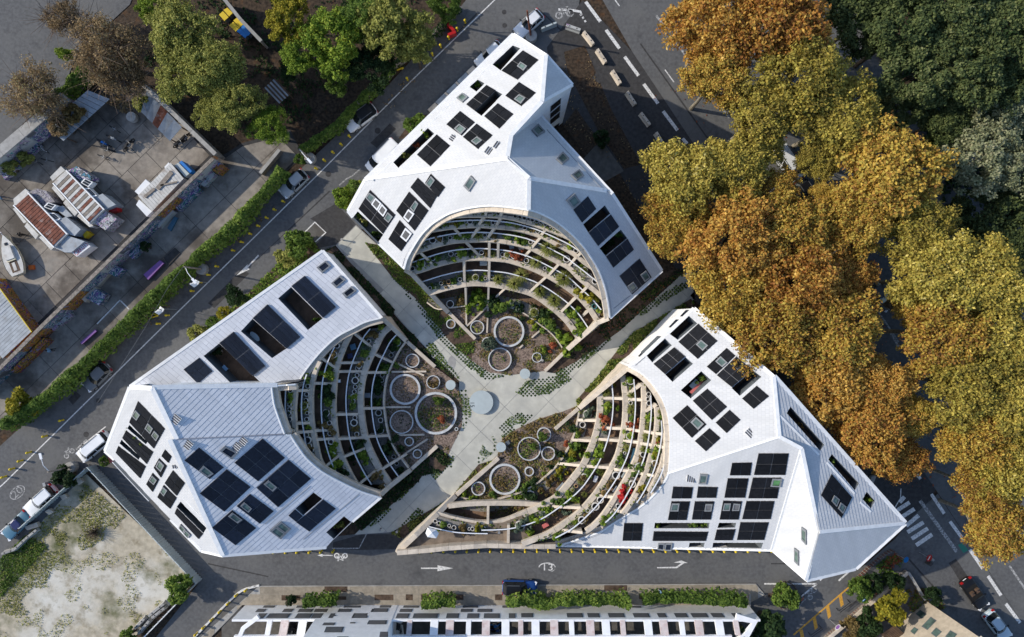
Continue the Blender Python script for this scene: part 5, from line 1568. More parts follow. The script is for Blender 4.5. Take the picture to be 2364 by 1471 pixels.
GP = 'autumn plane trees along the boulevard'
for u, v, r, z, lm, lab in (
    (1650, 60, 118, 12, 'leaf_orange', 'orange-brown plane tree overhanging the top of the boulevard, nearest the street corner'),
    (1790, 40, 125, 13, 'leaf_orange', 'rusty orange plane tree at the top edge beside the dark park trees'),
    (1660, 175, 85, 12, 'leaf_autumn', 'orange plane tree with thin trailing branches over the boulevard lane'),
    (1850, 190, 120, 13, 'leaf_gold', 'olive-gold plane tree between the rusty tree and the white van'),
    (1935, 275, 105, 12, 'leaf_gold', 'golden olive plane tree bordering the dark park, above the brighter yellow one'),
    (1760, 265, 95, 12, 'leaf_gold', 'olive-yellow plane tree above the white van under the branches'),
    (1585, 410, 105, 12, 'leaf_gold', 'yellow-olive plane tree nearest the end of the concrete barriers'),
    (1700, 390, 90, 12, 'leaf_gold', 'gold plane tree just west of the half-hidden white van'),
    (1560, 510, 85, 11, 'leaf_autumn', 'mixed gold plane tree close to the long east roof of the tower building'),
    (1795, 445, 62, 11, 'leaf_autumn', 'small golden plane tree just below the white van'), (1890, 365, 58, 11, 'leaf_gold', 'small olive plane tree just east of the white van'), (1775, 335, 45, 11, 'leaf_gold', 'little olive plane crown above the hidden van roof'), (1905, 460, 45, 11, 'leaf_autumn', 'little yellow plane crown beside the dark car'),
    (2110, 960, 62, 11, 'leaf_autumn', 'small yellow plane tree reaching over the road from the east'), (2105, 700, 55, 11, 'leaf_autumn', 'small golden plane tree beside the grey car'), (1930, 560, 50, 11, 'leaf_orange', 'small orange plane crown just above the blue car'),
    (2050, 400, 130, 13, 'leaf_autumn', 'bright yellow-orange plane tree beside the pale willow'),
    (1985, 500, 95, 12, 'leaf_autumn', 'yellow-orange plane tree above the blue car'),
    (2110, 520, 95, 12, 'leaf_gold', 'brownish gold plane tree at the park edge below the pale willow'),
    (1700, 560, 120, 13, 'leaf_orange', 'pinkish orange plane tree above the paved lane end'),
    (1830, 540, 105, 12, 'leaf_autumn', 'orange plane tree across the road from the dark car'),
    (1690, 670, 105, 12, 'leaf_autumn', 'golden plane tree beside the lane between the two white buildings'),
    (1840, 660, 120, 13, 'leaf_orange', 'copper plane tree west of the blue car'),
    (1955, 640, 70, 11, 'leaf_orange', 'small copper plane tree touching the blue car'),
    (1800, 770, 115, 13, 'leaf_autumn', 'orange-gold plane tree over the north corner of the pointed building'),
    (1930, 770, 110, 13, 'leaf_autumn', 'bright orange plane tree beside the open strip of road'),
    (1925, 880, 110, 12, 'leaf_orange', 'deep orange plane tree along the middle of the pointed building'),
    (2030, 890, 85, 12, 'leaf_orange', 'russet plane tree leaning over the shaded road'),
    (2010, 985, 100, 12, 'leaf_orange', 'rust-coloured plane tree behind the slot-windowed roof'),
    (2075, 1055, 70, 10, 'leaf_orange', 'small dark russet plane tree before the zebra crossing'),
    (2170, 640, 115, 13, 'leaf_gold', 'olive-yellow plane tree right of the grey car'),
    (2280, 650, 110, 13, 'leaf_gold', 'sparse yellow plane tree below the dark park corner'),
    (2180, 770, 110, 13, 'leaf_autumn', 'yellow-brown plane tree facing the bare strip of road'),
    (2310, 780, 110, 13, 'leaf_gold', 'pale gold plane tree at the east edge, upper of three'),
    (2230, 890, 105, 13, 'leaf_gold', 'thin golden plane tree over the double road line'),
    (2345, 930, 105, 13, 'leaf_gold', 'pale gold plane tree at the east edge, middle of three'),
    (2260, 1010, 95, 12, 'leaf_autumn', 'orange-flecked plane tree above the dashed lines'),
    (2340, 1080, 95, 12, 'leaf_gold', 'pale gold plane tree at the east edge, lowest of three'),
    (2275, 1130, 80, 11, 'leaf_autumn', 'yellow plane tree beyond the zebra crossing'),
    (2310, 1215, 88, 11, 'leaf_autumn', 'last orange-yellow plane tree, over the green cycle sign'),
):
    tree(u, v, r * 1.08, z, 'plane', lab, 'tree', 'plane_tree', GP, leafm=lm)
GD = 'dark trees of the park'
for u, v, r, z, k, lab in (
    (1990, 40, 95, 9, 'park', 'dark brownish green tree at the top, beside the rusty plane tree'), (2100, 60, 105, 12, 'park', 'dark green park tree at the top edge, second from the plane trees'),
    (2220, 30, 100, 12, 'park', 'mid green park tree at the top edge, third from the plane trees'), (2330, 70, 95, 12, 'park', 'green park tree filling the top corner of the park'),
    (2120, 170, 95, 11, 'park', 'dark park tree with grey-green tufts beside the gold plane trees'), (2230, 160, 95, 12, 'park', 'grey-green park tree in the middle of the dark wood'),
    (2080, 260, 75, 7, 'park', 'low shaded tree between the gold plane trees and the wood'), (2190, 270, 75, 8, 'park', 'bright-tipped green tree above the pale willow'),
    (2310, 200, 75, 10, 'park', 'dark tree above the upper pale willow'), (2310, 275, 85, 9, 'willow', 'pale grey-green willow at the east edge, upper one'),
    (2260, 370, 95, 9, 'willow', 'pale grey-green willow beside the bright yellow plane tree'), (2350, 390, 75, 9, 'willow', 'grey-green willow cut by the east edge, lower one'),
    (2290, 500, 90, 6, 'park', 'dark green low tree below the willows'), (2355, 560, 70, 6, 'park', 'dark green tree at the east edge below the willows'), (2160, 340, 40, 5, 'park', 'bright green bush at the foot of the willow')):
    tree(u, v, r * 1.1, z, k, lab, 'tree', 'park_tree' if k == 'park' else 'willow_tree', GD, leafm='leaf_fresh' if r == 40 else None)
GN = 'trees around the old yard'
for u, v, r, z, k, lab, lm in (
    (415, 70, 85, 9, 'olive', 'olive green tree at the top, next to the bare brown crown', None), (487, 150, 78, 9, 'olive', 'olive green tree between the bare crown and the blue bins', None), (430, 160, 80, 8, 'olive', 'yellow-green tree over the brown bare branches', None),
    (540, 238, 68, 8, 'olive', 'yellowish tree beside the small slatted roof', None), (622, 290, 50, 7, 'olive', 'dense green tree at the lane end of the tree row', 'leaf_fresh'), (500, 250, 55, 7, 'olive', 'yellow-flecked tree beside the rusted lean-to roof', None),
    (240, 110, 95, 8, 'bare', 'leafless brown tree beside the dark car park', None), (283, 160, 72, 6, 'bare', 'bare twiggy tree over the yard corner', None), (80, 215, 80, 5, 'bare', 'grey-brown leafless shrub outside the lettered wall', None), (150, 45, 50, 4, 'bare', 'thin brown thicket at the edge of the car park', None),
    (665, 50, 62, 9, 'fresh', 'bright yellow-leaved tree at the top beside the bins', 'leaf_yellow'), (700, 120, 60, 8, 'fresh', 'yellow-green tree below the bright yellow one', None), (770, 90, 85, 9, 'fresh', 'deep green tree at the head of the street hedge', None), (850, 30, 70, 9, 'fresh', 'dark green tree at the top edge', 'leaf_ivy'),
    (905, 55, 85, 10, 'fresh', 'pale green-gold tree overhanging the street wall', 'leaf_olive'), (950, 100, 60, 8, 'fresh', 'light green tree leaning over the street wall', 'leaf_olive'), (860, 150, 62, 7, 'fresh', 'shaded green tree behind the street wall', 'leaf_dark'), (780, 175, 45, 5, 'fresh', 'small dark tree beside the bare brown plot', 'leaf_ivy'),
    (1030, 10, 45, 6, 'fresh', 'dark green bush on top of the street wall', 'leaf_ivy'), (672, 160, 30, 4, 'fresh', 'dark green thicket above the slatted roof', 'leaf_dark'), (350, 20, 40, 6, 'fresh', 'bright green sapling at the top edge', None)):
    tree(u, v, r * 1.08, z, k, lab, 'tree', 'bare_tree' if k == 'bare' else 'tree', GN, leafm=lm)
for u, v, r, z, lm, lab in (
    (960, 290, 26, 2, 'leaf_ivy', 'green bush squeezed between the street and the tower building'), (790, 455, 22, 1.5, 'leaf_fresh', 'bright green bush at the west corner of the tower building, lower'), (815, 430, 20, 1.6, 'leaf_ivy', 'green bush at the west corner of the tower building, upper'),
    (688, 567, 34, 1.8, 'leaf_ivy', 'round green bush beside the marked bay'), (660, 590, 26, 1.6, 'leaf_olive', 'yellowish bush next to the round green bush'), (545, 690, 26, 2.4, 'leaf_dark', 'grey-green bush on the street side of the seamed roof'), (515, 722, 16, 1.5, 'leaf_yellow', 'lime-coloured bush on the street side of the seamed roof'),
    (455, 768, 22, 1.6, 'leaf_olive', 'feathery bush overlapping the seamed roof edge'), (490, 748, 16, 1.4, 'leaf_ivy', 'low green bush between lime and feathery bushes'),
    (45, 940, 34, 2.5, 'leaf_yellow', 'ochre bush at the south end of the ivy wall'), (1815, 1377, 30, 1.3, 'leaf_ivy', 'clipped round bush in a stick-edged planter'), (150, 1100, 26, 1.8, 'leaf_dark', 'dark bush beside the wooden post and red barrier'),
    (2078, 1372, 22, 2.2, 'leaf_yellow', 'bright yellow shrub in the garden by the beige house'), (2050, 1412, 36, 2.4, 'leaf_yellow', 'large yellow-green shrub touching the beige house'), (2010, 1440, 34, 1.8, 'leaf_dark', 'dark green shrub in the fenced garden'), (1960, 1450, 30, 1.2, 'leaf_tan', 'brown dry shrub in the fenced garden'),
    (1980, 1362, 30, 1.6, 'leaf_ivy', 'green shrub inside the picket planter, larger'), (2010, 1350, 26, 1.4, 'leaf_dark', 'green shrub inside the picket planter, smaller'), (2065, 1345, 22, 1.3, 'leaf_dark', 'shrub at the boulevard end of the picket planter'), (2150, 1376, 22, 1.5, 'leaf_dark', 'dark shrub by the corner of the beige house'),
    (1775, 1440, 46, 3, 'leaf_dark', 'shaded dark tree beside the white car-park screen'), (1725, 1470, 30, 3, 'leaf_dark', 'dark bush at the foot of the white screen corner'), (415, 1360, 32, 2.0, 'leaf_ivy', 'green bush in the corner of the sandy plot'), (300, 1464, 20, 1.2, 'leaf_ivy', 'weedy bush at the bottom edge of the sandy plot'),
    (670, 1385, 14, 1.2, 'leaf_dark', 'climber on the west end of the white screen'), (170, 262, 24, 3.0, 'leaf_tan', 'brown creeper growing over the lean-to roof'), (135, 290, 24, 3.0, 'leaf_brown', 'dark dead creeper on the lean-to roof'), (155, 128, 20, 2, 'leaf_fresh', 'fresh green bush at the car park corner'),
    (330, 240, 22, 2.0, 'leaf_olive', 'weeds over the sheet-metal roof'), (338, 570, 14, 1.0, 'leaf_dark', 'weedy bush at the foot of the graffiti wall'), (692, 368, 13, 1.8, 'leaf_ivy', 'ivy bush behind the street lamp'), (1390, 320, 20, 0.8, 'leaf_dark', 'low dark shrub in the litter-strewn bed'),
    (240, 1065, 12, 0.9, 'leaf_ivy', 'small green bush beside the white van'), (55, 365, 20, 1.2, 'leaf_olive', 'planter weeds below the red lettering'), (25, 390, 20, 1.2, 'leaf_olive', 'second weedy planter below the red lettering')):
    tree(u, v, r * 1.04, z, 'shrub', lab, 'bush', 'bush', 'bushes and shrubs', leafm=lm, flat=0.8)

# dry ball of twigs on the sandy plot
tw = thing('tumbleweed_bush', 'grey-brown leafless bush of stiff twigs on the sandy plot', 'bush', P(220, 1228, 0))
mb = MB()
for i in range(170):
    a, e = random.uniform(0, 6.28), random.uniform(0.1, 1.4)
    c = P(220, 1228, 0.1)
    L_ = random.uniform(0.9, 1.7)
    mb.tube([c, c + Vector((math.cos(a) * math.cos(e), math.sin(a) * math.cos(e), math.sin(e))) * L_], [0.02, 0.008], 3, cap=False)
mb.build('twigs', 'twig', tw)

# ------------------------------------------------------------------ ivy on the street wall
def hedge(px, w, h, m, label, name='ivy_hedge', per_m=300, wall=True, zb=0.0):
    pts = [P(u, v, h * 0.75) for u, v in smooth_px(px, 60)]
    mid = pts[30]
    root = thing(name, label, 'hedge', (mid.x, mid.y, 0))
    if wall:
        mb = MB()
        mb.path([Vector((p.x, p.y, h * 0.62)) for p in pts], 0.4, 0, z0=zb)
        mb.build('wall', 'stone_rubble', root)
    L_ = sum((pts[i + 1] - pts[i]).length for i in range(60))
    n = int(L_ * per_m)
    pos, nr = [], []
    for _ in range(n):
        t = random.random() * 59.999
        i = int(t)
        p = pts[i].lerp(pts[i + 1], t - i)
        d = (pts[i + 1] - pts[i]).normalized()
        s = Vector((-d.y, d.x, 0))
        f = mnoise.noise((p.x * 0.35, p.y * 0.35, 0.5))
        ww = w * (0.75 + 0.5 * f)
        x = random.gauss(0, 0.5)
        x = max(-1, min(1, x))
        top = h * (0.82 + 0.22 * mnoise.noise((p.x * 0.8, p.y * 0.8, 4))) * math.sqrt(max(0.05, 1 - x * x * 0.75))
        z = zb + top * (1 - random.random() ** 3 * 0.85)
        pos.append((p.x + s.x * x * ww / 1.4, p.y + s.y * x * ww / 1.4, z))
        nr.append((s.x * x * 1.2 + random.gauss(0, .5), s.y * x * 1.2 + random.gauss(0, .5), 0.9 + random.gauss(0, .4)))
    pos = np.array(pos) - np.array([mid.x, mid.y, 0])
    mesh_obj('ivy', quads_mesh('ivy', m, pos, np.array(nr), 0.25 * RNG.uniform(0.6, 1.4, len(pos))), root)
    return root
hedge([(0, 985), (60, 945), (130, 895), (200, 830), (245, 785), (280, 755), (330, 705), (385, 655), (430, 612)], 1.75, 3.8, 'leaf_ivy', 'long ivy-smothered wall along the street, south stretch')
hedge([(430, 612), (470, 575), (510, 545), (545, 510), (580, 470), (605, 442), (630, 415), (648, 388)], 1.6, 3.6, 'leaf_ivy', 'bright ivy-covered wall along the street, from the lamp to the silver car')
hedge([(690, 345), (730, 318), (775, 288), (810, 250), (845, 215), (880, 180), (905, 150)], 1.0, 3.0, 'leaf_ivy', 'ivy-covered wall behind the white crossover car')
hedge([(905, 150), (940, 125), (985, 90), (1020, 55), (1060, 10)], 1.0, 2.0, 'leaf_dark', 'half-bare stone wall at the top of the street', per_m=70)
hedge([(95, 265), (130, 225), (165, 185), (190, 150)], 1.8, 3.2, 'leaf_ivy', 'green ivy over the outer yard wall')
for px, lab in (([(700, 1397), (760, 1393), (775, 1395)], 'small ivy drape on the white car-park screen'), ([(975, 1400), (1010, 1395), (1050, 1398)], 'ivy drape over the middle of the white screen'), ([(1170, 1398), (1210, 1390), (1260, 1402), (1300, 1392), (1390, 1393), (1455, 1395)], 'long ivy mass over the east part of the white screen'),
                ([(1485, 1390), (1530, 1388), (1590, 1388), (1650, 1390), (1700, 1392), (1722, 1396)], 'ivy mass at the east end of the white screen')):
    hedge([(u, v - 3) for u, v in px], 1.4, 3.6, 'leaf_ivy', lab, per_m=230, wall=False, zb=0.3)

# ------------------------------------------------------------------ low plants over the beds (uncountable: stuff)
for nm, poly, m, dn, sz, h, pt in (
    ('bark_plants', BED_A, 'leaf_tan', 26, 0.17, 0.3, 0.4), ('bark_plants', BED_A, 'leaf_grass', 18, 0.16, 0.4, 0.6), ('bark_plants', BED_A, 'leaf_ivy', 14, 0.15, 0.35, 0.7), ('groundcover', BED_AW, 'leaf_ivy', 60, 0.16, 0.4, 0.3), ('dry_grass', BED_AW, 'leaf_grass', 40, 0.16, 0.4, 0.5), ('groundcover', BED_AE, 'leaf_dark', 30, 0.18, 0.3, 0.5),
    ('fallen_leaves', BED_AE, 'leaf_copper', 9, 0.13, 0.05, 0.5), ('groundcover', BED_BN, 'leaf_dark', 60, 0.2, 0.45, 0.2), ('bark_plants', BED_B, 'leaf_tan', 16, 0.15, 0.25, 0.5), ('bark_plants', BED_B, 'leaf_ivy', 12, 0.15, 0.3, 0.7), ('groundcover', BED_BS, 'leaf_dark', 55, 0.2, 0.4, 0.25),
    ('dry_grass', BED_C, 'leaf_tan', 30, 0.16, 0.35, 0.35), ('bark_plants', BED_C, 'leaf_grass', 24, 0.16, 0.4, 0.55), ('dry_grass', BED_CN, 'leaf_tan', 34, 0.2, 0.45, 0.3), ('groundcover', BED_CN, 'leaf_grass', 16, 0.2, 0.4, 0.5), ('groundcover', BED_CW, 'leaf_grass', 42, 0.2, 0.45, 0.35), ('groundcover', BED_CW, 'leaf_dark', 22, 0.2, 0.3, 0.5),
    ('long_grass', BED_CT, 'leaf_grass', 52, 0.24, 0.7, 0.3), ('long_grass', BED_CT, 'leaf_ivy', 52, 0.24, 0.6, 0.3), ('groundcover', [(718, 545), (742, 582), (600, 712), (470, 790), (440, 785), (560, 690), (640, 610)], 'leaf_ivy', 60, 0.22, 0.6, 0.2),
    ('groundcover', [(845, 415), (830, 440), (806, 490), (775, 470), (800, 430)], 'leaf_fresh', 70, 0.22, 0.7, 0.0), ('lot_weeds', [(0, 1290), (90, 1210), (190, 1110), (290, 1190), (250, 1240), (130, 1300), (60, 1420), (-60, 1420)], 'leaf_olive', 60, 0.12, 0.2, 0.3), ('lot_weeds', [(-60, 1420), (60, 1290), (260, 1120), (440, 1345), (330, 1480), (-60, 1540)], 'leaf_olive', 26, 0.11, 0.15, 0.62),
    ('lot_weeds', [(0, 1290), (60, 1235), (110, 1260), (50, 1330), (0, 1380)], 'leaf_ivy', 110, 0.15, 0.3, 0.1), ('fallen_leaves', [(1302, 120), (1350, 105), (1410, 250), (1480, 380), (1560, 610), (1528, 632), (1410, 440), (1300, 290)], 'leaf_brown', 5, 0.15, 0.05, 0.6),
    ('fallen_leaves', [(330, 745), (470, 600), (620, 470), (640, 480), (480, 625), (340, 765)], 'leaf_brown', 10, 0.15, 0.04, 0.5), ('fallen_leaves', [(880, 240), (1050, 40), (1075, 60), (900, 260)], 'leaf_brown', 8, 0.15, 0.04, 0.5), ('fallen_leaves', [(1490, 200), (1640, 420), (2100, 1120), (2240, 1180), (2200, 900), (1750, 200)], 'leaf_copper', 1.2, 0.17, 0.04, 0.6),
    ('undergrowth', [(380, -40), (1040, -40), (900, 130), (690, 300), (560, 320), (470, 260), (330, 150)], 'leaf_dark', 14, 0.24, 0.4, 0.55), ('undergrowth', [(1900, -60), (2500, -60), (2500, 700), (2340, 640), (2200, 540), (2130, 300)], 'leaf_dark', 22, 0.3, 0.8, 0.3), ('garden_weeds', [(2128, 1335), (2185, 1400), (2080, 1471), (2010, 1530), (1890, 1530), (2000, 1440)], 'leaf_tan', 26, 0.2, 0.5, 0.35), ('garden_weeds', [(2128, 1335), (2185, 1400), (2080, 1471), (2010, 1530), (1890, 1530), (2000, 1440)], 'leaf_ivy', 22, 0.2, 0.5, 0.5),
    *[('paver_moss', q, 'leaf_ivy', 60, 0.12, 0.06, 0.5) for q in PAVED],
    ('planter_plants', [(2058, 1275), (2085, 1290), (2075, 1320), (2010, 1380), (1975, 1370), (1968, 1350)], 'leaf_ivy', 50, 0.2, 0.6, 0.3), ('planter_plants', [(2058, 1275), (2085, 1290), (2060, 1312), (2030, 1310)], 'leaf_copper', 45, 0.2, 0.5, 0.2), ('dry_weeds', [(190, 225), (335, 195), (300, 270), (250, 240)], 'leaf_brown', 40, 0.2, 0.9, 0.2)):
    scatter(nm, poly, m, dn, sz, h, pt, 0.4 if nm == 'lot_weeds' else 0.55, 0.05)
# ------------------------------------------------------------------ plants in pots, bushes on the terraces
def blades(name, m, n, L_, w, up, seed):
    """A tussock of long arching blades, unit radius 1."""
    rg = np.random.default_rng(seed)
    mb = MB()
    for i in range(n):
        a = rg.uniform(0, 6.28)
        e = rg.uniform(0.15, 1.35)
        l = L_ * rg.uniform(0.6, 1.0)
        d = Vector((math.cos(a), math.sin(a), 0))
        s = Vector((-d.y, d.x, 0)) * w
        p0 = Vector((0, 0, 0.1)) + d * 0.06
        p1 = p0 + d * l * 0.5 * math.cos(e) + Vector((0, 0, l * up * math.sin(e)))
        p2 = p0 + d * l * (0.55 + 0.45 * math.cos(e)) + Vector((0, 0, l * up * math.sin(e) * 1.05 - 0.12 * l))
        mb.face([p0 - s, p0 + s, p1 + s * 1.1, p1 - s * 1.1])
        mb.face([p1 - s * 1.1, p1 + s * 1.1, p2])
    me = bpy.data.meshes.new(name)
    me.from_pydata(mb.v, [], mb.f)
    me.materials.append(MATS[m])
    return me
def ball(name, m, n, leaf, seed):
    rg = np.random.default_rng(seed)
    c = rg.normal(size=(9, 3)) * 0.42
    c[:, 2] = np.abs(c[:, 2]) * 0.9 + 0.25
    i = rg.integers(9, size=n)
    d = rg.normal(size=(n, 3))
    d /= np.linalg.norm(d, axis=1, keepdims=True)
    pos = c[i] + d * (0.42 * rg.uniform(0.5, 1, n))[:, None]
    pos[:, 2] = np.maximum(0.03, pos[:, 2])
    return quads_mesh(name, m, pos, d + rg.normal(size=(n, 3)) * 0.5 + np.array([0, 0, .6]), leaf * rg.uniform(0.6, 1.4, n))
PLANT = {'ball': [ball('foliage', 'leaf_ivy', 330, 0.26, s) for s in range(4)], 'tuss': [blades('foliage', 'leaf_grass', 110, 1.15, 0.035, 0.75, s) for s in range(3)], 'yucca': [blades('foliage', 'leaf_grass', 150, 1.25, 0.035, 0.95, 9 + s) for s in range(2)]}
KIND = {'g': ('ball', 'leaf_fresh', 'leafy green'), 'd': ('ball', 'leaf_dark', 'dark green'), 'y': ('tuss', 'leaf_grass', 'yellow-green grassy'), 's': ('yucca', 'leaf_grass', 'large spiky'), 't': ('ball', 'leaf_tan', 'yellowish brown'), 'b': ('ball', 'leaf_blue', 'grey-green'),
        'r': ('ball', 'leaf_copper', 'coppery'), 'R': ('ball', 'leaf_red', 'scarlet'), 'Y': ('ball', 'leaf_yellow', 'bright yellow'), 'l': ('ball', 'leaf_yellow', 'lime green'), 'i': ('ball', 'leaf_ivy', 'bushy green')}
def pot_mesh(m):
    mb = MB()
    mb.lathe((0, 0, 0), [(0.82, 0), (1.0, 0.62), (1.0, 0.7), (0.80, 0.7), (0.78, 0.45)], 18)
    me = bpy.data.meshes.new('pot')
    me.from_pydata(mb.v, [], mb.f)
    me.materials.append(MATS[m])
    return me
def soil_mesh():
    mb = MB()
    mb.disc((0, 0, 0.46), 0.81, 14)
    me = bpy.data.meshes.new('soil')
    me.from_pydata(mb.v, [], mb.f)
    me.materials.append(MATS['pot_soil'])
    return me
POT, SOIL = pot_mesh('pot_white'), soil_mesh()
BNAME = {'A': 'tower-ended building', 'B': 'seamed-roof building', 'C': 'pointed building'}
TIER = ['ground', 'lowest', 'second', 'third', 'fourth', 'top']
POTS = []
def pots(key, tier, o, lst, z=None, s=6.6875):
    """lst: (crop x, crop y, crop radius, code): code o = bare pot; g, y ... = bush without pot; pg, py ... = pot and plant; m after p = tan, k = teal pot."""
    for x, y, r, c in lst:
        u, v = o[0] + x / s, o[1] + y / s
        zz = (LEVEL[key][tier] - 0.13 if tier else 0.1) if z is None else z
        POTS.append((key, tier, u, v, r / s, c, zz))
pots('A', 5, oA, [(905, 215, 26, 'o'), (990, 200, 30, 'o'), (1050, 190, 20, 'g'), (1110, 190, 32, 'pd'), (1243, 195, 28, 'o'), (1468, 200, 32, 'o'), (1537, 217, 32, 'o')])
pots('A', 5, oA2, [(62, 260, 32, 'o'), (135, 275, 32, 'o'), (205, 288, 34, 'o'), (268, 302, 26, 'o'), (328, 320, 34, 'o'), (395, 338, 32, 'o'), (462, 358, 30, 'o'), (528, 385, 34, 'o'), (612, 415, 26, 'o'), (668, 440, 32, 'o'), (725, 465, 26, 'o'), (780, 495, 32, 'o'), (935, 595, 24, 'o')])
pots('A', 4, oA, [(610, 400, 32, 'd'), (690, 375, 42, 'g'), (790, 350, 55, 't'), (885, 385, 38, 'l'), (950, 345, 42, 'g'), (1040, 350, 22, 'o'), (1103, 345, 42, 'o'), (1190, 350, 38, 'b'), (1380, 355, 40, 'y'), (1460, 360, 34, 'o'), (1685, 375, 52, 'g'), (1830, 395, 62, 'y'), (1950, 443, 34, 'o'), (2070, 460, 50, 't')])
pots('A', 4, oA2, [(408, 495, 34, 'o'), (548, 540, 36, 'l'), (640, 585, 34, 'pg'), (755, 610, 58, 't'), (925, 725, 62, 'g'), (1003, 790, 40, 'o')])
pots('A', 3, oA, [(375, 675, 36, 'o'), (528, 635, 54, 'o'), (635, 610, 55, 'pt'), (735, 580, 48, 'b'), (795, 595, 33, 'o'), (880, 580, 42, 'pg'), (1055, 550, 66, 'i'), (1235, 555, 74, 'y'), (1330, 555, 34, 'o'), (1490, 570, 40, 't'), (1660, 575, 64, 'i'), (1835, 600, 56, 'g'), (1930, 640, 60, 'i'), (2040, 660, 34, 'o')])
pots('A', 3, oA2, [(570, 750, 118, 's'), (765, 860, 72, 'y'), (855, 925, 54, 'o'), (990, 1000, 33, 'o'), (1050, 1040, 48, 'g'), (1125, 1105, 60, 'py'), (1210, 1175, 33, 'o'), (1297, 1265, 54, 'o')])
pots('A', 2, oA, [(215, 1070, 38, 'o'), (345, 995, 72, 'pg'), (525, 910, 42, 'o'), (610, 915, 52, 'i'), (725, 870, 52, 'b'), (808, 845, 40, 'o'), (895, 860, 28, 'o'), (985, 835, 84, 'g'), (1110, 815, 42, 'd'), (1280, 825, 36, 'o'), (1340, 820, 42, 't'), (1450, 845, 58, 'y'), (1605, 855, 36, 'o'), (1675, 860, 50, 'py'), (1795, 870, 62, 'pr'), (1870, 900, 55, 'r'), (1975, 948, 40, 'o')])
pots('A', 2, oA2, [(385, 975, 84, 's'), (520, 1065, 28, 'o'), (590, 1065, 56, 'g'), (695, 1160, 34, 'o'), (805, 1230, 110, 's'), (975, 1345, 34, 'o'), (1035, 1385, 52, 'y')])
pots('A', 2, oA4, [(1140, 255, 42, 'o'), (1200, 305, 100, 'Y'), (1285, 450, 42, 'ko'), (1350, 510, 46, 'g'), (1405, 570, 36, 't')])
pots('A', 1, oA, [(485, 1370, 26, 'o'), (530, 1350, 34, 'g'), (590, 1320, 54, 'b'), (655, 1300, 30, 'o'), (705, 1280, 42, 't'), (770, 1275, 36, 'mo'), (840, 1250, 54, 'i'), (948, 1238, 33, 'o'), (1070, 1205, 46, 'y'), (1190, 1210, 54, 'py'), (1275, 1220, 46, 'g'), (1340, 1225, 26, 'o'), (1445, 1200, 32, 'o'), (1540, 1235, 84, 'y'), (1790, 1310, 95, 's'), (1900, 1180, 95, 's')])
pots('A', 1, oA4, [(440, 220, 84, 's'), (665, 350, 95, 's'), (900, 490, 70, 'i'), (950, 590, 75, 'g'), (1060, 740, 70, 'g'), (1120, 830, 85, 'g')])
pots('A', 0, oA3, [(530, 415, 60, 'o'), (690, 400, 70, 't'), (920, 310, 95, 'g'), (1010, 350, 95, 'g'), (1200, 380, 110, 'd'), (1290, 470, 100, 'i'), (1485, 425, 60, 'pb'), (1565, 440, 42, 'ko'), (1620, 480, 80, 'd'), (1825, 545, 74, 'py'), (1940, 560, 80, 'd'), (2010, 620, 90, 'i'), (820, 520, 45, 'g'), (1770, 700, 45, 'l'), (1840, 770, 50, 'g'), (1240, 500, 60, 'i')])
pots('A', 0, oA4, [(620, 740, 85, 'i'), (750, 870, 70, 'i'), (850, 960, 110, 'g'), (900, 1050, 80, 'i'), (660, 1060, 55, 'r'), (520, 1130, 45, 'g')])
pots('B', 4, oB1, [(330, 1215, 36, 'o'), (320, 1310, 58, 'g'), (310, 1425, 34, 'o')])
pots('B', 4, oB2, [(320, 95, 34, 'o'), (318, 170, 30, 'o'), (305, 228, 36, 'o'), (315, 325, 40, 'o'), (310, 430, 40, 'd')])
pots('B', 3, oB1, [(590, 1040, 58, 'i'), (600, 1150, 36, 'o'), (583, 1275, 36, 'o'), (570, 1370, 36, 'o'), (550, 1450, 62, 'py')])
pots('B', 3, oB2, [(540, 150, 64, 'l'), (590, 228, 30, 'o'), (583, 325, 36, 'o'), (598, 440, 42, 'g'), (580, 565, 36, 'o'), (602, 645, 58, 'o'), (620, 740, 42, 'pt'), (655, 808, 36, 'o'), (672, 875, 25, 'o')])
pots('B', 2, oB1, [(1095, 450, 34, 'o'), (1058, 523, 42, 'o'), (1000, 660, 60, 'pt'), (985, 745, 42, 't'), (945, 860, 62, 'g'), (960, 980, 78, 'g'), (890, 1200, 66, 'd'), (930, 1290, 74, 'd'), (900, 1400, 76, 'i')])
pots('B', 2, oB2, [(885, 225, 58, 'pd'), (870, 430, 80, 't'), (935, 380, 36, 'o'), (940, 545, 34, 'o'), (965, 670, 42, 'o'), (935, 720, 30, 'o'), (980, 790, 80, 'g'), (990, 865, 44, 'pg'), (1055, 1000, 90, 'g'), (1150, 1140, 64, 'd'), (1180, 1230, 42, 'o')])
pots('B', 1, oB1, [(1720, 240, 48, 'g'), (1635, 345, 66, 't'), (1545, 455, 34, 'o'), (1480, 560, 60, 'b'), (1460, 640, 72, 'i'), (1400, 830, 46, 'pt'), (1370, 872, 36, 'o'), (1363, 980, 34, 'o'), (1340, 1060, 55, 'o'), (1335, 1160, 34, 'o'), (1320, 1235, 34, 'o'), (1315, 1310, 48, 'pg'), (1300, 1385, 34, 'o')])
pots('B', 1, oB2, [(1300, 130, 58, 'i'), (1330, 300, 36, 'o'), (1320, 375, 55, 'o'), (1350, 465, 58, 't'), (1358, 553, 36, 'o'), (1405, 705, 72, 'd'), (1460, 900, 76, 'g'), (1290, 920, 52, 'd'), (1450, 1180, 50, 'i'), (1645, 1200, 56, 'mt'), (1765, 1370, 48, 'pt')])
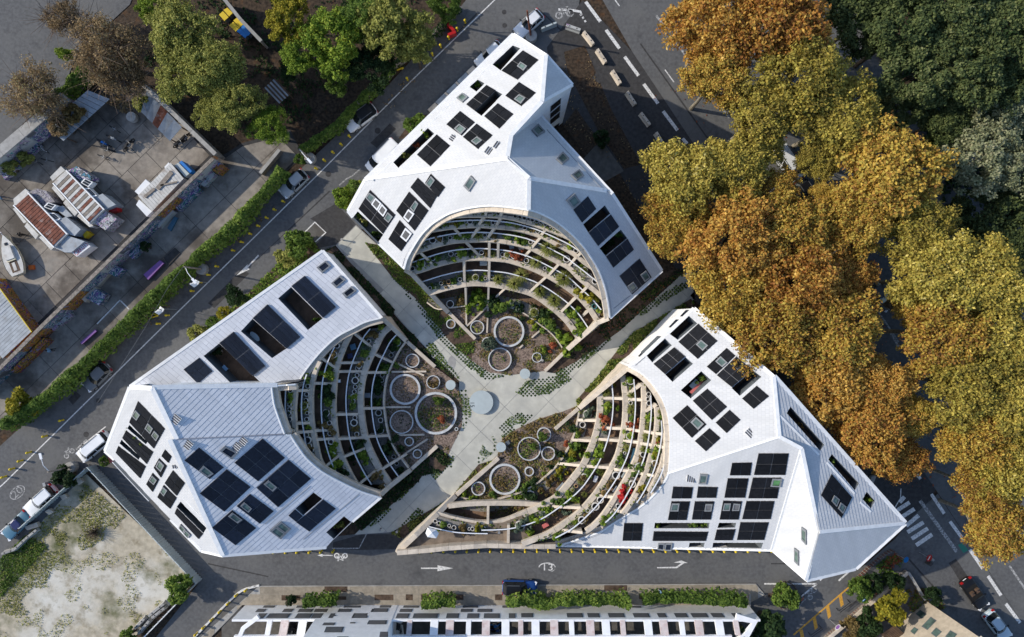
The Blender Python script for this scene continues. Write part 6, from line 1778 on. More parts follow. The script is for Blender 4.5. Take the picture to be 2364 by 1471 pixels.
pots('B', 0, oB1, [(1985, 470, 64, 'pg'), (1960, 560, 50, 'i'), (1910, 600, 38, 'o'), (1890, 670, 38, 'o'), (1795, 850, 92, 'i'), (1755, 980, 36, 'o'), (1750, 1060, 30, 'o'), (1690, 1090, 70, 'd'), (1700, 1200, 90, 'd'), (1680, 1430, 56, 'i')])
pots('B', 0, oB2, [(1690, 75, 58, 'i'), (1700, 220, 52, 'o'), (1732, 335, 40, 'o'), (1730, 495, 52, 'pd'), (1850, 770, 100, 'd'), (1975, 1005, 34, 'o'), (2050, 1130, 84, 'd'), (1930, 905, 34, 'o')])
pots('C', 0, oC1, [(240, 780, 70, 'pb'), (165, 940, 48, 'o'), (160, 1040, 46, 't'), (100, 1100, 55, 'i'), (80, 1260, 80, 'i')])
pots('C', 0, oC2, [(480, 190, 74, 'd'), (410, 330, 70, 'l'), (415, 420, 75, 'g'), (205, 590, 60, 'l'), (210, 660, 45, 'g'), (130, 690, 60, 't'), (50, 780, 52, 't')])
pots('C', 0, oC3, [(930, 1265, 56, 'g'), (1090, 1235, 88, 'pd'), (1275, 1145, 56, 't'), (1140, 1010, 62, 'd'), (1020, 1090, 58, 'i'), (520, 1230, 50, 'i'), (1300, 890, 30, 'g'), (1430, 795, 40, 'd'), (1560, 595, 60, 'd'), (1650, 440, 36, 'r'), (1740, 210, 60, 'd'), (70, 1230, 44, 'g'), (180, 1280, 44, 'g')])
pots('C', 1, oC1, [(540, 440, 62, 'y'), (570, 640, 74, 'g'), (545, 750, 55, 'i'), (515, 850, 74, 'r'), (505, 925, 34, 'mo'), (510, 1065, 38, 'b'), (455, 1220, 46, 'y'), (415, 1370, 90, 'g'), (650, 320, 30, 'l')])
pots('C', 1, oC2, [(660, 600, 74, 'i'), (595, 675, 52, 'pt'), (545, 745, 56, 'y'), (470, 820, 30, 'mo'), (415, 880, 32, 'py'), (355, 965, 76, 'g'), (250, 1060, 72, 'i'), (860, 610, 50, 'y'), (600, 945, 48, 'y'), (485, 1085, 50, 'y')])
pots('C', 1, oC5, [(690, 650, 58, 'g'), (640, 720, 50, 'pb'), (785, 690, 52, 't'), (470, 810, 82, 'g'), (270, 890, 78, 'pb'), (160, 930, 60, 'y'), (440, 1000, 66, 'g'), (955, 700, 50, 'b')])
pots('C', 1, oC4, [(700, 695, 32, 'o'), (757, 725, 32, 'o'), (830, 760, 56, 'i'), (915, 765, 26, 'o'), (988, 795, 36, 'o'), (1130, 812, 58, 't'), (1225, 815, 24, 'o'), (1275, 815, 30, 'o'), (1345, 825, 46, 'l'), (1450, 815, 32, 'pd')], 2.6)
pots('C', 2, oC1, [(905, 265, 58, 'pg'), (930, 480, 62, 'y'), (910, 605, 32, 'o'), (930, 660, 56, 'y'), (920, 740, 62, 'y'), (930, 835, 52, 'i'), (910, 935, 55, 'pr'), (1020, 945, 60, 'r'), (895, 1115, 60, 'pg'), (855, 1300, 66, 'y'), (820, 1380, 22, 'o')])
pots('C', 2, oC2, [(1170, 400, 54, 'i'), (1165, 490, 42, 'g'), (1083, 650, 60, 'o'), (1020, 750, 36, 't'), (970, 825, 34, 'mt'), (895, 925, 40, 'mt'), (840, 1030, 52, 'o'), (765, 1130, 62, 'o'), (650, 1200, 32, 'o'), (715, 1200, 28, 'o'), (635, 1270, 58, 't'), (558, 1340, 60, 'o'), (455, 1400, 42, 'g')])
pots('C', 2, oC5, [(860, 1065, 66, 'g')])
pots('C', 3, oC1, [(1190, 470, 34, 'o'), (1180, 545, 32, 'o'), (1195, 610, 40, 'o'), (1195, 820, 68, 'g'), (1190, 980, 54, 'y'), (1165, 1130, 70, 'y'), (1120, 1310, 64, 'y'), (1100, 1405, 42, 'o')])
pots('C', 3, oC2, [(1470, 420, 38, 't'), (1440, 530, 74, 'pi'), (1375, 665, 32, 'o'), (1335, 785, 55, 'o'), (1295, 870, 52, 't'), (1195, 965, 70, 'R'), (1150, 1000, 40, 'R'), (1215, 1050, 42, 'R'), (1120, 1130, 36, 'o'), (1030, 1250, 34, 'pg'), (960, 1310, 48, 'g'), (880, 1390, 48, 'g')])
pots('C', 4, oC1, [(1365, 740, 38, 'y'), (1390, 830, 46, 'g'), (1390, 930, 46, 'y'), (1355, 1170, 46, 'Y'), (1370, 1195, 36, 'r'), (1315, 1330, 62, 'g'), (1300, 1420, 52, 'l')])
pots('C', 4, oC2, [(1680, 460, 45, 'pt'), (1535, 840, 54, 'l'), (1500, 910, 42, 't'), (1437, 1035, 34, 'pt')])
pots('C', 5, oC2, [(1855, 325, 22, 'o'), (1840, 440, 22, 'o'), (1825, 515, 22, 'o'), (1805, 580, 20, 'o')])
cnt = {}
order = sorted(range(len(POTS)), key=lambda i: (POTS[i][0], POTS[i][1], POTS[i][2] if POTS[i][0] == 'A' else POTS[i][3]))
for i in order:
    key, tier, u, v, r, c, zz = POTS[i]
    has_pot = c[0] in 'pomk'
    pcode = c[1] if len(c) == 2 else (None if c == 'o' else c)
    if pcode == 'o':
        pcode = None
    R = M(r, zz + 0.5)
    base = P(u, v, zz + (0.5 if has_pot else 0.35))
    base = Vector((base.x, base.y, zz))
    colr = {'m': 'tan', 'k': 'teal'}.get(c[0], 'pale')
    what = f'{KIND[pcode][2]} plant' if pcode else 'bare soil'
    kn = ('pot', colr, what) if has_pot else ('bush', KIND[pcode][2])
    n = cnt[(key, tier) + kn] = cnt.get((key, tier) + kn, 0) + 1
    side = 'west' if key == 'A' else 'north'
    tn = f'{TIER[tier]} tier' if tier else 'ground level'
    if has_pot:
        lab = f'{colr} pot of {what}, {ordinal(n - 1)} such from the {side}, {tn} of {BNAME[key]}'
        root = thing('plant_pot', lab, 'plant pot', base, 'pots on the garden terraces')
        ps = link_copy(bpy.data.objects.new('pot', POT), root, (0, 0, 0), random.uniform(0, 6), scale=(R, R, 0.85 if r > 6 else 0.6)) if False else None
        po = bpy.data.objects.new('pot', POT); COL.objects.link(po); po.parent = root; po.scale = (R, R, 0.95 if R > 0.33 else 0.65)
        if colr != 'pale':
            po.material_slots[0].link = 'OBJECT'; po.material_slots[0].material = MATS['pot_' + colr]
        so = bpy.data.objects.new('soil', SOIL); COL.objects.link(so); so.parent = root; so.scale = po.scale
        pz, pr = 0.4, R * 0.95
    else:
        lab = f'{KIND[pcode][2]} terrace plant, {ordinal(n - 1)} such from the {side}, {tn} of {BNAME[key]}'
        root = thing('terrace_plant', lab, 'plant', base, 'bushes and grasses on the garden terraces')
        pz, pr = 0.0, R
    if pcode:
        ms = PLANT[KIND[pcode][0]]
        fo = bpy.data.objects.new('foliage', ms[i % len(ms)]); COL.objects.link(fo); fo.parent = root
        fo.location = (0, 0, pz); fo.scale = (pr * 1.4, pr * 1.4, min(pr * 1.5, 1.4)); fo.rotation_euler = (0, 0, random.uniform(0, 6.28))
        fo.material_slots[0].link = 'OBJECT'; fo.material_slots[0].material = MATS[KIND[pcode][1]]

# ------------------------------------------------------------------ round concrete planters in the court
RINGS = []
def big_ring(c, o, r, label, w=0.16, h=0.4, plants=('leaf_tan',), dens=14, s=6.6875):
    u, v = o[0] + c[0] / s, o[1] + c[1] / s
    R = M(r / s, h)
    p = P(u, v, h)
    root = thing('round_planter', label, 'planter', (p.x, p.y, 0.05), 'round planters in the courtyard beds')
    mb = MB(); mb.lathe((p.x, p.y, 0.05), [(R, 0), (R, h), (R - w, h), (R - w, 0.05)], 40); mb.build('ring', 'ring_concrete', root)
    mb = MB(); mb.disc((p.x, p.y, h * 0.55), R - w * 0.5, 32); mb.build('soil', 'mulch', root)
    pos = []
    for q, lm in enumerate(plants):
        n = int(math.pi * R * R * dens / (q + 1)) + 4
        cx = [(random.gauss(0, .5) * R, random.gauss(0, .5) * R) for _ in range(7)]
        pos = []
        for _ in range(n):
            k = random.choice(cx)
            x, y = k[0] + random.gauss(0, .25) * R, k[1] + random.gauss(0, .25) * R
            if math.hypot(x, y) < (R - w) * 0.95:
                pos.append((x, y, h * 0.55 + random.random() * 0.3))
        if pos:
            me = quads_mesh('planting', lm, np.array(pos), RNG.normal(size=(len(pos), 3)) + np.array([0, 0, 1]), 0.15 * RNG.uniform(0.6, 1.4, len(pos)))
            mesh_obj('planting', me, root, kind='stuff')
big_ring((540, 722), oA3, 72, 'small round planter beside the low pale wall of the tower building', 0.12)
big_ring((947, 775), oA3, 108, 'medium round planter between two thin concrete edgings', 0.12, plants=('leaf_fresh',))
big_ring((1437, 840), oA3, 238, 'largest round planter under the tower building, full of brown seedlings', 0.26, plants=('leaf_tan', 'leaf_ivy'), dens=12)
big_ring((1297, 1270), oA3, 182, 'round planter with a few green clumps at the apex of the bed', 0.14, plants=('leaf_ivy',), dens=6)
big_ring((1105, 1010), oA3, 85, 'round planter half hidden by a grey-green shrub', 0.12, plants=('leaf_dark',), dens=60)
big_ring((1870, 1240), oA3, 78, 'overgrown thin planter ring beside the grass pavers', 0.1, plants=('leaf_grass',), dens=60)
big_ring((883, 353), oB3, 108, 'round planter holding two white discs, in the shaded bed', 0.12, plants=('leaf_brown',), dens=6)
big_ring((770, 795), oB3, 238, 'wide-rimmed round planter of dark bark, upper one in the shaded bed', 0.26, plants=('leaf_brown',), dens=5)
big_ring((1205, 685), oB3, 105, 'round planter full of yellow-brown grass beside the white table', 0.1, plants=('leaf_tan',), dens=70)
big_ring((715, 1300), oB3, 182, 'thin-rimmed round planter of bare dark soil', 0.12, plants=('leaf_dark',), dens=4)
big_ring((1245, 1165), oB3, 328, 'largest round planter in the shaded bed, with leafy shrubs inside', 0.3, plants=('leaf_ivy', 'leaf_tan', 'leaf_dark'), dens=22)
big_ring((1100, 398), oB4, 72, 'small round planter between the concrete edgings, upper', 0.12, plants=('leaf_brown',), dens=5)
big_ring((1227, 588), oB4, 72, 'small round planter between the concrete edgings, lower', 0.12, plants=('leaf_brown',), dens=5)
big_ring((1830, 205), oB4, 28, 'tiny round planter at the edge of the dark ground cover', 0.08, plants=('leaf_dark',), dens=4)
big_ring((1310, 290), oC3, 110, 'round planter half covered by a dense green shrub', 0.12, plants=('leaf_brown',), dens=5)
big_ring((1080, 510), oC3, 182, 'big thin-rimmed planter with green bushes, in the sunny bed', 0.12, plants=('leaf_ivy', 'leaf_grass'), dens=26)
big_ring((1375, 583), oC3, 108, 'medium round planter beside the big thin-rimmed one', 0.14, plants=('leaf_grass',), dens=12)
big_ring((705, 980), oC3, 240, 'widest planter in the sunny bed, full of dry grass', 0.26, plants=('leaf_tan', 'leaf_grass'), dens=24)
big_ring((1082, 860), oC3, 72, 'small round planter alone on the bark in the sunny bed', 0.13, plants=('leaf_tan',), dens=16)
big_ring((295, 1125), oC3, 108, 'medium round planter in the corner by the long side wall', 0.13, plants=('leaf_tan', 'leaf_ivy'), dens=16)
# shrubs that stand in or over the rings
for o, x, y, r, lm, lab in ((oA3, 1130, 1040, 115, 'leaf_blue', 'loose grey-green shrub over the planter at the bed apex'), (oC3, 1295, 310, 85, 'leaf_ivy', 'dense green shrub in the half-covered planter'), (oC3, 1160, 470, 75, 'leaf_ivy', 'green bush inside the big thin-rimmed planter'),
                            (oB3, 1300, 990, 90, 'leaf_ivy', 'leafy shrub inside the largest shaded planter'), (oB3, 1330, 1240, 70, 'leaf_copper', 'pinkish tuft in the largest shaded planter'), (oB3, 560, 130, 80, 'leaf_dark', 'dark bush just below the lowest beam of the seamed-roof building')):
    tree(o[0] + x / 6.6875, o[1] + y / 6.6875, r / 6.6875, 0.9, 'shrub', lab, 'bush', 'bush', 'bushes and shrubs', leafm=lm, flat=0.8)
# ------------------------------------------------------------------ cars
t1 = lambda pts, o=(0, 0): [(o[0] + x / 3.677, o[1] + y / 3.677) for x, y in pts]
DIM = {'hatch': (4.1, 1.8, 1.48, (-.47, .20), (-.36, .02)), 'suv': (4.45, 1.88, 1.65, (-.48, .20), (-.40, .04)), 'estate': (4.7, 1.85, 1.6, (-.49, .18), (-.43, .03)), 'van': (5.0, 2.0, 2.0, (-.495, .36), (-.48, .22)),
       'cabrio': (4.3, 1.8, 1.3, (-.30, .18), (-.26, .06)), 'old': (4.2, 1.7, 1.4, (-.30, .16), (-.22, .02))}
CAR_SRC = {}
def car_meshes(kind):
    if kind in CAR_SRC:
        return CAR_SRC[kind]
    L_, W, Hh, base, roof = DIM[kind]
    out = {}
    def mk(mb, nm, m, smooth=False):
        me = bpy.data.meshes.new(nm)
        me.from_pydata(mb.v, [], mb.f)
        for x in (m if isinstance(m, list) else [m]):
            me.materials.append(MATS[x])
        if any(mb.mi):
            me.polygons.foreach_set('material_index', mb.mi)
        if smooth:
            me.polygons.foreach_set('use_smooth', [True] * len(me.polygons))
        me.update()
        out[nm] = me
    belt = 0.95 if kind != 'van' else 1.15
    X = [-.5, -.485, -.44, -.3, -.1, .12, .26, .38, .45, .485, .5]
    WF = [.70, .86, .96, 1, 1, 1, .99, .96, .88, .74, .52]
    tail = belt - (0.08 if kind in ('cabrio', 'old') else 0.0)
    HT = [tail * .8, tail * .95, tail, belt, belt, belt, belt * (.98 if kind != 'van' else 1.0), belt * .92, belt * .84, belt * .74, belt * .62]
    rings = []
    mb = MB()
    for x, w, h in zip(X, WF, HT):
        hw = W / 2 * w
        rings.append([(x * L_, s * hw * k, z) for s, seq in ((-1, ((.9, .22), (1, .35), (1.0, h * .72), (.93, h * .95), (.80, h))), (1, ((.80, h), (.93, h * .95), (1.0, h * .72), (1, .35), (.9, .22)))) for k, z in seq])
    for r in rings:
        mb.v += r
    n = 10
    for i in range(len(rings) - 1):
        for j in range(n - 1):
            mb.f.append((i * n + j, (i + 1) * n + j, (i + 1) * n + j + 1, i * n + j + 1)); mb.mi.append(0)
    mb.f.append(tuple(range(n))); mb.mi.append(0)
    mb.f.append(tuple((len(rings) - 1) * n + j for j in range(n))); mb.mi.append(0)
    mk(mb, 'body', 'c_white', True)
    # windows: the dark band of glass between body and roof
    b0, b1 = base[0] * L_, base[1] * L_
    r0, r1 = roof[0] * L_, roof[1] * L_
    wb, wr = W / 2 * .9, W / 2 * .72
    bz, rz = belt - .04, Hh - .05
    def ringp(x0, x1, w, z, c):
        return [(x0, -w + c, z), (x0 + c, -w, z), (x1 - c, -w, z), (x1, -w + c * 1.6, z), (x1 + c * .4, 0, z), (x1, w - c * 1.6, z), (x1 - c, w, z), (x0 + c, w, z), (x0, w - c, z)]
    lo, hi_ = ringp(b0, b1, wb, bz, .22), ringp(r0, r1, wr, rz, .16)
    if kind != 'cabrio':
        mb = MB()
        for j in range(9):
            k = (j + 1) % 9
            mb.face([lo[j], lo[k], hi_[k], hi_[j]])
        mk(mb, 'windows', 'car_glass')
        mb = MB()
        mid = ringp(r0 + .1, r1 - .08, wr - .12, Hh, .16)
        for j in range(9):
            k = (j + 1) % 9
            mb.face([hi_[j], hi_[k], mid[k], mid[j]])
        mb.face(mid)
        # pillars down to the belt
        for s in (-1, 1):
            for xa, xb in ((b1 - .25, r1 - .12), (b0 + .2, r0 + .14), ((b0 + b1) / 2 + .05, (r0 + r1) / 2)):
                mb.face([(xa, s * (wb + .012), bz), (xa + .1, s * (wb + .012), bz), (xb + .1, s * (wr + .012), rz), (xb, s * (wr + .012), rz)])
        mk(mb, 'roof', 'c_white')
        if kind in ('suv', 'estate', 'van', 'hatch'):
            mb = MB()
            for s in (-1, 1):
                mb.box(((r0 + r1) / 2, s * (wr - .06), Hh), (r1 - r0) * .8, .05, .06)
            mk(mb, 'roof_rail', 'c_grey')
    else:
        mb = MB()
        mb.prism([(b0, -wb + .1, belt + .012), (b1, -wb + .1, belt + .012), (b1, wb - .1, belt + .012), (b0, wb - .1, belt + .012)], belt - .1)
        mk(mb, 'cockpit', 'tyre')
        mb = MB()
        for s in (-.38, .38):
            mb.box((-.35, s, belt), .5, .5, .12); mb.box((-.68, s, belt), .14, .48, .4)
        mk(mb, 'seat', 'wood_dark')
        mb = MB()
        mb.face([(b1, -wb, bz), (b1, wb, bz), (b1 - .5, wr, Hh), (b1 - .5, -wr, Hh)])
        mk(mb, 'windscreen', 'car_glass')
    mb = MB(); mb.tube([(0, -.11, .32), (0, .11, .32)], .32, 14); mk(mb, 'wheel', 'tyre')
    mb = MB(); mb.tube([(0, -.115, .32), (0, .115, .32)], .2, 10); mk(mb, 'rim', 'metal_grey')
    mb = MB(); mb.box((0, 0, 0), .3, .42, .12); mk(mb, 'headlight', 'rail_white')
    mb = MB(); mb.box((0, 0, 0), .14, .34, .3); mk(mb, 'tail_light', 'lamp_red')
    mb = MB(); mb.box((0, 0, 0), .14, .22, .14); mk(mb, 'mirror', 'c_black')
    mb = MB(); mb.box((0, 0, 0), .03, .52, .11); mk(mb, 'number_plate', 'rail_white')
    CAR_SRC[kind] = (out, L_, W, belt)
    return CAR_SRC[kind]
def car(u, v, du, dv, kind, colr, label, cat='car', z=0.0, roofc=None, scale=1.0):
    """du, dv: the way the bonnet points, in photo pixels."""
    ms, L_, W, belt = car_meshes(kind)
    p = P(u, v, z + 0.8)
    r = thing('parked_car' if kind != 'van' else 'parked_van', label, cat, (p.x, p.y, z), None, math.atan2(-dv, du))
    r.scale = (scale,) * 3
    def put(nm, loc=(0, 0, 0), m=None, par=None, rz=0):
        o = bpy.data.objects.new(nm, ms[nm]); COL.objects.link(o); o.parent = par or r; o.location = loc; o.rotation_euler = (0, 0, rz)
        if m:
            o.material_slots[0].link = 'OBJECT'; o.material_slots[0].material = MATS[m]
        return o
    body = put('body', m='c_' + colr)
    for nm in ('windows', 'cockpit', 'seat', 'windscreen', 'roof_rail'):
        if nm in ms:
            put(nm)
    if 'roof' in ms:
        put('roof', m='c_' + (roofc or colr))
    for x in (-.31, .31):
        for s in (-1, 1):
            w = put('wheel', (x * L_, s * (W / 2 - .1), 0)); put('rim', (0, 0, 0), par=w)
    for s in (-1, 1):
        put('headlight', (L_ * .445, s * W * .34, belt * .72), rz=s * -.45); put('tail_light', (-L_ * .487, s * W * .36, belt * .62)); put('mirror', (L_ * .14, s * (W / 2 + .08), belt - .05))
    put('number_plate', (-L_ * .502, 0, .5)); put('number_plate', (L_ * .502, 0, .4))
    return r
car(832, 271, -57, 42, 'suv', 'white', 'white crossover with a dark glass roof parked by the ivy wall', roofc='black')
car(677, 424, -55, 52, 'hatch', 'silver', 'silver hatchback parked by the ivy wall near a street lamp')
car(222, 871, -50, 50, 'hatch', 'grey', 'dark grey hatchback parked by the south stretch of ivy wall')
car(884, 362, -52, 54, 'van', 'white', 'white van half hidden under the roof edge of the tower building', 'van')
car(1130, 127, -50, 46, 'hatch', 'white', 'white car half hidden at the north end of the tower building')
car(1221, 54, -52, 46, 'hatch', 'white', 'white hatchback beside the wooden post at the street corner')
car(215, 1032, -50, 42, 'van', 'white', 'white van parked by the loggia corner of the seamed-roof building', 'van', scale=.92)
car(92, 1156, -58, 52, 'estate', 'white', 'white estate car behind the pale green fence')
car(37, 1214, -44, 46, 'old', 'teal', 'old blue coupe behind the pale green fence', roofc='navy')
car(1200, 1358, 70, 1, 'suv', 'blue', 'bright blue car with a black roof on the stone pavement', roofc='black', z=0.14)
car(2252, 1372, 42, 60, 'cabrio', 'black', 'black car with its boot open, by the boulevard kerb')
car(2305, 1446, 42, 55, 'hatch', 'ice', 'pale blue hatchback cut by the bottom edge, behind the black car')
car(1819, 376, 30, 45, 'van', 'white', 'white van half hidden under the plane trees', 'van')
car(1866, 446, 34, 48, 'hatch', 'black', 'dark car under the plane trees below the white van')
car(1977, 605, 36, 46, 'suv', 'navy', 'deep blue car half hidden under the plane trees')
car(2036, 684, 34, 48, 'hatch', 'grey', 'grey car under the plane trees beyond the deep blue one')
car(913, 1452, -4, -30, 'hatch', 'white', 'white car inside the screened car park')
car(667, 1462, 2, -30, 'hatch', 'black', 'black car inside the screened car park')

# ------------------------------------------------------------------ bollards
BM = MB(); BM.lathe((0, 0, 0), [(.13, 0), (.11, .05), (.1, .62), (.16, .68), (.17, .8), (.12, .92), (0.0, .96)], 10)
bme = bpy.data.meshes.new('bollard'); bme.from_pydata(BM.v, [], BM.f); bme.materials.append(MATS['c_yellow']); bme.polygons.foreach_set('use_smooth', [True] * len(bme.polygons))
def bollards(pts, where, grp, z=0.0, ends='from the north'):
    for i, (u, v) in enumerate(pts):
        p = P(u, v, z + .75)
        o = bpy.data.objects.new('bollard', bme); COL.objects.link(o); o.location = (p.x, p.y, z)
        tag(o, f'yellow bollard, {ordinal(i)} {ends} in the row {where}', 'bollard', grp)
bollards(t1([(1777, 172), (1710, 240), (1637, 312), (1568, 382), (1497, 452), (1425, 522), (1283, 662), (790, 1150), (720, 1220), (650, 1288), (578, 1358), (508, 1426)], (590, 0)) + t1([(228, 383), (153, 453), (86, 522), (14, 590)], (590, 360)) +
         t1([(2115, 658), (2043, 728), (1970, 800), (1830, 936), (1760, 1008), (1690, 1072), (1620, 1145), (1408, 1352), (1332, 1424)], (0, 360)) + t1([(505, 925), (365, 1060), (230, 1198), (157, 1270), (87, 1338), (17, 1407)], (0, 720)), 'along the ivy wall', 'yellow bollards along the ivy street')
bollards(t1([(45, 755), (150, 755), (252, 755), (348, 755), (453, 755), (550, 752), (653, 750), (1293, 757), (1393, 752), (1493, 750), (1594, 747), (1695, 747), (1793, 747), (1893, 747), (1992, 747), (2090, 747), (2190, 747)], (590, 1071)) +
         t1([(x, 747) for x in (120, 222, 318, 418, 517, 613, 714, 815, 917, 1012, 1115, 1213, 1313, 1412, 1515, 1613, 1714, 1810, 1908, 2010, 2110)], (1180, 1071)) + [(1781, 1273)], 'under the white facades', 'yellow bollards along the south street', ends='from the west')
bollards(t1([(2080, 1080), (1998, 1122), (1928, 1193), (1858, 1262), (1790, 1330), (1720, 1397), (1655, 1455)], (0, 1071)), 'inside the curved kerb', 'yellow bollards on the curved kerb')
for i, (u, v) in enumerate(t1([(1297, 1345), (1310, 1364)], (0, 360)) + [(923, 159)]):
    p = P(u, v, .2)
    mb = MB(); mb.tube([(p.x - .4, p.y - .15, .12), (p.x + .1, p.y + .05, .12), (p.x + .28, p.y + .1, .12), (p.x + .46, p.y + .16, .12)], [.1, .1, .17, .1], 8)
    tag(mb.build('bollard', 'c_yellow'), ('knocked-over yellow bollard by the banner, upper of the pair', 'knocked-over yellow bollard by the banner, lower of the pair', 'yellow bollard lying by the stone wall at the top of the street')[i], 'bollard', 'fallen yellow bollards')

# ------------------------------------------------------------------ concrete barriers
def block(px, z, name, label, cat, m, grp=None, z0=0.0):
    o = MB().pprism(px, z, z0).build(name, m)
    return tag(o, label, cat, grp)
def barrier(a, b, w, h, label, m='grey_concrete', grp='concrete barriers by the boulevard', name='concrete_barrier'):
    pa, pb = P(*a, h), P(*b, h)
    d = (pb - pa); d.z = 0; dn = d.normalized(); n = Vector((-dn.y, dn.x, 0))
    mb = MB()
    prof = [(-.5, 0), (-.5, .18), (-.32, .42), (-.26, 1.0), (.26, 1.0), (.32, .42), (.5, .18), (.5, 0)]
    r = [[p + n * (x * w) + Vector((0, 0, -h + z * h)) for x, z in prof] for p in (pa, pb)]
    for j in range(7):
        mb.face([r[0][j], r[1][j], r[1][j + 1], r[0][j + 1]])
    mb.face(r[0][::-1]); mb.face(r[1])
    root = tag(mb.build(name, m), label, 'barrier', grp)
    for t in (.25, .75):
        c = pa.lerp(pb, t)
        MB().box(c + Vector((0, 0, -.02)), .14, .14, .05, math.atan2(d.y, d.x)).build('lifting_eye', 'asphalt_dark', root)
    return root
for i, (a, b) in enumerate(t1([(462, 215), (590, 255)], (1180, 0)) and [(t1([(467, 210)], (1180, 0))[0], t1([(588, 252)], (1180, 0))[0])] + [tuple(t1(q, (1180, 0))) for q in ([(618, 265), (700, 370)], [(733, 415), (805, 525)], [(862, 595), (930, 705)], [(987, 775), (1057, 882)], [(1103, 955), (1180, 1058)], [(1233, 1122), (1300, 1232)])]):
    barrier(a, b, .62, .75, 'white sprayed barrier block nearest the street corner' if i == 0 else f'stained beige concrete barrier, {ordinal(i - 1)} after the sprayed one, along the boulevard', 'graffiti_pale' if i == 0 else 'beam_concrete')
barrier(t1([(258, 240)], (1180, 0))[0], t1([(385, 190)], (1180, 0))[0], .4, .9, 'low white barrier panel beside the white hatchback', 'fence_panel', None)
for i, (a, b) in enumerate(([(1140, 1400), (1222, 1318)], [(1170, 1445), (1262, 1335)], [(1258, 1295), (1388, 1190)], [(1285, 1310), (1392, 1225)])):
    q = t1([a, b], (0, 1071))
    barrier(q[0], q[1], .55, .8, f'mossy grey barrier by the south gate of the sandy plot, {ordinal(i)} from the bottom', 'grey_concrete', 'barriers on the sandy plot')
for i, (a, b) in enumerate(([(10, 765), (115, 732)], [(115, 730), (210, 640)], [(212, 638), (305, 562)])):
    q = t1([a, b], (0, 1071))
    barrier(q[0], q[1], .5, .85, f'old barrier under the blue coupe, {ordinal(i)} from the west', 'grey_concrete', 'barriers on the sandy plot')
for i, q in enumerate(([(638, 150), (675, 125), (705, 150), (668, 180)], [(505, 275), (545, 257), (575, 285), (535, 312)], [(380, 405), (415, 383), (452, 410), (415, 435)], [(205, 535), (310, 497), (328, 535), (230, 565)])):
    block(t1(q, (0, 1071)), .5, 'ballast_block', f'concrete ballast block behind the pale green fence, {ordinal(i)} from the north', 'block', 'beam_concrete', 'ballast blocks of the fence')

# fences round the sandy plot
def panel_fence(a, b, n, h, label, m, depth=.05):
    pa, pb = P(*a, 0), P(*b, 0)
    root = thing('panel_fence', label, 'fence', ((pa + pb) / 2)[:])
    d = (pb - pa).normalized(); nn = Vector((-d.y, d.x, 0))
    for i in range(n):
        p, q = pa.lerp(pb, (i + .03) / n), pa.lerp(pb, (i + .97) / n)
        mb = MB()
        for k in range(6):
            s, e = p.lerp(q, k / 6), p.lerp(q, (k + 1) / 6)
            o0, o1 = (nn * .04 if k % 2 else nn * -.04), (nn * .04 if k % 2 else nn * -.04)
            mb.face([s + o0, e + o1, e + o1 + Vector((0, 0, h)), s + o0 + Vector((0, 0, h))])
            mb.face([e + o1, e - o1, e - o1 + Vector((0, 0, h)), e + o1 + Vector((0, 0, h))])
        mb.path([p + Vector((0, 0, h + .03)), q + Vector((0, 0, h + .03))], .1, .06)
        mb.build('panel', m, root)
    for i in range(n + 1):
        MB().box(pa.lerp(pb, i / n) - nn * .1, .08, .08, h).build('post', 'metal_grey', root)
panel_fence((219, 1072), (467, 1337), 20, 1.7, 'long ribbed metal hoarding between the alley and the sandy plot', 'fence_panel')
panel_fence((214, 1078), (64, 1212), 8, 1.7, 'pale green hoarding along the parked estate car', 'fence_panel')
panel_fence((462, 1340), (436, 1366), 3, 1.5, 'short hoarding return at the alley corner', 'fence_panel'); panel_fence((428, 1374), (330, 1475), 9, .9, 'low white fence along the alley at the bottom', 'white_trim')

# ------------------------------------------------------------------ street lamps and posts
def lamp(base, top, arm, label, h=5.6, foot=True):
    b = P(*base, 0)
    root = thing('street_lamp', label, 'street lamp', b)
    t = P(*top, h)
    MB().tube([b, b.lerp(t, .5), t], [.14, .12, .1], 8).build('post', 'wood_grey', root)
    if foot:
        mb = MB(); mb.lathe(b, [(.72, 0), (.72, .75), (.66, .8), (.2, .8), (0.0, .8)], 20); mb.build('footing', 'grey_concrete', root)
    a = P(*arm, h + .5)
    MB().tube([t - Vector((0, 0, .3)), t.lerp(a, .5) + Vector((0, 0, .2)), a], [.045, .045, .045], 6).build('arm', 'rail_white', root)
    d = (a - t); d.z = 0; d.normalize()
    mb = MB(); mb.box(a + d * .25 - Vector((0, 0, .06)), .75, .28, .12, math.atan2(d.y, d.x)); hd = mb.build('lamp_head', 'rail_white', root)
    mb = MB(); mb.box(a + d * .3 - Vector((0, 0, .1)), .4, .2, .05, math.atan2(d.y, d.x)); mb.build('lens', 'skylight_frame', hd)
lamp((718, 368), (691, 345), (711, 368), 'lamp on a short wooden post in a round footing beside the silver hatchback')
lamp((470, 622), (425, 616), (445, 645), 'lamp on a wooden post beside the banner with a curved mark', 5.4)
lamp((170, 1077), (110, 1090), (95, 1058), 'lamp on a wooden post by the white van and the hoarding corner', 5.2)
b = P(1226, 88, 0); root = thing('utility_post', 'rusty wooden post standing in a round concrete footing at the street corner', 'post', b)
MB().tube([b, P(1217, 25, 7)], [.14, .1], 8).build('post', 'rust', root); mb = MB(); mb.lathe(b, [(.75, 0), (.75, .8), (.7, .85), (0.0, .85)], 20); mb.build('footing', 'grey_concrete', root)
b = P(309, 273, .2); mb = MB(); mb.lathe(b, [(.62, 0), (.62, .7), (.3, .75), (0.0, .75)], 20); tag(mb.build('concrete_footing', 'grey_concrete'), 'round concrete footing at the end of the sheet-metal roof', 'footing')
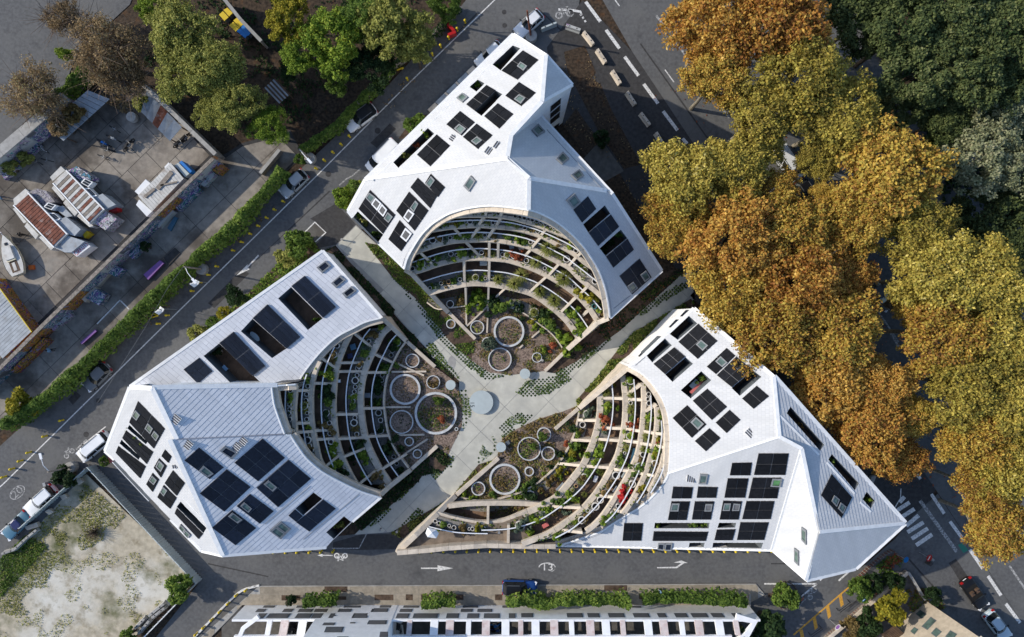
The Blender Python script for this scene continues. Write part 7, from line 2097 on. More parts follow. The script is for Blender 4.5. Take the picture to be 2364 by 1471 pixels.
mb = MB(); mb.tube([P(423, 616, 5.4), P(385, 668, 4.9), P(338, 752, 4.8), P(285, 836, 5.0), P(225, 930, 5.3)], .02, 4); tag(mb.build('overhead_cable', 'c_grey'), 'thin overhead cable hanging along the ivy street', 'cable')
for (q, lab) in (([(1608, 1085), (1660, 1048), (1692, 1068), (1645, 1118)], 'white banner with a dark curved mark, beside the street lamp'), ([(1312, 1325), (1360, 1275), (1392, 1300), (1345, 1350)], 'white banner with a dark curved mark, beside the fallen bollards')):
    q = t1(q, (0, 360))
    c = [P(u, v, 3.2) for u, v in q]
    root = thing('banner', lab, 'banner', sum(c, Vector()) / 4)
    mb = MB()
    for i in range(6):
        for j in range(4):
            f = lambda s, t: (lambda p: Vector((p.x, p.y, 3.2 - .25 * math.sin(math.pi * s) + .1 * math.sin(5 * t))))(c[0].lerp(c[1], s).lerp(c[3].lerp(c[2], s), t))
            mb.face([f(i / 6, j / 4), f((i + 1) / 6, j / 4), f((i + 1) / 6, (j + 1) / 4), f(i / 6, (j + 1) / 4)])
    mb.build('cloth', 'white_trim', root)
    cen = sum(c, Vector()) / 4
    mb = MB(); mb.path([cen + Vector((math.cos(a) * .35, math.sin(a) * .28 - .1, .12)) for a in [math.radians(20 + 14 * k) for k in range(11)]], .1, .01); mb.build('printed_mark', 'c_black', root)
    for k in (0, 2):
        MB().tube([c[k], Vector((c[k].x, c[k].y, 0.0))], .03, 5).build('pole', 'metal_grey', root)

# ------------------------------------------------------------------ the yard: walls, roofs, wrecks
def ywall(px, h, label, parts, m='grey_concrete', w=.5, face=None):
    pts = [P(u, v, h) for u, v in px]
    root = thing('boundary_wall', label, 'wall', ((pts[0] + pts[-1]) / 2)[:2] + (0,))
    for i in range(len(pts) - 1):
        n = max(1, int((pts[i + 1] - pts[i]).length / 3.2))
        for k in range(n):
            a, b2 = pts[i].lerp(pts[i + 1], (k + .004) / n), pts[i].lerp(pts[i + 1], (k + .996) / n)
            MB().path([a, b2], w + .12, .18).build('coping', m, root)
            MB().path([a - Vector((0, 0, .18)), b2 - Vector((0, 0, .18))], w, 0, z0=0).build('wall_bay', parts[(k + i) % len(parts)], root)
    return root
ywall([(-70, 920), (92, 757), (492, 365)], 3.0, 'long graffiti-covered wall between the two yards', ['graffiti_cool', 'graffiti_cool', 'graffiti_warm', 'graffiti_cool', 'graffiti_pale'], 'stone_rubble', .32)
wl = ywall([(-45, 385), (0, 349), (147, 223)], 3.2, 'broad-topped yard wall painted with red letters', ['graffiti_pale', 'graffiti_pale', 'graffiti_cool'], 'grey_concrete', 1.2)
a, c = P(-4, 362, 3.2), P(152, 231, 3.2)
dd = (c - a); dd.z = 0; dn = dd.normalized(); nn = Vector((dn.y, -dn.x, 0))
cen = a.lerp(c, .30) + nn * .10
txt('VERMBLAIR', None, 0, 1.75, wl, 'c_red', xs=.95, rot=(math.radians(90), 0, math.atan2(dn.y, dn.x)), loc=(cen.x, cen.y, 1.7))
ywall([(331, 196), (497, 356)], 2.8, 'plain wall closing the yard along the tree row', ['stone_rubble'], 'grey_concrete', .4)
ywall([(515, -5), (555, 45), (603, 95)], 2.4, 'old wall behind the bins at the top', ['stone_rubble'], 'grey_concrete', .3)
ywall([(645, 345), (600, 400), (505, 372)][:2], 1.2, 'low wall beside the lane end', ['stone_rubble'], 'grey_concrete', .3)
def sheet_roof(q, n, z, label, m, along=0, name='lean_to_roof', fall=.4, post=True, parts='roof_sheet'):
    """A roof of n sheets laid side by side over four posts."""
    root = thing(name, label, 'roof', P(*lerp2(q[0], q[2], .5), 0))
    for i in range(n):
        s = [bil(q, (i + .04) / n, 0), bil(q, (i + .96) / n, 0), bil(q, (i + .96) / n, 1), bil(q, (i + .04) / n, 1)] if along == 0 else [bil(q, 0, (i + .04) / n), bil(q, 1, (i + .04) / n), bil(q, 1, (i + .96) / n), bil(q, 0, (i + .96) / n)]
        zz = random.uniform(-.03, .03)
        mb = MB(); pts = [P(u, v, z + zz) for u, v in s]
        for k in (2, 3):
            pts[k].z -= fall
        mb.prism(pts, [p.z - .05 for p in pts]); mb.build(parts, m if not isinstance(m, list) else m[i % len(m)], root)
    if post:
        for k in range(4):
            p = P(*bil(q, (.06, .94, .94, .06)[k], (.06, .06, .94, .94)[k]), z)
            MB().box((p.x, p.y, 0), .12, .12, z - .5).build('post', 'wood_dark', root)
    return root
sheet_roof([(106, 290), (203, 208), (249, 226), (141, 324)], 11, 2.7, 'blue-grey sheet roof half buried in dead creeper', 'zinc_sheet')
sheet_roof([(325, 258), (338, 210), (417, 292), (389, 324)], 5, 2.6, 'patched sheet roof with rusty squares along the yard wall', ['zinc_sheet', 'zinc_sheet', 'rust', 'zinc_sheet', 'zinc_sheet'], 1)
sheet_roof([(610, 203), (635, 180), (667, 215), (642, 237)], 8, 2.4, 'small silvery slatted roof over a sprayed hut under the trees', ['zinc_sheet', 'wood_dark'])
wr = sheet_roof([(-90, 700), (-20, 640), (72, 766), (6, 828)], 22, 2.4, 'ribbed grey metal roof of the painted shed at the west edge', 'zinc_sheet', 1, 'painted_shed', 0.0, False)
mb = MB(); mb.path([P(-20, 642, 2.3), P(70, 766, 2.3)], .12, 0, z0=0); mb.build('painted_wall', 'graffiti_warm', wr); mb = MB(); mb.path([P(70, 767, 2.3), P(8, 826, 2.3)], .12, 0, z0=0); mb.build('painted_wall', 'graffiti_warm', wr)
MB().path([P(-20, 640, 2.5), P(73, 767, 2.5)], .1, .1).build('roof_edge', 'c_yellow', wr)
sh = sheet_roof([(318, 452), (394, 376), (424, 412), (351, 488)], 15, 2.4, 'white ribbed-roof site cabin with loose boards on top', 'old_white', 0, 'site_cabin', 0.0, False)
MB().pprism([(320, 453), (395, 378), (422, 411), (351, 486)], 2.3, .2).build('body', 'old_white', sh)
for q, z in (([(311, 442), (336, 414), (347, 423), (321, 451)], 1.9), ([(314, 473), (321, 461), (351, 488), (339, 500)], 1.9), ([(379, 386), (389, 375), (394, 380), (384, 391)], 2.0)):
    MB().pprism(q, z, .2).build('side_box', 'c_white', sh)
MB().pprism([(403, 381), (412, 376), (437, 401), (427, 409)], 2.0, .2).build('end_box', 'fence_panel', sh); MB().pprism([(413, 375), (419, 371), (443, 395), (438, 400)], 1.9, .2).build('end_box', 'c_cobalt', sh)
for a, c2, w in (((363, 436), (396, 397), .55), ((370, 428), (408, 420), .2), ((333, 455), (356, 436), .35)):
    o = MB().bar(P(*a, 2.55), P(*c2, 2.55), w, .08).build('loose_board', 'wood_grey'); tag(o, {(363, 436): 'wide grey board lying on the site cabin roof', (370, 428): 'narrow board lying across the site cabin roof', (333, 455): 'short board at the west end of the site cabin roof'}[a], 'board')
r2 = lambda pts: [(x / 3.947, 380 + y / 3.947) for x, y in pts]
def wreck(label, roof, slatm, boxes, z=2.7, n=16):
    root = thing('derelict_trailer', label, 'trailer', P(*lerp2(roof[0], roof[2], .5), 0))
    MB().pprism(roof, z - .1, .5).build('body', 'old_white', root)
    for i in range(n):
        s = sub(roof, .03 + .94 * (i + .08) / n, .03 + .94 * (i + .92) / n, .04, .96)
        MB().pprism(s, z, z - .12).build('roof_slat', slatm if not isinstance(slatm, list) else slatm[i % len(slatm)], root)
    for e in ((0, 1, 0), (3, 2, 1)):
        MB().bar(P(*roof[e[0]], z + .06), P(*roof[e[1]], z + .06), .14, .25).build('roof_edge', 'white_trim', root)
    for nm, q, zz, z0, m in boxes:
        o = MB().pprism(q, zz, z0).build(nm, m, root)
        if nm == 'window':
            MB().pprism(sub(q, .1, .47, .14, .86), zz + .02, zz - .02).build('pane', 'car_glass', o); MB().pprism(sub(q, .53, .9, .14, .86), zz + .02, zz - .02).build('pane', 'car_glass', o)
    return root
w1_ = wreck('derelict white trailer with a rust-red slatted roof and lettered nose', r2([(250, 255), (610, 635), (490, 755), (120, 370)]), 'rust',
    [('tail_box', r2([(230, 220), (270, 255), (130, 370), (120, 315)]), 2.2, .4, 'old_white'), ('side_locker', r2([(115, 400), (135, 398), (240, 520), (215, 535)]), 1.9, .4, 'old_white'), ('side_locker', r2([(222, 562), (247, 528), (350, 640), (325, 680)]), 2.0, .4, 'old_white'), ('side_locker', r2([(355, 665), (372, 648), (490, 755), (465, 780)]), 1.9, .4, 'old_white'),
     ('nose', r2([(490, 755), (605, 645), (700, 675), (770, 700), (650, 800), (590, 800)]), 2.3, .4, 'zinc_sheet'), ('lettered_nose', r2([(650, 800), (770, 700), (825, 745), (700, 840)]), 1.9, .3, 'c_white'), ('side_cabin', r2([(515, 515), (600, 475), (735, 590), (680, 650), (610, 630)]), 2.4, .4, 'zinc_sheet'),
     ('yellow_skirt', r2([(680, 515), (740, 560), (820, 630), (770, 670), (735, 595)]), 1.2, .3, 'c_yellow'), ('side_cabin', r2([(270, 250), (320, 215), (420, 240), (500, 340), (395, 375)]), 2.2, .4, 'graffiti_stone'), ('window', r2([(395, 385), (435, 345), (510, 370), (470, 415)]), 2.6, 1.6, 'white_trim'), ('window', r2([(430, 440), (490, 440), (550, 495), (515, 515)]), 2.5, 1.6, 'white_trim'), ('side_cabin', r2([(500, 400), (570, 375), (660, 470), (600, 480)]), 2.0, .4, 'zinc_sheet')])
cl = r2([(738, 770)])[0]
txt('CIRKUTS', (cl[0], cl[1]), math.radians(43), .85, w1_, 'c_red', z=1.93, xs=.62)
wreck('derelict white trailer with a peeling slatted roof and a red nose corner', r2([(600, 52), (945, 410), (815, 540), (480, 170)]), ['old_white', 'wood_grey', 'old_white', 'rust'],
    [('tail_box', r2([(555, 15), (592, 52), (480, 150), (455, 115)]), 2.2, .4, 'old_white'), ('side_locker', r2([(470, 215), (490, 192), (590, 310), (572, 332)]), 1.9, .4, 'old_white'), ('side_locker', r2([(575, 350), (602, 318), (707, 440), (680, 470)]), 2.0, .4, 'old_white'), ('side_locker', r2([(700, 470), (725, 440), (850, 560), (815, 570)]), 1.9, .4, 'old_white'),
     ('nose', r2([(850, 525), (960, 425), (1065, 495), (960, 600)]), 2.2, .4, 'graffiti_pale'), ('side_cabin', r2([(855, 300), (935, 265), (1055, 365), (960, 408)]), 2.4, .4, 'zinc_sheet'), ('red_corner', r2([(965, 410), (1060, 370), (1065, 420), (990, 435)]), 1.5, .3, 'c_red'), ('side_cabin', r2([(620, 52), (700, 15), (830, 100), (828, 140), (740, 160)]), 2.2, .4, 'graffiti_cool'), ('window', r2([(735, 165), (770, 125), (845, 160), (805, 205)]), 2.6, 1.6, 'white_trim'), ('window', r2([(770, 215), (810, 210), (885, 285), (850, 295)]), 2.5, 1.6, 'white_trim')])
for c, lab in ((r2([(255, 570)])[0], 0), (r2([(290, 605)])[0], 0), (r2([(602, 355)])[0], 0), (r2([(640, 395)])[0], 0)):
    pass
# sailing boat on the hard standing
bt = P(25, 590, 0)
boat = thing('sailing_boat', 'small beige sailing boat without a mast, laid up on the yard concrete', 'boat', bt)
ax0, ax1 = P(8, 543, 1.0), P(43, 634, 1.0)
ad = (ax1 - ax0); al = ad.length; ad.normalize(); an = Vector((-ad.y, ad.x, 0))
prof = [(0, .02), (.08, .28), (.2, .62), (.35, .95), (.5, 1.16), (.65, 1.24), (.8, 1.18), (.92, 1.0), (1.0, .82)]
mb, dkb = MB(), MB()
rg_ = [[ax0 + ad * (t * al) + an * (s * w * k) + Vector((0, 0, z)) for s, k, z in ((-1, 1, .15), (-1, .92, -.3), (-1, .5, -.75), (0, 0, -.9), (1, .5, -.75), (1, .92, -.3), (1, 1, .15))] for t, w in prof]
for i in range(len(rg_) - 1):
    for j in range(6):
        mb.face([rg_[i][j], rg_[i + 1][j], rg_[i + 1][j + 1], rg_[i][j + 1]])
    dkb.face([rg_[i][0] * .97 + ax0 * .0 + rg_[i][6] * .03, rg_[i + 1][0] * .97 + rg_[i + 1][6] * .03, rg_[i + 1][6] * .97 + rg_[i + 1][0] * .03, rg_[i][6] * .97 + rg_[i][0] * .03])
mb.face(rg_[-1]); mb.build('hull', 'c_cream', boat, True); dkb.build('boat_deck', 'old_white', boat)
def boatbox(t0, t1_, w, h, m, nm, z=1.15):
    c = [ax0 + ad * (t * al) + an * (s * w) for t, s in ((t0, -1), (t1_, -1), (t1_, 1), (t0, 1))]
    return MB().prism([Vector((p.x, p.y, z + h)) for p in c], z).build(nm, m, boat)
boatbox(.3, .62, .55, .32, 'old_white', 'coachroof'); boatbox(.66, .93, .52, .02, 'wood_dark', 'cockpit'); boatbox(.2, .26, .18, .08, 'car_glass', 'hatch'); boatbox(.62, .66, .55, .2, 'c_cream', 'cockpit_bulkhead'); boatbox(.70, .9, .2, .06, 'old_white', 'cockpit_seat')
MB().tube([ax0 + Vector((0, 0, .2)), ax0 + Vector((0, 0, .6)) - ad * .25 + an * .2, ax0 + Vector((0, 0, .5)) - ad * .2 - an * .15], .04, 5).build('pulpit_rail', 'rail_white', boat)
for t in (.25, .6, .85):
    for s in (-1, 1):
        p = ax0 + ad * (t * al) + an * (s * .8); MB().tube([(p.x, p.y, 0), (p.x - an.x * s * .2, p.y - an.y * s * .2, .75)], .06, 5).build('boat_prop', 'wood_grey', boat)
block([(65, 613), (76, 612), (77, 622), (66, 623)], .4, 'crate', 'small orange box on the concrete beside the boat', 'box', 'c_orange')
# blocks, slabs and benches in the back lane
block([(197, 688), (221, 667), (246, 682), (228, 705)], 1.2, 'sprayed_block', 'blue and purple sprayed concrete block by the long wall', 'block', 'graffiti_cool'); block([(188, 690), (196, 698), (223, 668), (219, 662)], 1.0, 'bench_wall', 'pale ledge beside the sprayed block', 'ledge', 'beam_concrete')
block([(331, 634), (369, 601), (378, 608), (342, 646)], .45, 'sofa', 'purple patterned sofa cushion lying in the back lane', 'cushion', 'c_purple'); block([(378, 595), (403, 572), (416, 585), (389, 614)], .12, 'steel_plate', 'dark plate lying on the back lane concrete', 'plate', 'asphalt_dark')
o = MB().bar(P(187, 793, .4), P(221, 763, .4), .32, .35).build('sprayed_beam', 'c_purple'); tag(o, 'narrow purple beam lying on the back lane', 'beam')
for q, z, m, lab in (([(215, 655), (255, 610), (264, 618), (226, 662)], .7, 'beam_concrete', 'ledge of bare concrete against the long wall, below the purple painting'), ([(245, 628), (262, 612), (286, 622), (268, 640)], 1.1, 'graffiti_cool', 'teal and violet sprayed box against the long wall'), ([(352, 510), (392, 480), (402, 488), (366, 526)], 1.0, 'graffiti_pale', 'white-sprayed block leaning on the long wall'),
                     ([(386, 527), (402, 500), (410, 503), (394, 534)], .3, 'c_teal', 'pale teal board lying under the long wall'), ([(405, 480), (455, 430), (463, 437), (414, 488)], .9, 'graffiti_cool', 'sprayed ledge running beside the long wall'), ([(463, 425), (490, 395), (498, 402), (472, 432)], .9, 'graffiti_pale', 'violet-white sprayed ledge near the wall end'), ([(488, 392), (505, 375), (520, 385), (503, 402)], 1.4, 'graffiti_warm', 'blue and red sprayed box at the wall end'),
                     ([(296, 590), (330, 553), (340, 560), (306, 598)], .9, 'graffiti_cool', 'dark blue sprayed ledge beside the weedy bush'), ([(115, 755), (160, 722), (166, 730), (122, 764)], .8, 'graffiti_pale', 'white and green sprayed ledge further down the long wall'), ([(25, 855), (100, 780), (110, 788), (34, 862)], 1.2, 'graffiti_warm', 'blue, orange and black sprayed ledge at the wall foot')):
    block(q, z, 'sprayed_ledge' if 'ledge' in lab else 'sprayed_box', lab, 'block', m, 'sprayed blocks along the long wall')
for q, z in (([(55, 345), (80, 322), (92, 335), (68, 362)], .7), ([(0, 395), (45, 352), (60, 370), (10, 415)], .7)):
    block(q, z, 'planter_box', f'concrete planter box under the red letters, {"north" if q[0][0] == 55 else "south"} one', 'planter', 'graffiti_cool', 'planter boxes in the yard')
# bins
for i, (q, m) in enumerate((([(1895, 85), (1930, 65), (1975, 110), (1945, 140)], 'c_yellow'), ([(1858, 125), (1892, 95), (1940, 145), (1905, 178)], 'c_yellow'), ([(1980, 175), (2010, 150), (2062, 208), (2035, 232)], 'c_yellow'), ([(1945, 215), (1980, 185), (2035, 235), (2000, 268)], 'c_yellow'), ([(2040, 235), (2065, 210), (2128, 280), (2105, 305)], 'c_cobalt'), ([(2010, 265), (2040, 240), (2100, 300), (2080, 325)], 'c_cobalt'))):
    q = t1(q)
    lab = ['yellow-lidded bin nearest the top, by the wall', 'yellow-lidded bin nearest the top, away from the wall', 'yellow-lidded bin next to the blue ones, by the wall', 'yellow-lidded bin next to the blue ones, away from the wall', 'blue-lidded bin by the wall', 'blue-lidded bin away from the wall'][i]
    root = thing('wheelie_bin', lab, 'bin', P(*lerp2(q[0], q[2], .5), 0), 'bins at the top of the old yard')
    MB().pprism(sub(q, .08, .92, .05, .95), 1.0, 0).build('body', 'c_grey', root); MB().pprism(q, 1.12, 1.0).build('lid', m, root)
    mb = MB(); mb.bar(P(*bil(q, .1, 1.04), 1.08), P(*bil(q, .9, 1.04), 1.08), .06, .06); mb.build('handle', 'c_black', root)
for i, (a, c2) in enumerate((((1033, 55), (1048, 70)), ((1034, 80), (1052, 73)))):
    o = MB(); o.bar(P(*a, 1.0), P(*c2, 1.0), .35, .95); tag(o.build('plastic_barrier', 'c_red'), ('red plastic barrier at the top of the street, upper', 'red plastic barrier at the top of the street, lower')[i], 'barrier', 'red barriers')
mb = MB(); mb.path([P(u, v, .9) for u, v in smooth_px(t1([(450, 115), (490, 150), (535, 172), (585, 178)], (0, 1071)), 8)], .16, .85); tag(mb.build('plastic_barrier', 'c_red'), 'curved red barrier around the dark bush by the hoarding', 'barrier')
block(t1([(915, 1235), (985, 1250), (980, 1285), (920, 1280)], (0, 720)), .5, 'crate', 'pinkish red box at the foot of the loggia wall', 'box', 'c_pink'); block(t1([(358, 165), (378, 160), (388, 185), (366, 195)], (0, 1071)), .9, 'utility_cabinet', 'small grey cabinet behind the white estate car', 'cabinet', 'metal_grey')
# low wall of the tower building along the street
lw = thing('low_wall', 'low street wall of concrete blocks and grey slabs beside the tower building', 'wall', P(1040, 208, 0))
for i, (t0, t1_) in enumerate(((0, .16), (.17, .36), (.365, .40), (.41, .6), (.605, .64), (.65, .84), (.85, 1.0))):
    q = [(987, 253), (1092, 151), (1101, 160), (998, 263)]
    MB().pprism(sub(q, t0, t1_, 0, 1), .55, 0).build('coping_stone', 'beam_concrete' if i in (0, 2, 4, 6) else 'zinc_sheet', lw)

# ------------------------------------------------------------------ bicycles, motorbikes
def cycle(u, v, ang, label, kind='bicycle', colr='c_black', z=0.0):
    p = P(u, v, z + .4)
    root = thing(kind, label, kind, (p.x, p.y, z), 'cycles in the yard' if u < 600 else None, ang)
    L_ = .52 if kind == 'bicycle' else .68
    tw_ = .025 if kind == 'bicycle' else .07
    def add(nm, mb, m):
        me = bpy.data.meshes.new(nm); me.from_pydata(mb.v, [], mb.f); me.materials.append(MATS[m]); o = bpy.data.objects.new(nm, me); COL.objects.link(o); o.parent = root; return o
    for x in (-L_, L_):
        mb = MB(); mb.tube([(x + .32 * math.cos(a), 0, .33 + .32 * math.sin(a)) for a in [2 * math.pi * k / 14 for k in range(15)]], tw_, 5, cap=False); add('wheel', mb, 'tyre')
    mb = MB()
    r = .03 if kind == 'bicycle' else .1
    for a, c in (((-L_, 0, .33), (-.2, 0, .8)), ((-.2, 0, .8), (.35, 0, .85)), ((.35, 0, .85), (L_, 0, .33)), ((-.1, 0, .35), (.35, 0, .85)), ((-L_, 0, .33), (-.1, 0, .35))):
        mb.tube([a, c], r, 5)
    add('frame', mb, colr)
    mb = MB(); mb.tube([(.3, -.3, 1.0), (.38, 0, .95), (.3, .3, 1.0)], .025, 5); add('handlebar', mb, 'metal_grey')
    mb = MB(); mb.box((-.28, 0, .82), .3 if kind == 'bicycle' else .75, .16 if kind == 'bicycle' else .28, .08); add('saddle', mb, 'c_black')
    if kind == 'motorbike':
        mb = MB(); mb.box((.08, 0, .78), .45, .3, .2, taper=.7); add('tank', mb, colr); mb = MB(); mb.box((0, 0, .25), .5, .36, .4); add('engine', mb, 'metal_grey')
cycle(428, 318, .75, 'dark motorbike parked under the patched sheet roof, nearer the wall', 'motorbike'); cycle(415, 330, .6, 'dark motorbike parked under the patched sheet roof, outer one', 'motorbike'); cycle(297, 335, .9, 'green-black motorbike standing alone on the pale concrete', 'motorbike')
cycle(240, 330, -.5, 'blue motorbike in the shaded part of the yard', 'motorbike', 'c_cobalt'); cycle(262, 320, -.45, 'grey motorbike in the shaded part of the yard', 'motorbike', 'c_silver'); cycle(238, 363, -.5, 'long silver bicycle at the edge of the shade', 'bicycle', 'c_silver'); cycle(248, 345, -.3, 'dark motorbike between the blue and silver cycles', 'motorbike')
cycle(100, 344, -.7, 'white bicycle near the concrete planter boxes', 'bicycle', 'c_white'); cycle(108, 370, -.2, 'dark bicycle with a white basket near the planter boxes', 'bicycle'); cycle(85, 372, -.6, 'grey bicycle near the planter boxes', 'bicycle', 'c_grey'); cycle(265, 298, -.6, 'bicycle lying in shade under the lean-to', 'bicycle', 'c_silver')
cycle(1142, 1443, .1, 'blue motorbike in the screened car park, upper', 'motorbike', 'c_cobalt'); cycle(1147, 1453, .1, 'dark blue motorbike in the screened car park, lower', 'motorbike', 'c_blue'); cycle(1848, 1383, .9, 'orange and white bicycle standing by the cycle sign', 'bicycle', 'c_orange')

# ------------------------------------------------------------------ people
def person(u, v, ang, label, top, legs, hair='c_black', z=0.0, stride=.28, sit=False):
    root = thing('person', label, 'person', (P(u, v, z)[0], P(u, v, z)[1], z), None, ang)
    J = {'pel': (0, 0, .95, .15), 'che': (.02, 0, 1.3, .17), 'nek': (.03, 0, 1.48, .06), 'hed': (.06, 0, 1.64, .10), 'top': (.06, 0, 1.74, .07)}
    E = [('pel', 'che'), ('che', 'nek'), ('nek', 'hed'), ('hed', 'top')]
    for s, n in ((1, 'l'), (-1, 'r')):
        st = stride * s
        J.update({n + 'hip': (0, .09 * s, .9, .11), n + 'kne': (st * .6 + .06, .1 * s, .5, .075), n + 'ank': (st, .1 * s, .09, .05), n + 'toe': (st + .17, .11 * s, .04, .045),
                  n + 'sho': (.02, .19 * s, 1.42, .075), n + 'elb': (-st * .5, .25 * s, 1.14, .05), n + 'wri': (-st * .6 + .1, .24 * s, .9, .035), n + 'han': (-st * .6 + .14, .24 * s, .82, .032)})
        E += [('pel', n + 'hip'), (n + 'hip', n + 'kne'), (n + 'kne', n + 'ank'), (n + 'ank', n + 'toe'), ('che', n + 'sho'), (n + 'sho', n + 'elb'), (n + 'elb', n + 'wri'), (n + 'wri', n + 'han')]
        for f in range(5):
            k = f'{n}f{f}'
            J[k] = (-st * .6 + .15 + (.02 if f else .04), (.24 + (f - 2) * .018) * s, .745 + (abs(f - 2) * .008 if f else .05), .009)
            E.append((n + 'han', k))
    names = list(J)
    me = bpy.data.meshes.new('body')
    me.from_pydata([J[k][:3] for k in names], [(names.index(a), names.index(c)) for a, c in E], [])
    o = bpy.data.objects.new('body', me); COL.objects.link(o)
    md = o.modifiers.new('skin', 'SKIN')
    for i, k in enumerate(names):
        me.skin_vertices[0].data[i].radius = (J[k][3], J[k][3])
        me.skin_vertices[0].data[i].use_root = (k == 'pel')
    o.modifiers.new('sub', 'SUBSURF').levels = 1
    dg = bpy.context.evaluated_depsgraph_get()
    m2 = bpy.data.meshes.new_from_object(o.evaluated_get(dg))
    bpy.data.objects.remove(o)
    for m in ('c_skin', top, legs, hair):
        m2.materials.append(MATS[m])
    for pl in m2.polygons:
        c = pl.center
        pl.material_index = 0 if c.z > 1.5 else (2 if c.z < .95 and abs(c.y) < .2 else (1 if c.z > .92 else 0))
        pl.use_smooth = True
    m2.name = 'body'
    b = bpy.data.objects.new('body', m2); COL.objects.link(b); b.parent = root
    mb = MB(); mb.lathe((.045, 0, 1.60), [(.112, 0), (.125, .08), (.1, .15), (.05, .185), (0, .195)], 12)
    hm = bpy.data.meshes.new('hair'); hm.from_pydata(mb.v, [], mb.f); hm.materials.append(MATS[hair]); h = bpy.data.objects.new('hair', hm); COL.objects.link(h); h.parent = root
    mb = MB(); mb.box((.165, 0, 1.63), .04, .03, .05, taper=.5)
    for s in (-1, 1):
        mb.box((.15, .04 * s, 1.675), .02, .025, .015)
    hm = bpy.data.meshes.new('face'); hm.from_pydata(mb.v, [], mb.f); hm.materials.append(MATS['c_skin']); h = bpy.data.objects.new('face', hm); COL.objects.link(h); h.parent = root
person(1521, 1361, 2.9, 'person in a pale blue top walking on the stone pavement', 'c_paleblue', 'c_denim', z=.14)
person(126, 808, .3, 'person in a white and blue top crouching over the back lane', 'c_paleblue', 'c_black', stride=.1)
person(62, 544, 2.8, 'person in black walking between the boat and the rust-roofed trailer', 'c_black', 'c_black')
person(13, 459, .2, 'person in a light blue jacket at the west edge of the yard', 'c_paleblue', 'c_denim')
person(110, 778, 1.0, 'person in dark clothes leaning at the graffiti wall', 'c_black', 'c_denim', stride=.08)

# ------------------------------------------------------------------ signs and small street furniture
def sign(u, v, label, faces, h=2.2, ang=None):
    b = P(u, v, 0)
    root = thing('road_sign', label, 'sign', b)
    MB().tube([b, b + Vector((0, 0, h + .35))], .04, 6).build('pole', 'metal_grey', root)
    n = Vector((-b.x, -b.y, 0)).normalized(); s = Vector((-n.y, n.x, 0)); c = b + Vector((0, 0, h)) + n * .05
    for k, (r, m, kind) in enumerate(faces):
        o = c + n * (.012 * k)
        mb = MB()
        if kind == 'disc':
            q = [o + s * (r * math.cos(a)) + Vector((0, 0, r * math.sin(a))) for a in [2 * math.pi * i / 20 for i in range(20)]]
        else:
            q = [o + s * x * r + Vector((0, 0, y)) for x, y in ((-1, -.07), (1, -.07), (1, .07), (-1, .07))]
        mb.face(q); mb.face([p - n * .01 for p in q[::-1]]); mb.build('sign_plate' if k == 0 else 'sign_symbol', m, root)
sign(2122, 1275, 'red and white no-entry sign beside the zebra crossing', [(.45, 'c_red', 'disc'), (.3, 'c_white', 'bar')]); sign(1973, 1366, 'round blue sign at the end of the picket planter', [(.45, 'c_cobalt', 'disc'), (.36, 'c_white', 'disc'), (.31, 'c_cobalt', 'disc')]); sign(2070, 1279, 'blue and white sign post near the boulevard end of the picket planter', [(.4, 'c_cobalt', 'disc')]); sign(1916, 1431, 'purple and white sign behind the yellow markings', [(.4, 'c_white', 'disc'), (.32, 'c_purple', 'disc')])
b = P(2140, 1297, 0); root = thing('traffic_signal', 'dark box-shaped signal post beside the no-entry sign', 'signal', b); MB().box(b, .5, .35, .9, .8).build('box', 'asphalt_dark', root); MB().box(b + Vector((.5, .4, 0)), .3, .3, .5, .8).build('foot', 'grey_concrete', root)
for i, (a, c2) in enumerate((((642, 1255), (738, 1182)), ((402, 1462), (492, 1398)))):
    p, q = P(*t1([a], (1764, 1071))[0], .8), P(*t1([c2], (1764, 1071))[0], .8)
    root = thing('bike_rack', ('black bicycle stand behind the yellow markings, nearer the blue sign', 'black bicycle stand behind the yellow markings, nearer the bottom')[i], 'bike rack', (p + q) / 2 * 1.0)
    for s in (-.12, .12):
        n = (q - p).normalized(); n = Vector((-n.y, n.x, 0)) * s
        MB().tube([Vector((p.x, p.y, 0)) + n, p + n, q + n, Vector((q.x, q.y, 0)) + n], .04, 6).build('hoop', 'c_black', root)
block([(2011, 1101), (2024, 1098), (2016, 1118), (2010, 1120)], .5, 'bench', 'grey bench under the trees behind the slot-windowed roof', 'bench', 'grey_concrete')
# picket stakes round the planters
def stakes(px, n, label, m=('rust', 'wood_grey')):
    pts = [P(u, v, .6) for u, v in smooth_px(px, n)]
    root = thing('picket_border', label, 'fence', (pts[0].x, pts[0].y, 0))
    for i, p in enumerate(pts):
        mb = MB(); h = random.uniform(.5, .75); mb.tube([(p.x, p.y, 0), (p.x + random.gauss(0, .03), p.y + random.gauss(0, .03), h)], [.06, .05], 5); mb.build('stake', m[i % len(m)], root)
stakes([(1968, 1350), (2010, 1310), (2055, 1275), (2068, 1276), (2085, 1296)], 44, 'orange-brown stakes round the long planter by the pointed tip'); stakes([(1912, 1470), (1960, 1430), (2000, 1397), (2030, 1368)], 46, 'reddish stakes along the garden wall')
stakes([(1815 + 29 * math.cos(a), 1377 + 31 * math.sin(a)) for a in [2 * math.pi * k / 12 for k in range(13)]], 36, 'ring of stakes round the clipped bush', ('wood_grey', 'wood_dark'))
ywall([(1905, 1482), (2000, 1403), (2098, 1322)], .8, 'low garden wall in front of the beige house', ['stone_rubble'], 'beam_concrete', .3); ywall([(2098, 1322), (2137, 1386)], .9, 'garden fence along the boulevard side of the beige house', ['stone_rubble'], 'grey_concrete', .18)
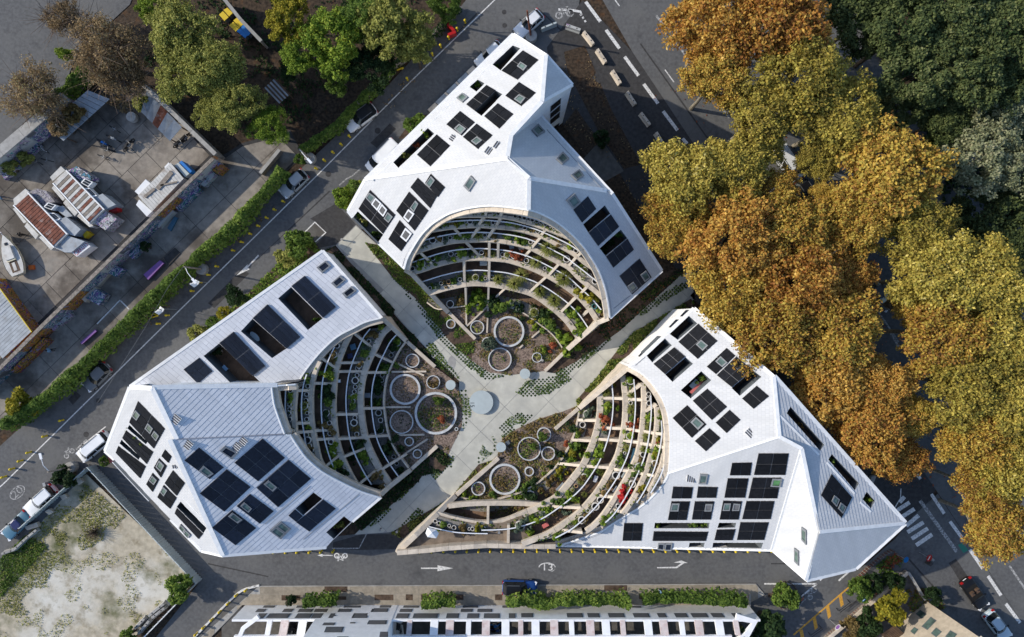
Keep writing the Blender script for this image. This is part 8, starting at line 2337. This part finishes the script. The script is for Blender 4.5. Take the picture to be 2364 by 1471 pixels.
# court: tables, stone disc
def table(c, r, z, label, m='ring_concrete', name='round_table', z0=0.03):
    p = P(*c, z)
    root = thing(name, label, 'table', (p.x, p.y, z0), 'round tables in the court')
    mb = MB(); R = M(r, z); mb.lathe((p.x, p.y, 0), [(.12, z0), (.12, z - .08), (R, z - .08), (R, z), (0, z)], 32); mb.build('top', m, root)
    return root
table((1040, 889), 11.5, .75, 'white round table beside the largest shaded planter', 'fence_panel'); table((1156.5, 1032.5), 11.5, .75, 'white round table at the sunny bed with a dark box beside it', 'fence_panel'); table((1212, 863), 12, .75, 'white round table at the apex of the tower building bed', 'fence_panel')
td = table((1111, 929), 27.5, .5, 'large pale round stone disc with small dark numerals in the middle of the court', 'fence_panel', 'stone_disc')
txt('15', (1090, 934), math.radians(-90), .75, td, 'c_black', z=.506)
block([(1166, 1022), (1174, 1017), (1178, 1024), (1170, 1029)], .5, 'bin_box', 'small dark box behind the white table in the sunny bed', 'box', 'reveal_dark')
for c, rx, ry in (((1043, 838), 9, 16), ((1071, 928), 12, 20), ((1004, 820), 8, 8)):
    MB().sheet([(c[0] + rx * math.cos(a), c[1] + ry * math.sin(a)) for a in [2 * math.pi * k / 18 for k in range(18)]], .038).build('grey_patch', 'grey_concrete', court)  # thin grey ovals, darker than the court paving they lie on
for i, c in enumerate(((789, 553), (877, 1224), (916, 1228), (1252, 832))):
    p = P(*c, .8); root = thing('path_light', ('short path light at the street gate by the marked bay', 'short path light at the south gate, west one', 'short path light at the south gate, east one', 'short path light beside the grass pavers')[i], 'light', (p.x, p.y, 0.03)); mb = MB(); mb.lathe((p.x, p.y, .03), [(.09, 0), (.09, .75), (.16, .78), (.16, .85), (0, .86)], 12); mb.build('post', 'grey_concrete', root)
p = P(997, 1229, 4.8); root = thing('parasol', 'white six-sided parasol on the wooden deck of the pointed building', 'parasol', (p.x, p.y, 2.6))
MB().tube([(p.x, p.y, 2.6), (p.x, p.y, 4.9)], .03, 6).build('pole', 'metal_grey', root)
hx = [P(u, v, 4.5) for u, v in t1([(1460, 540), (1535, 560), (1555, 590), (1535, 632), (1460, 622), (1443, 590)], (590, 1071))]
mb = MB()
for i in range(6):
    mb.face([hx[i], hx[(i + 1) % 6], (p.x, p.y, 4.95)])
mb.build('canopy', 'c_white', root)
# furniture on the terraces
def furn(u, v, w, d, h, z, ang, m, name, label, cat):
    q = P(u, v, z + h); root = thing(name, label, cat, (q.x, q.y, z), None, ang)
    mb = MB(); mb.box((0, 0, h - .06), w, d, .06)
    me = bpy.data.meshes.new('top'); me.from_pydata(mb.v, [], mb.f); me.materials.append(MATS[m]); o = bpy.data.objects.new('top', me); COL.objects.link(o); o.parent = root
    for x in (-.42, .42):
        for y in (-.42, .42):
            mb = MB(); mb.box((x * w, y * d, 0), .05, .05, h - .06); me = bpy.data.meshes.new('leg'); me.from_pydata(mb.v, [], mb.f); me.materials.append(MATS['metal_grey']); o = bpy.data.objects.new('leg', me); COL.objects.link(o); o.parent = root
LA, LB, LC = LEVEL['A'], LEVEL['B'], LEVEL['C']
furn(1116, 608, .9, .6, .72, LA[1] - .25, 0, 'fence_panel', 'table', 'pale blue-grey table under a beam of the tower building', 'table'); furn(1203, 574, .6, .5, .45, LA[2] - .25, .5, 'beam_concrete', 'garden_chair', 'beige chair behind the coppery pots', 'chair'); furn(1181, 570, .55, .5, .45, LA[2] - .25, .2, 'fence_panel', 'garden_chair', 'grey chair behind the coppery pots', 'chair')
furn(781, 880, .5, .35, .5, LB[1] + .6, 0, 'rail_white', 'stool', 'small white stool on a beam of the shaded bowl', 'stool'); furn(815, 801, .7, .7, .7, LB[1] - .25, .3, 'c_teal', 'table', 'teal square table in the shaded bowl', 'table'); furn(808, 822, .7, .6, .5, LB[1] - .25, .3, 'c_navy', 'garden_chair', 'dark blue chair in the shaded bowl', 'chair')
furn(846, 913, .9, .6, .7, LB[0] - .7, 0, 'zinc_sheet', 'table', 'grey table on the lowest deck of the shaded bowl', 'table')
furn(1296, 1127, 1.3, .8, .7, .15, .8, 'zinc_sheet', 'table', 'pale table on the ground deck of the pointed building', 'table'); furn(1424, 1132, .9, .7, .7, LC[2] - .25, 1.0, 'zinc_sheet', 'table', 'grey table near the scarlet maple', 'table'); furn(1442, 1098, .8, .6, .7, LC[2] - .25, 1.0, 'fence_panel', 'table', 'pale grey table two bays above the scarlet maple', 'table'); furn(1259, 1213, .8, .5, .35, LC[1] - .25, .5, 'c_pink', 'crate', 'red-edged crate on the lowest terrace deck of the pointed building', 'crate')
furn(1375, 1106, .45, .8, .4, LC[1] - .25, -.3, 'rail_white', 'white_box', 'white framed box behind the railing of the pointed building', 'box'); furn(1462, 1054, .5, 2.0, .5, LC[2] - .25, -.2, 'c_teal', 'bench', 'blue bench behind the railing of the pointed building', 'bench'); furn(1355, 1220, .6, .6, .5, LC[2] - .25, .4, 'c_black', 'grill', 'black barbecue on the third deck of the pointed building', 'grill')
zf = fC1.z(1605, 893) - 2.1
furn(1604, 888, 1.1, .75, .5, zf + .3, .8, 'fence_panel', 'table', 'grey table on the roof terrace with the pink lounger', 'table'); furn(1613, 895, 2.2, .7, .35, zf + .5, .75, 'c_pink', 'sun_lounger', 'pink lounger on a roof terrace of the pointed building', 'sun lounger')
zf = fB1.z(588, 775) - 2.0
p = P(588, 777, zf + .75); root = thing('oval_table', 'pale blue oval table on a roof terrace of the seamed-roof building', 'table', (p.x, p.y, zf)); mb = MB(); q = [Vector((p.x + .75 * math.cos(a) * .7 - .35 * math.sin(a) * .7, p.y - .75 * math.cos(a) * .7 - .35 * math.sin(a) * .7, zf + .75)) for a in [2 * math.pi * k / 20 for k in range(20)]]; mb.prism(q, zf + .7); mb.build('top', 'fence_panel', root); MB().box((p.x, p.y, zf), .1, .1, .7).build('leg', 'metal_grey', root)
furn(516, 853, .9, .7, .6, fB1.z(516, 853) - 2.2, .8, 'c_paleblue', 'table', 'sky-blue table on the roof terrace nearest the roof corner', 'table')
# plants standing on roof terraces
for i, (u, v, r, f, dz, m) in enumerate(((1142, 152, 8, fA1, 1.6, 'leaf_ivy'), (1102, 196, 9, fA1, .9, 'leaf_fresh'), (985, 312, 8, fA1, 1.1, 'leaf_fresh'), (935, 360, 8, fA1, 1.1, 'leaf_olive'), (962, 335, 6, fA1, 1.1, 'leaf_copper'), (830, 500, 7, fA5, .9, 'leaf_fresh'), (845, 516, 8, fA5, .9, 'leaf_olive'), (865, 540, 7, fA5, .9, 'leaf_ivy'),
                                         (1431, 540, 9, fA4, 1.4, 'leaf_ivy'), (1413, 562, 9, fA4, 1.4, 'leaf_dark'), (1396, 580, 9, fA4, 1.4, 'leaf_dark'), (730, 738, 6, fB1, 1.4, 'leaf_ivy'), (500, 812, 10, fB1, 1.3, 'leaf_dark'), (1622, 875, 9, fC1, 1.2, 'leaf_ivy'), (1520, 1214, 8, fC2, .9, 'leaf_fresh'), (1603, 1212, 10, fC2, .9, 'leaf_ivy'), (1628, 1212, 7, fC2, .9, 'leaf_ivy'), (1658, 1213, 5, fC2, .9, 'leaf_ivy'),
                                         (1922, 1065, 8, fC4, .9, 'leaf_ivy'), (2003, 1153, 7, fC4, .9, 'leaf_fresh'), (785, 1212, 9, fB4, 1.2, 'leaf_olive'), (298, 990, 5, fB2, .6, 'leaf_fresh'), (334, 1027, 5, fB2, .6, 'leaf_fresh'), (318, 1010, 6, fB2, .7, 'leaf_ivy'))):
    z = f.z(u, v) - dz - .4
    p = P(u, v, z + .4); R = M(r, z)
    root = thing('terrace_shrub', f'{ {"leaf_ivy": "green", "leaf_fresh": "bright green", "leaf_olive": "yellow-green", "leaf_copper": "coppery", "leaf_dark": "dark green"}[m] } shrub in a sunk roof terrace, {ordinal(i)} counting by building from the tower', 'plant', (p.x, p.y, z), 'shrubs on the sunk roof terraces')
    fo = bpy.data.objects.new('foliage', PLANT['ball'][i % 4]); COL.objects.link(fo); fo.parent = root; fo.scale = (R * 1.2, R * 1.2, .9); fo.material_slots[0].link = 'OBJECT'; fo.material_slots[0].material = MATS[m]
    mb = MB(); mb.lathe((p.x, p.y, z - .3), [(.2, -.9), (.24, .3), (.2, .3)], 8); mb.build('pot', 'pot_white', root)

# ------------------------------------------------------------------ white screen and car park at the bottom
D = thing('apartment_block', 'long white perforated apartment front with open car park bays along the stone pavement', 'building', P(1150, 1410, 0))
w0, w1 = P(566, 1397, 0), P(1728, 1397, 0)
yF = w0.y
HS = 4.2
MB().box(((w0.x + w1.x) / 2, yF - .13, 0), w1.x - w0.x, .26, HS).build('screen_wall', 'white_wall', D)
MB().face([(w0.x - 3, yF - .27, .04), (w0.x - 3, yF - 14, .04), (w1.x + 1, yF - 14, .04), (w1.x + 1, yF - .27, .04)]).build('car_park_floor', 'pavement', D)
zb = P(0, 1467, HS).y
MB().pprism([(540, 1468), (1690, 1468), (1690, 1620), (500, 1620)], HS, HS - .4).build('roof', 'white_wall', D)
bx = [623, 658, 699, 946, 1003, 1039, 1082, 1122, 1167, 1202, 1236, 1279, 1319, 1362, 1398, 1437, 1495, 1531, 1573, 1612, 1659, 1698]
for i, u in enumerate(bx):
    w = .95 if i % 3 else .6
    xa, xb = P(u, 1432, HS).x, P(u + (u - 1182) * .012, 1467, HS).x
    MB().prism([Vector((xa - w / 2, yF - .1, HS + .05)), Vector((xb - w / 2, zb, HS + .02)), Vector((xb + w / 2, zb, HS + .02)), Vector((xa + w / 2, yF - .1, HS + .05))], HS - .35).build('roof_rib', 'pink_stain' if i % 2 else 'white_wall', D)
MB().path([P(1700, 1425, HS + .03), P(1744, 1436, HS + .03), P(1722, 1470, HS + .03), P(1690, 1490, HS + .03)], .8, .4).build('end_frame', 'white_wall', D)
MB().path([P(596, 1425, HS + .03), P(560, 1452, HS + .03), P(545, 1490, HS + .03)], .5, .4).build('end_frame', 'white_wall', D)
def rows(v0, v1, xs, o):
    for a, c in xs:
        u0_, u1_ = o + a / 3.677, o + c / 3.677
        wall_window(D, w0, w1, [(u0_, v0), (u1_, v0), (u1_ + (u1_ - 1182) * (v1 - v0) / 650, v1), (u0_ + (u0_ - 1182) * (v1 - v0) / 650, v1)], 'panel_frame', 'window')
rows(1390.5 + 7.5, 1399 + 4, [(75, 170), (355, 497), (555, 660), (755, 900), (1060, 1155), (1258, 1390), (1760, 1890), (2095, 2206)], 590)
rows(1405.5, 1413, [(20, 95), (245, 325), (375, 492), (510, 620), (710, 820), (990, 1130), (1230, 1335), (1745, 1845), (1885, 2010)], 590)
rows(1416, 1427, [(30, 100), (120, 305), (360, 490), (495, 580), (640, 680), (835, 955), (1205, 1310), (1345, 1555), (1625, 1730), (1800, 1900), (1940, 2075), (2150, 2206)], 590)
rows(1415.5, 1425.5, [(85, 185), (470, 605), (645, 745), (820, 955), (1030, 1165), (1235, 1305), (1380, 1485), (1520, 1655), (1690, 1790), (1865, 1945)], 1180)
rows(1399, 1403, [(960, 1100)], 1180)
MB().prism([(P(727, 1430, HS).x, yF + .03, 9.6), (P(905, 1430, HS).x, yF + .03, 9.6), (P(905, 1430, HS).x, yF - 14, 9.6), (P(727, 1430, HS).x, yF - 14, 9.6)], 0).build('stair_block', 'white_wall', D)
for q in ([(565, 1370), (580, 1347), (680, 1347), (665, 1370)], [(800, 1354), (805, 1343), (850, 1343), (845, 1354)], [(945, 1362), (962, 1327), (1118, 1327), (1110, 1362)], [(580, 1430), (600, 1382), (752, 1382), (735, 1430)], [(1050, 1471), (1058, 1425), (1125, 1425), (1125, 1471)], [(690, 1480), (695, 1465), (790, 1465), (785, 1480)], [(710, 1256), (725, 1235), (820, 1235), (808, 1256)], [(835, 1308), (850, 1287), (955, 1287), (948, 1308)], [(1055, 1200), (1065, 1182), (1155, 1182), (1150, 1200)], [(990, 1255), (1005, 1225), (1130, 1225), (1122, 1255)], [(637, 1292), (640, 1283), (683, 1283), (680, 1292)]):
    wall_window(D, w0 + Vector((0, .03, 0)), w1 + Vector((0, .03, 0)), t1(q, (590, 1071)), 'panel_frame')
MB().box((w1.x + .1, yF + .2, 0), .2, 2.6, .3).build('kerb_wall', 'grey_concrete', D)
# ------------------------------------------------------------------ beige house in the corner
h0, h1 = P(2139, 1388, 0), P(1985, 1512, 0)
dd = (h1 - h0); dn = dd.normalized(); pn = Vector((-dn.y, dn.x, 0)); pn = pn if pn.dot(h0) > 0 else -pn
Hh_ = thing('house', 'beige rendered house with deep-set windows in the bottom corner', 'building', h0 + pn * 4)
MB().prism([Vector((q.x, q.y, 10.3)) for q in (h0, h1, h1 + pn * 11, h0 + pn * 11)], 0).build('walls', 'beige_render', Hh_)
MB().path([Vector((q.x, q.y, 10.5)) for q in (h1, h0, h0 + pn * 11)], .5, .35).build('cornice', 'beam_concrete', Hh_)
for q in ([(1285, 1272), (1325, 1238), (1382, 1275), (1335, 1317)], [(1335, 1380), (1415, 1297), (1465, 1330), (1385, 1411)], [(1415, 1437), (1460, 1388), (1510, 1425), (1460, 1473)], [(1535, 1467), (1580, 1412), (1640, 1445), (1600, 1495)], [(1240, 1420), (1275, 1385), (1310, 1405), (1275, 1450)]):
    wall_window(Hh_, h0, h1, t1(q, (1764, 1071)), 'skylight_glass')
sheet_roof([(2033, 1465), (2066, 1443.6), (2092, 1466), (2060, 1488)], 9, 2.4, 'dark brown boarded shed roof against the beige house', ['wood_dark'], 0, 'garden_shed')
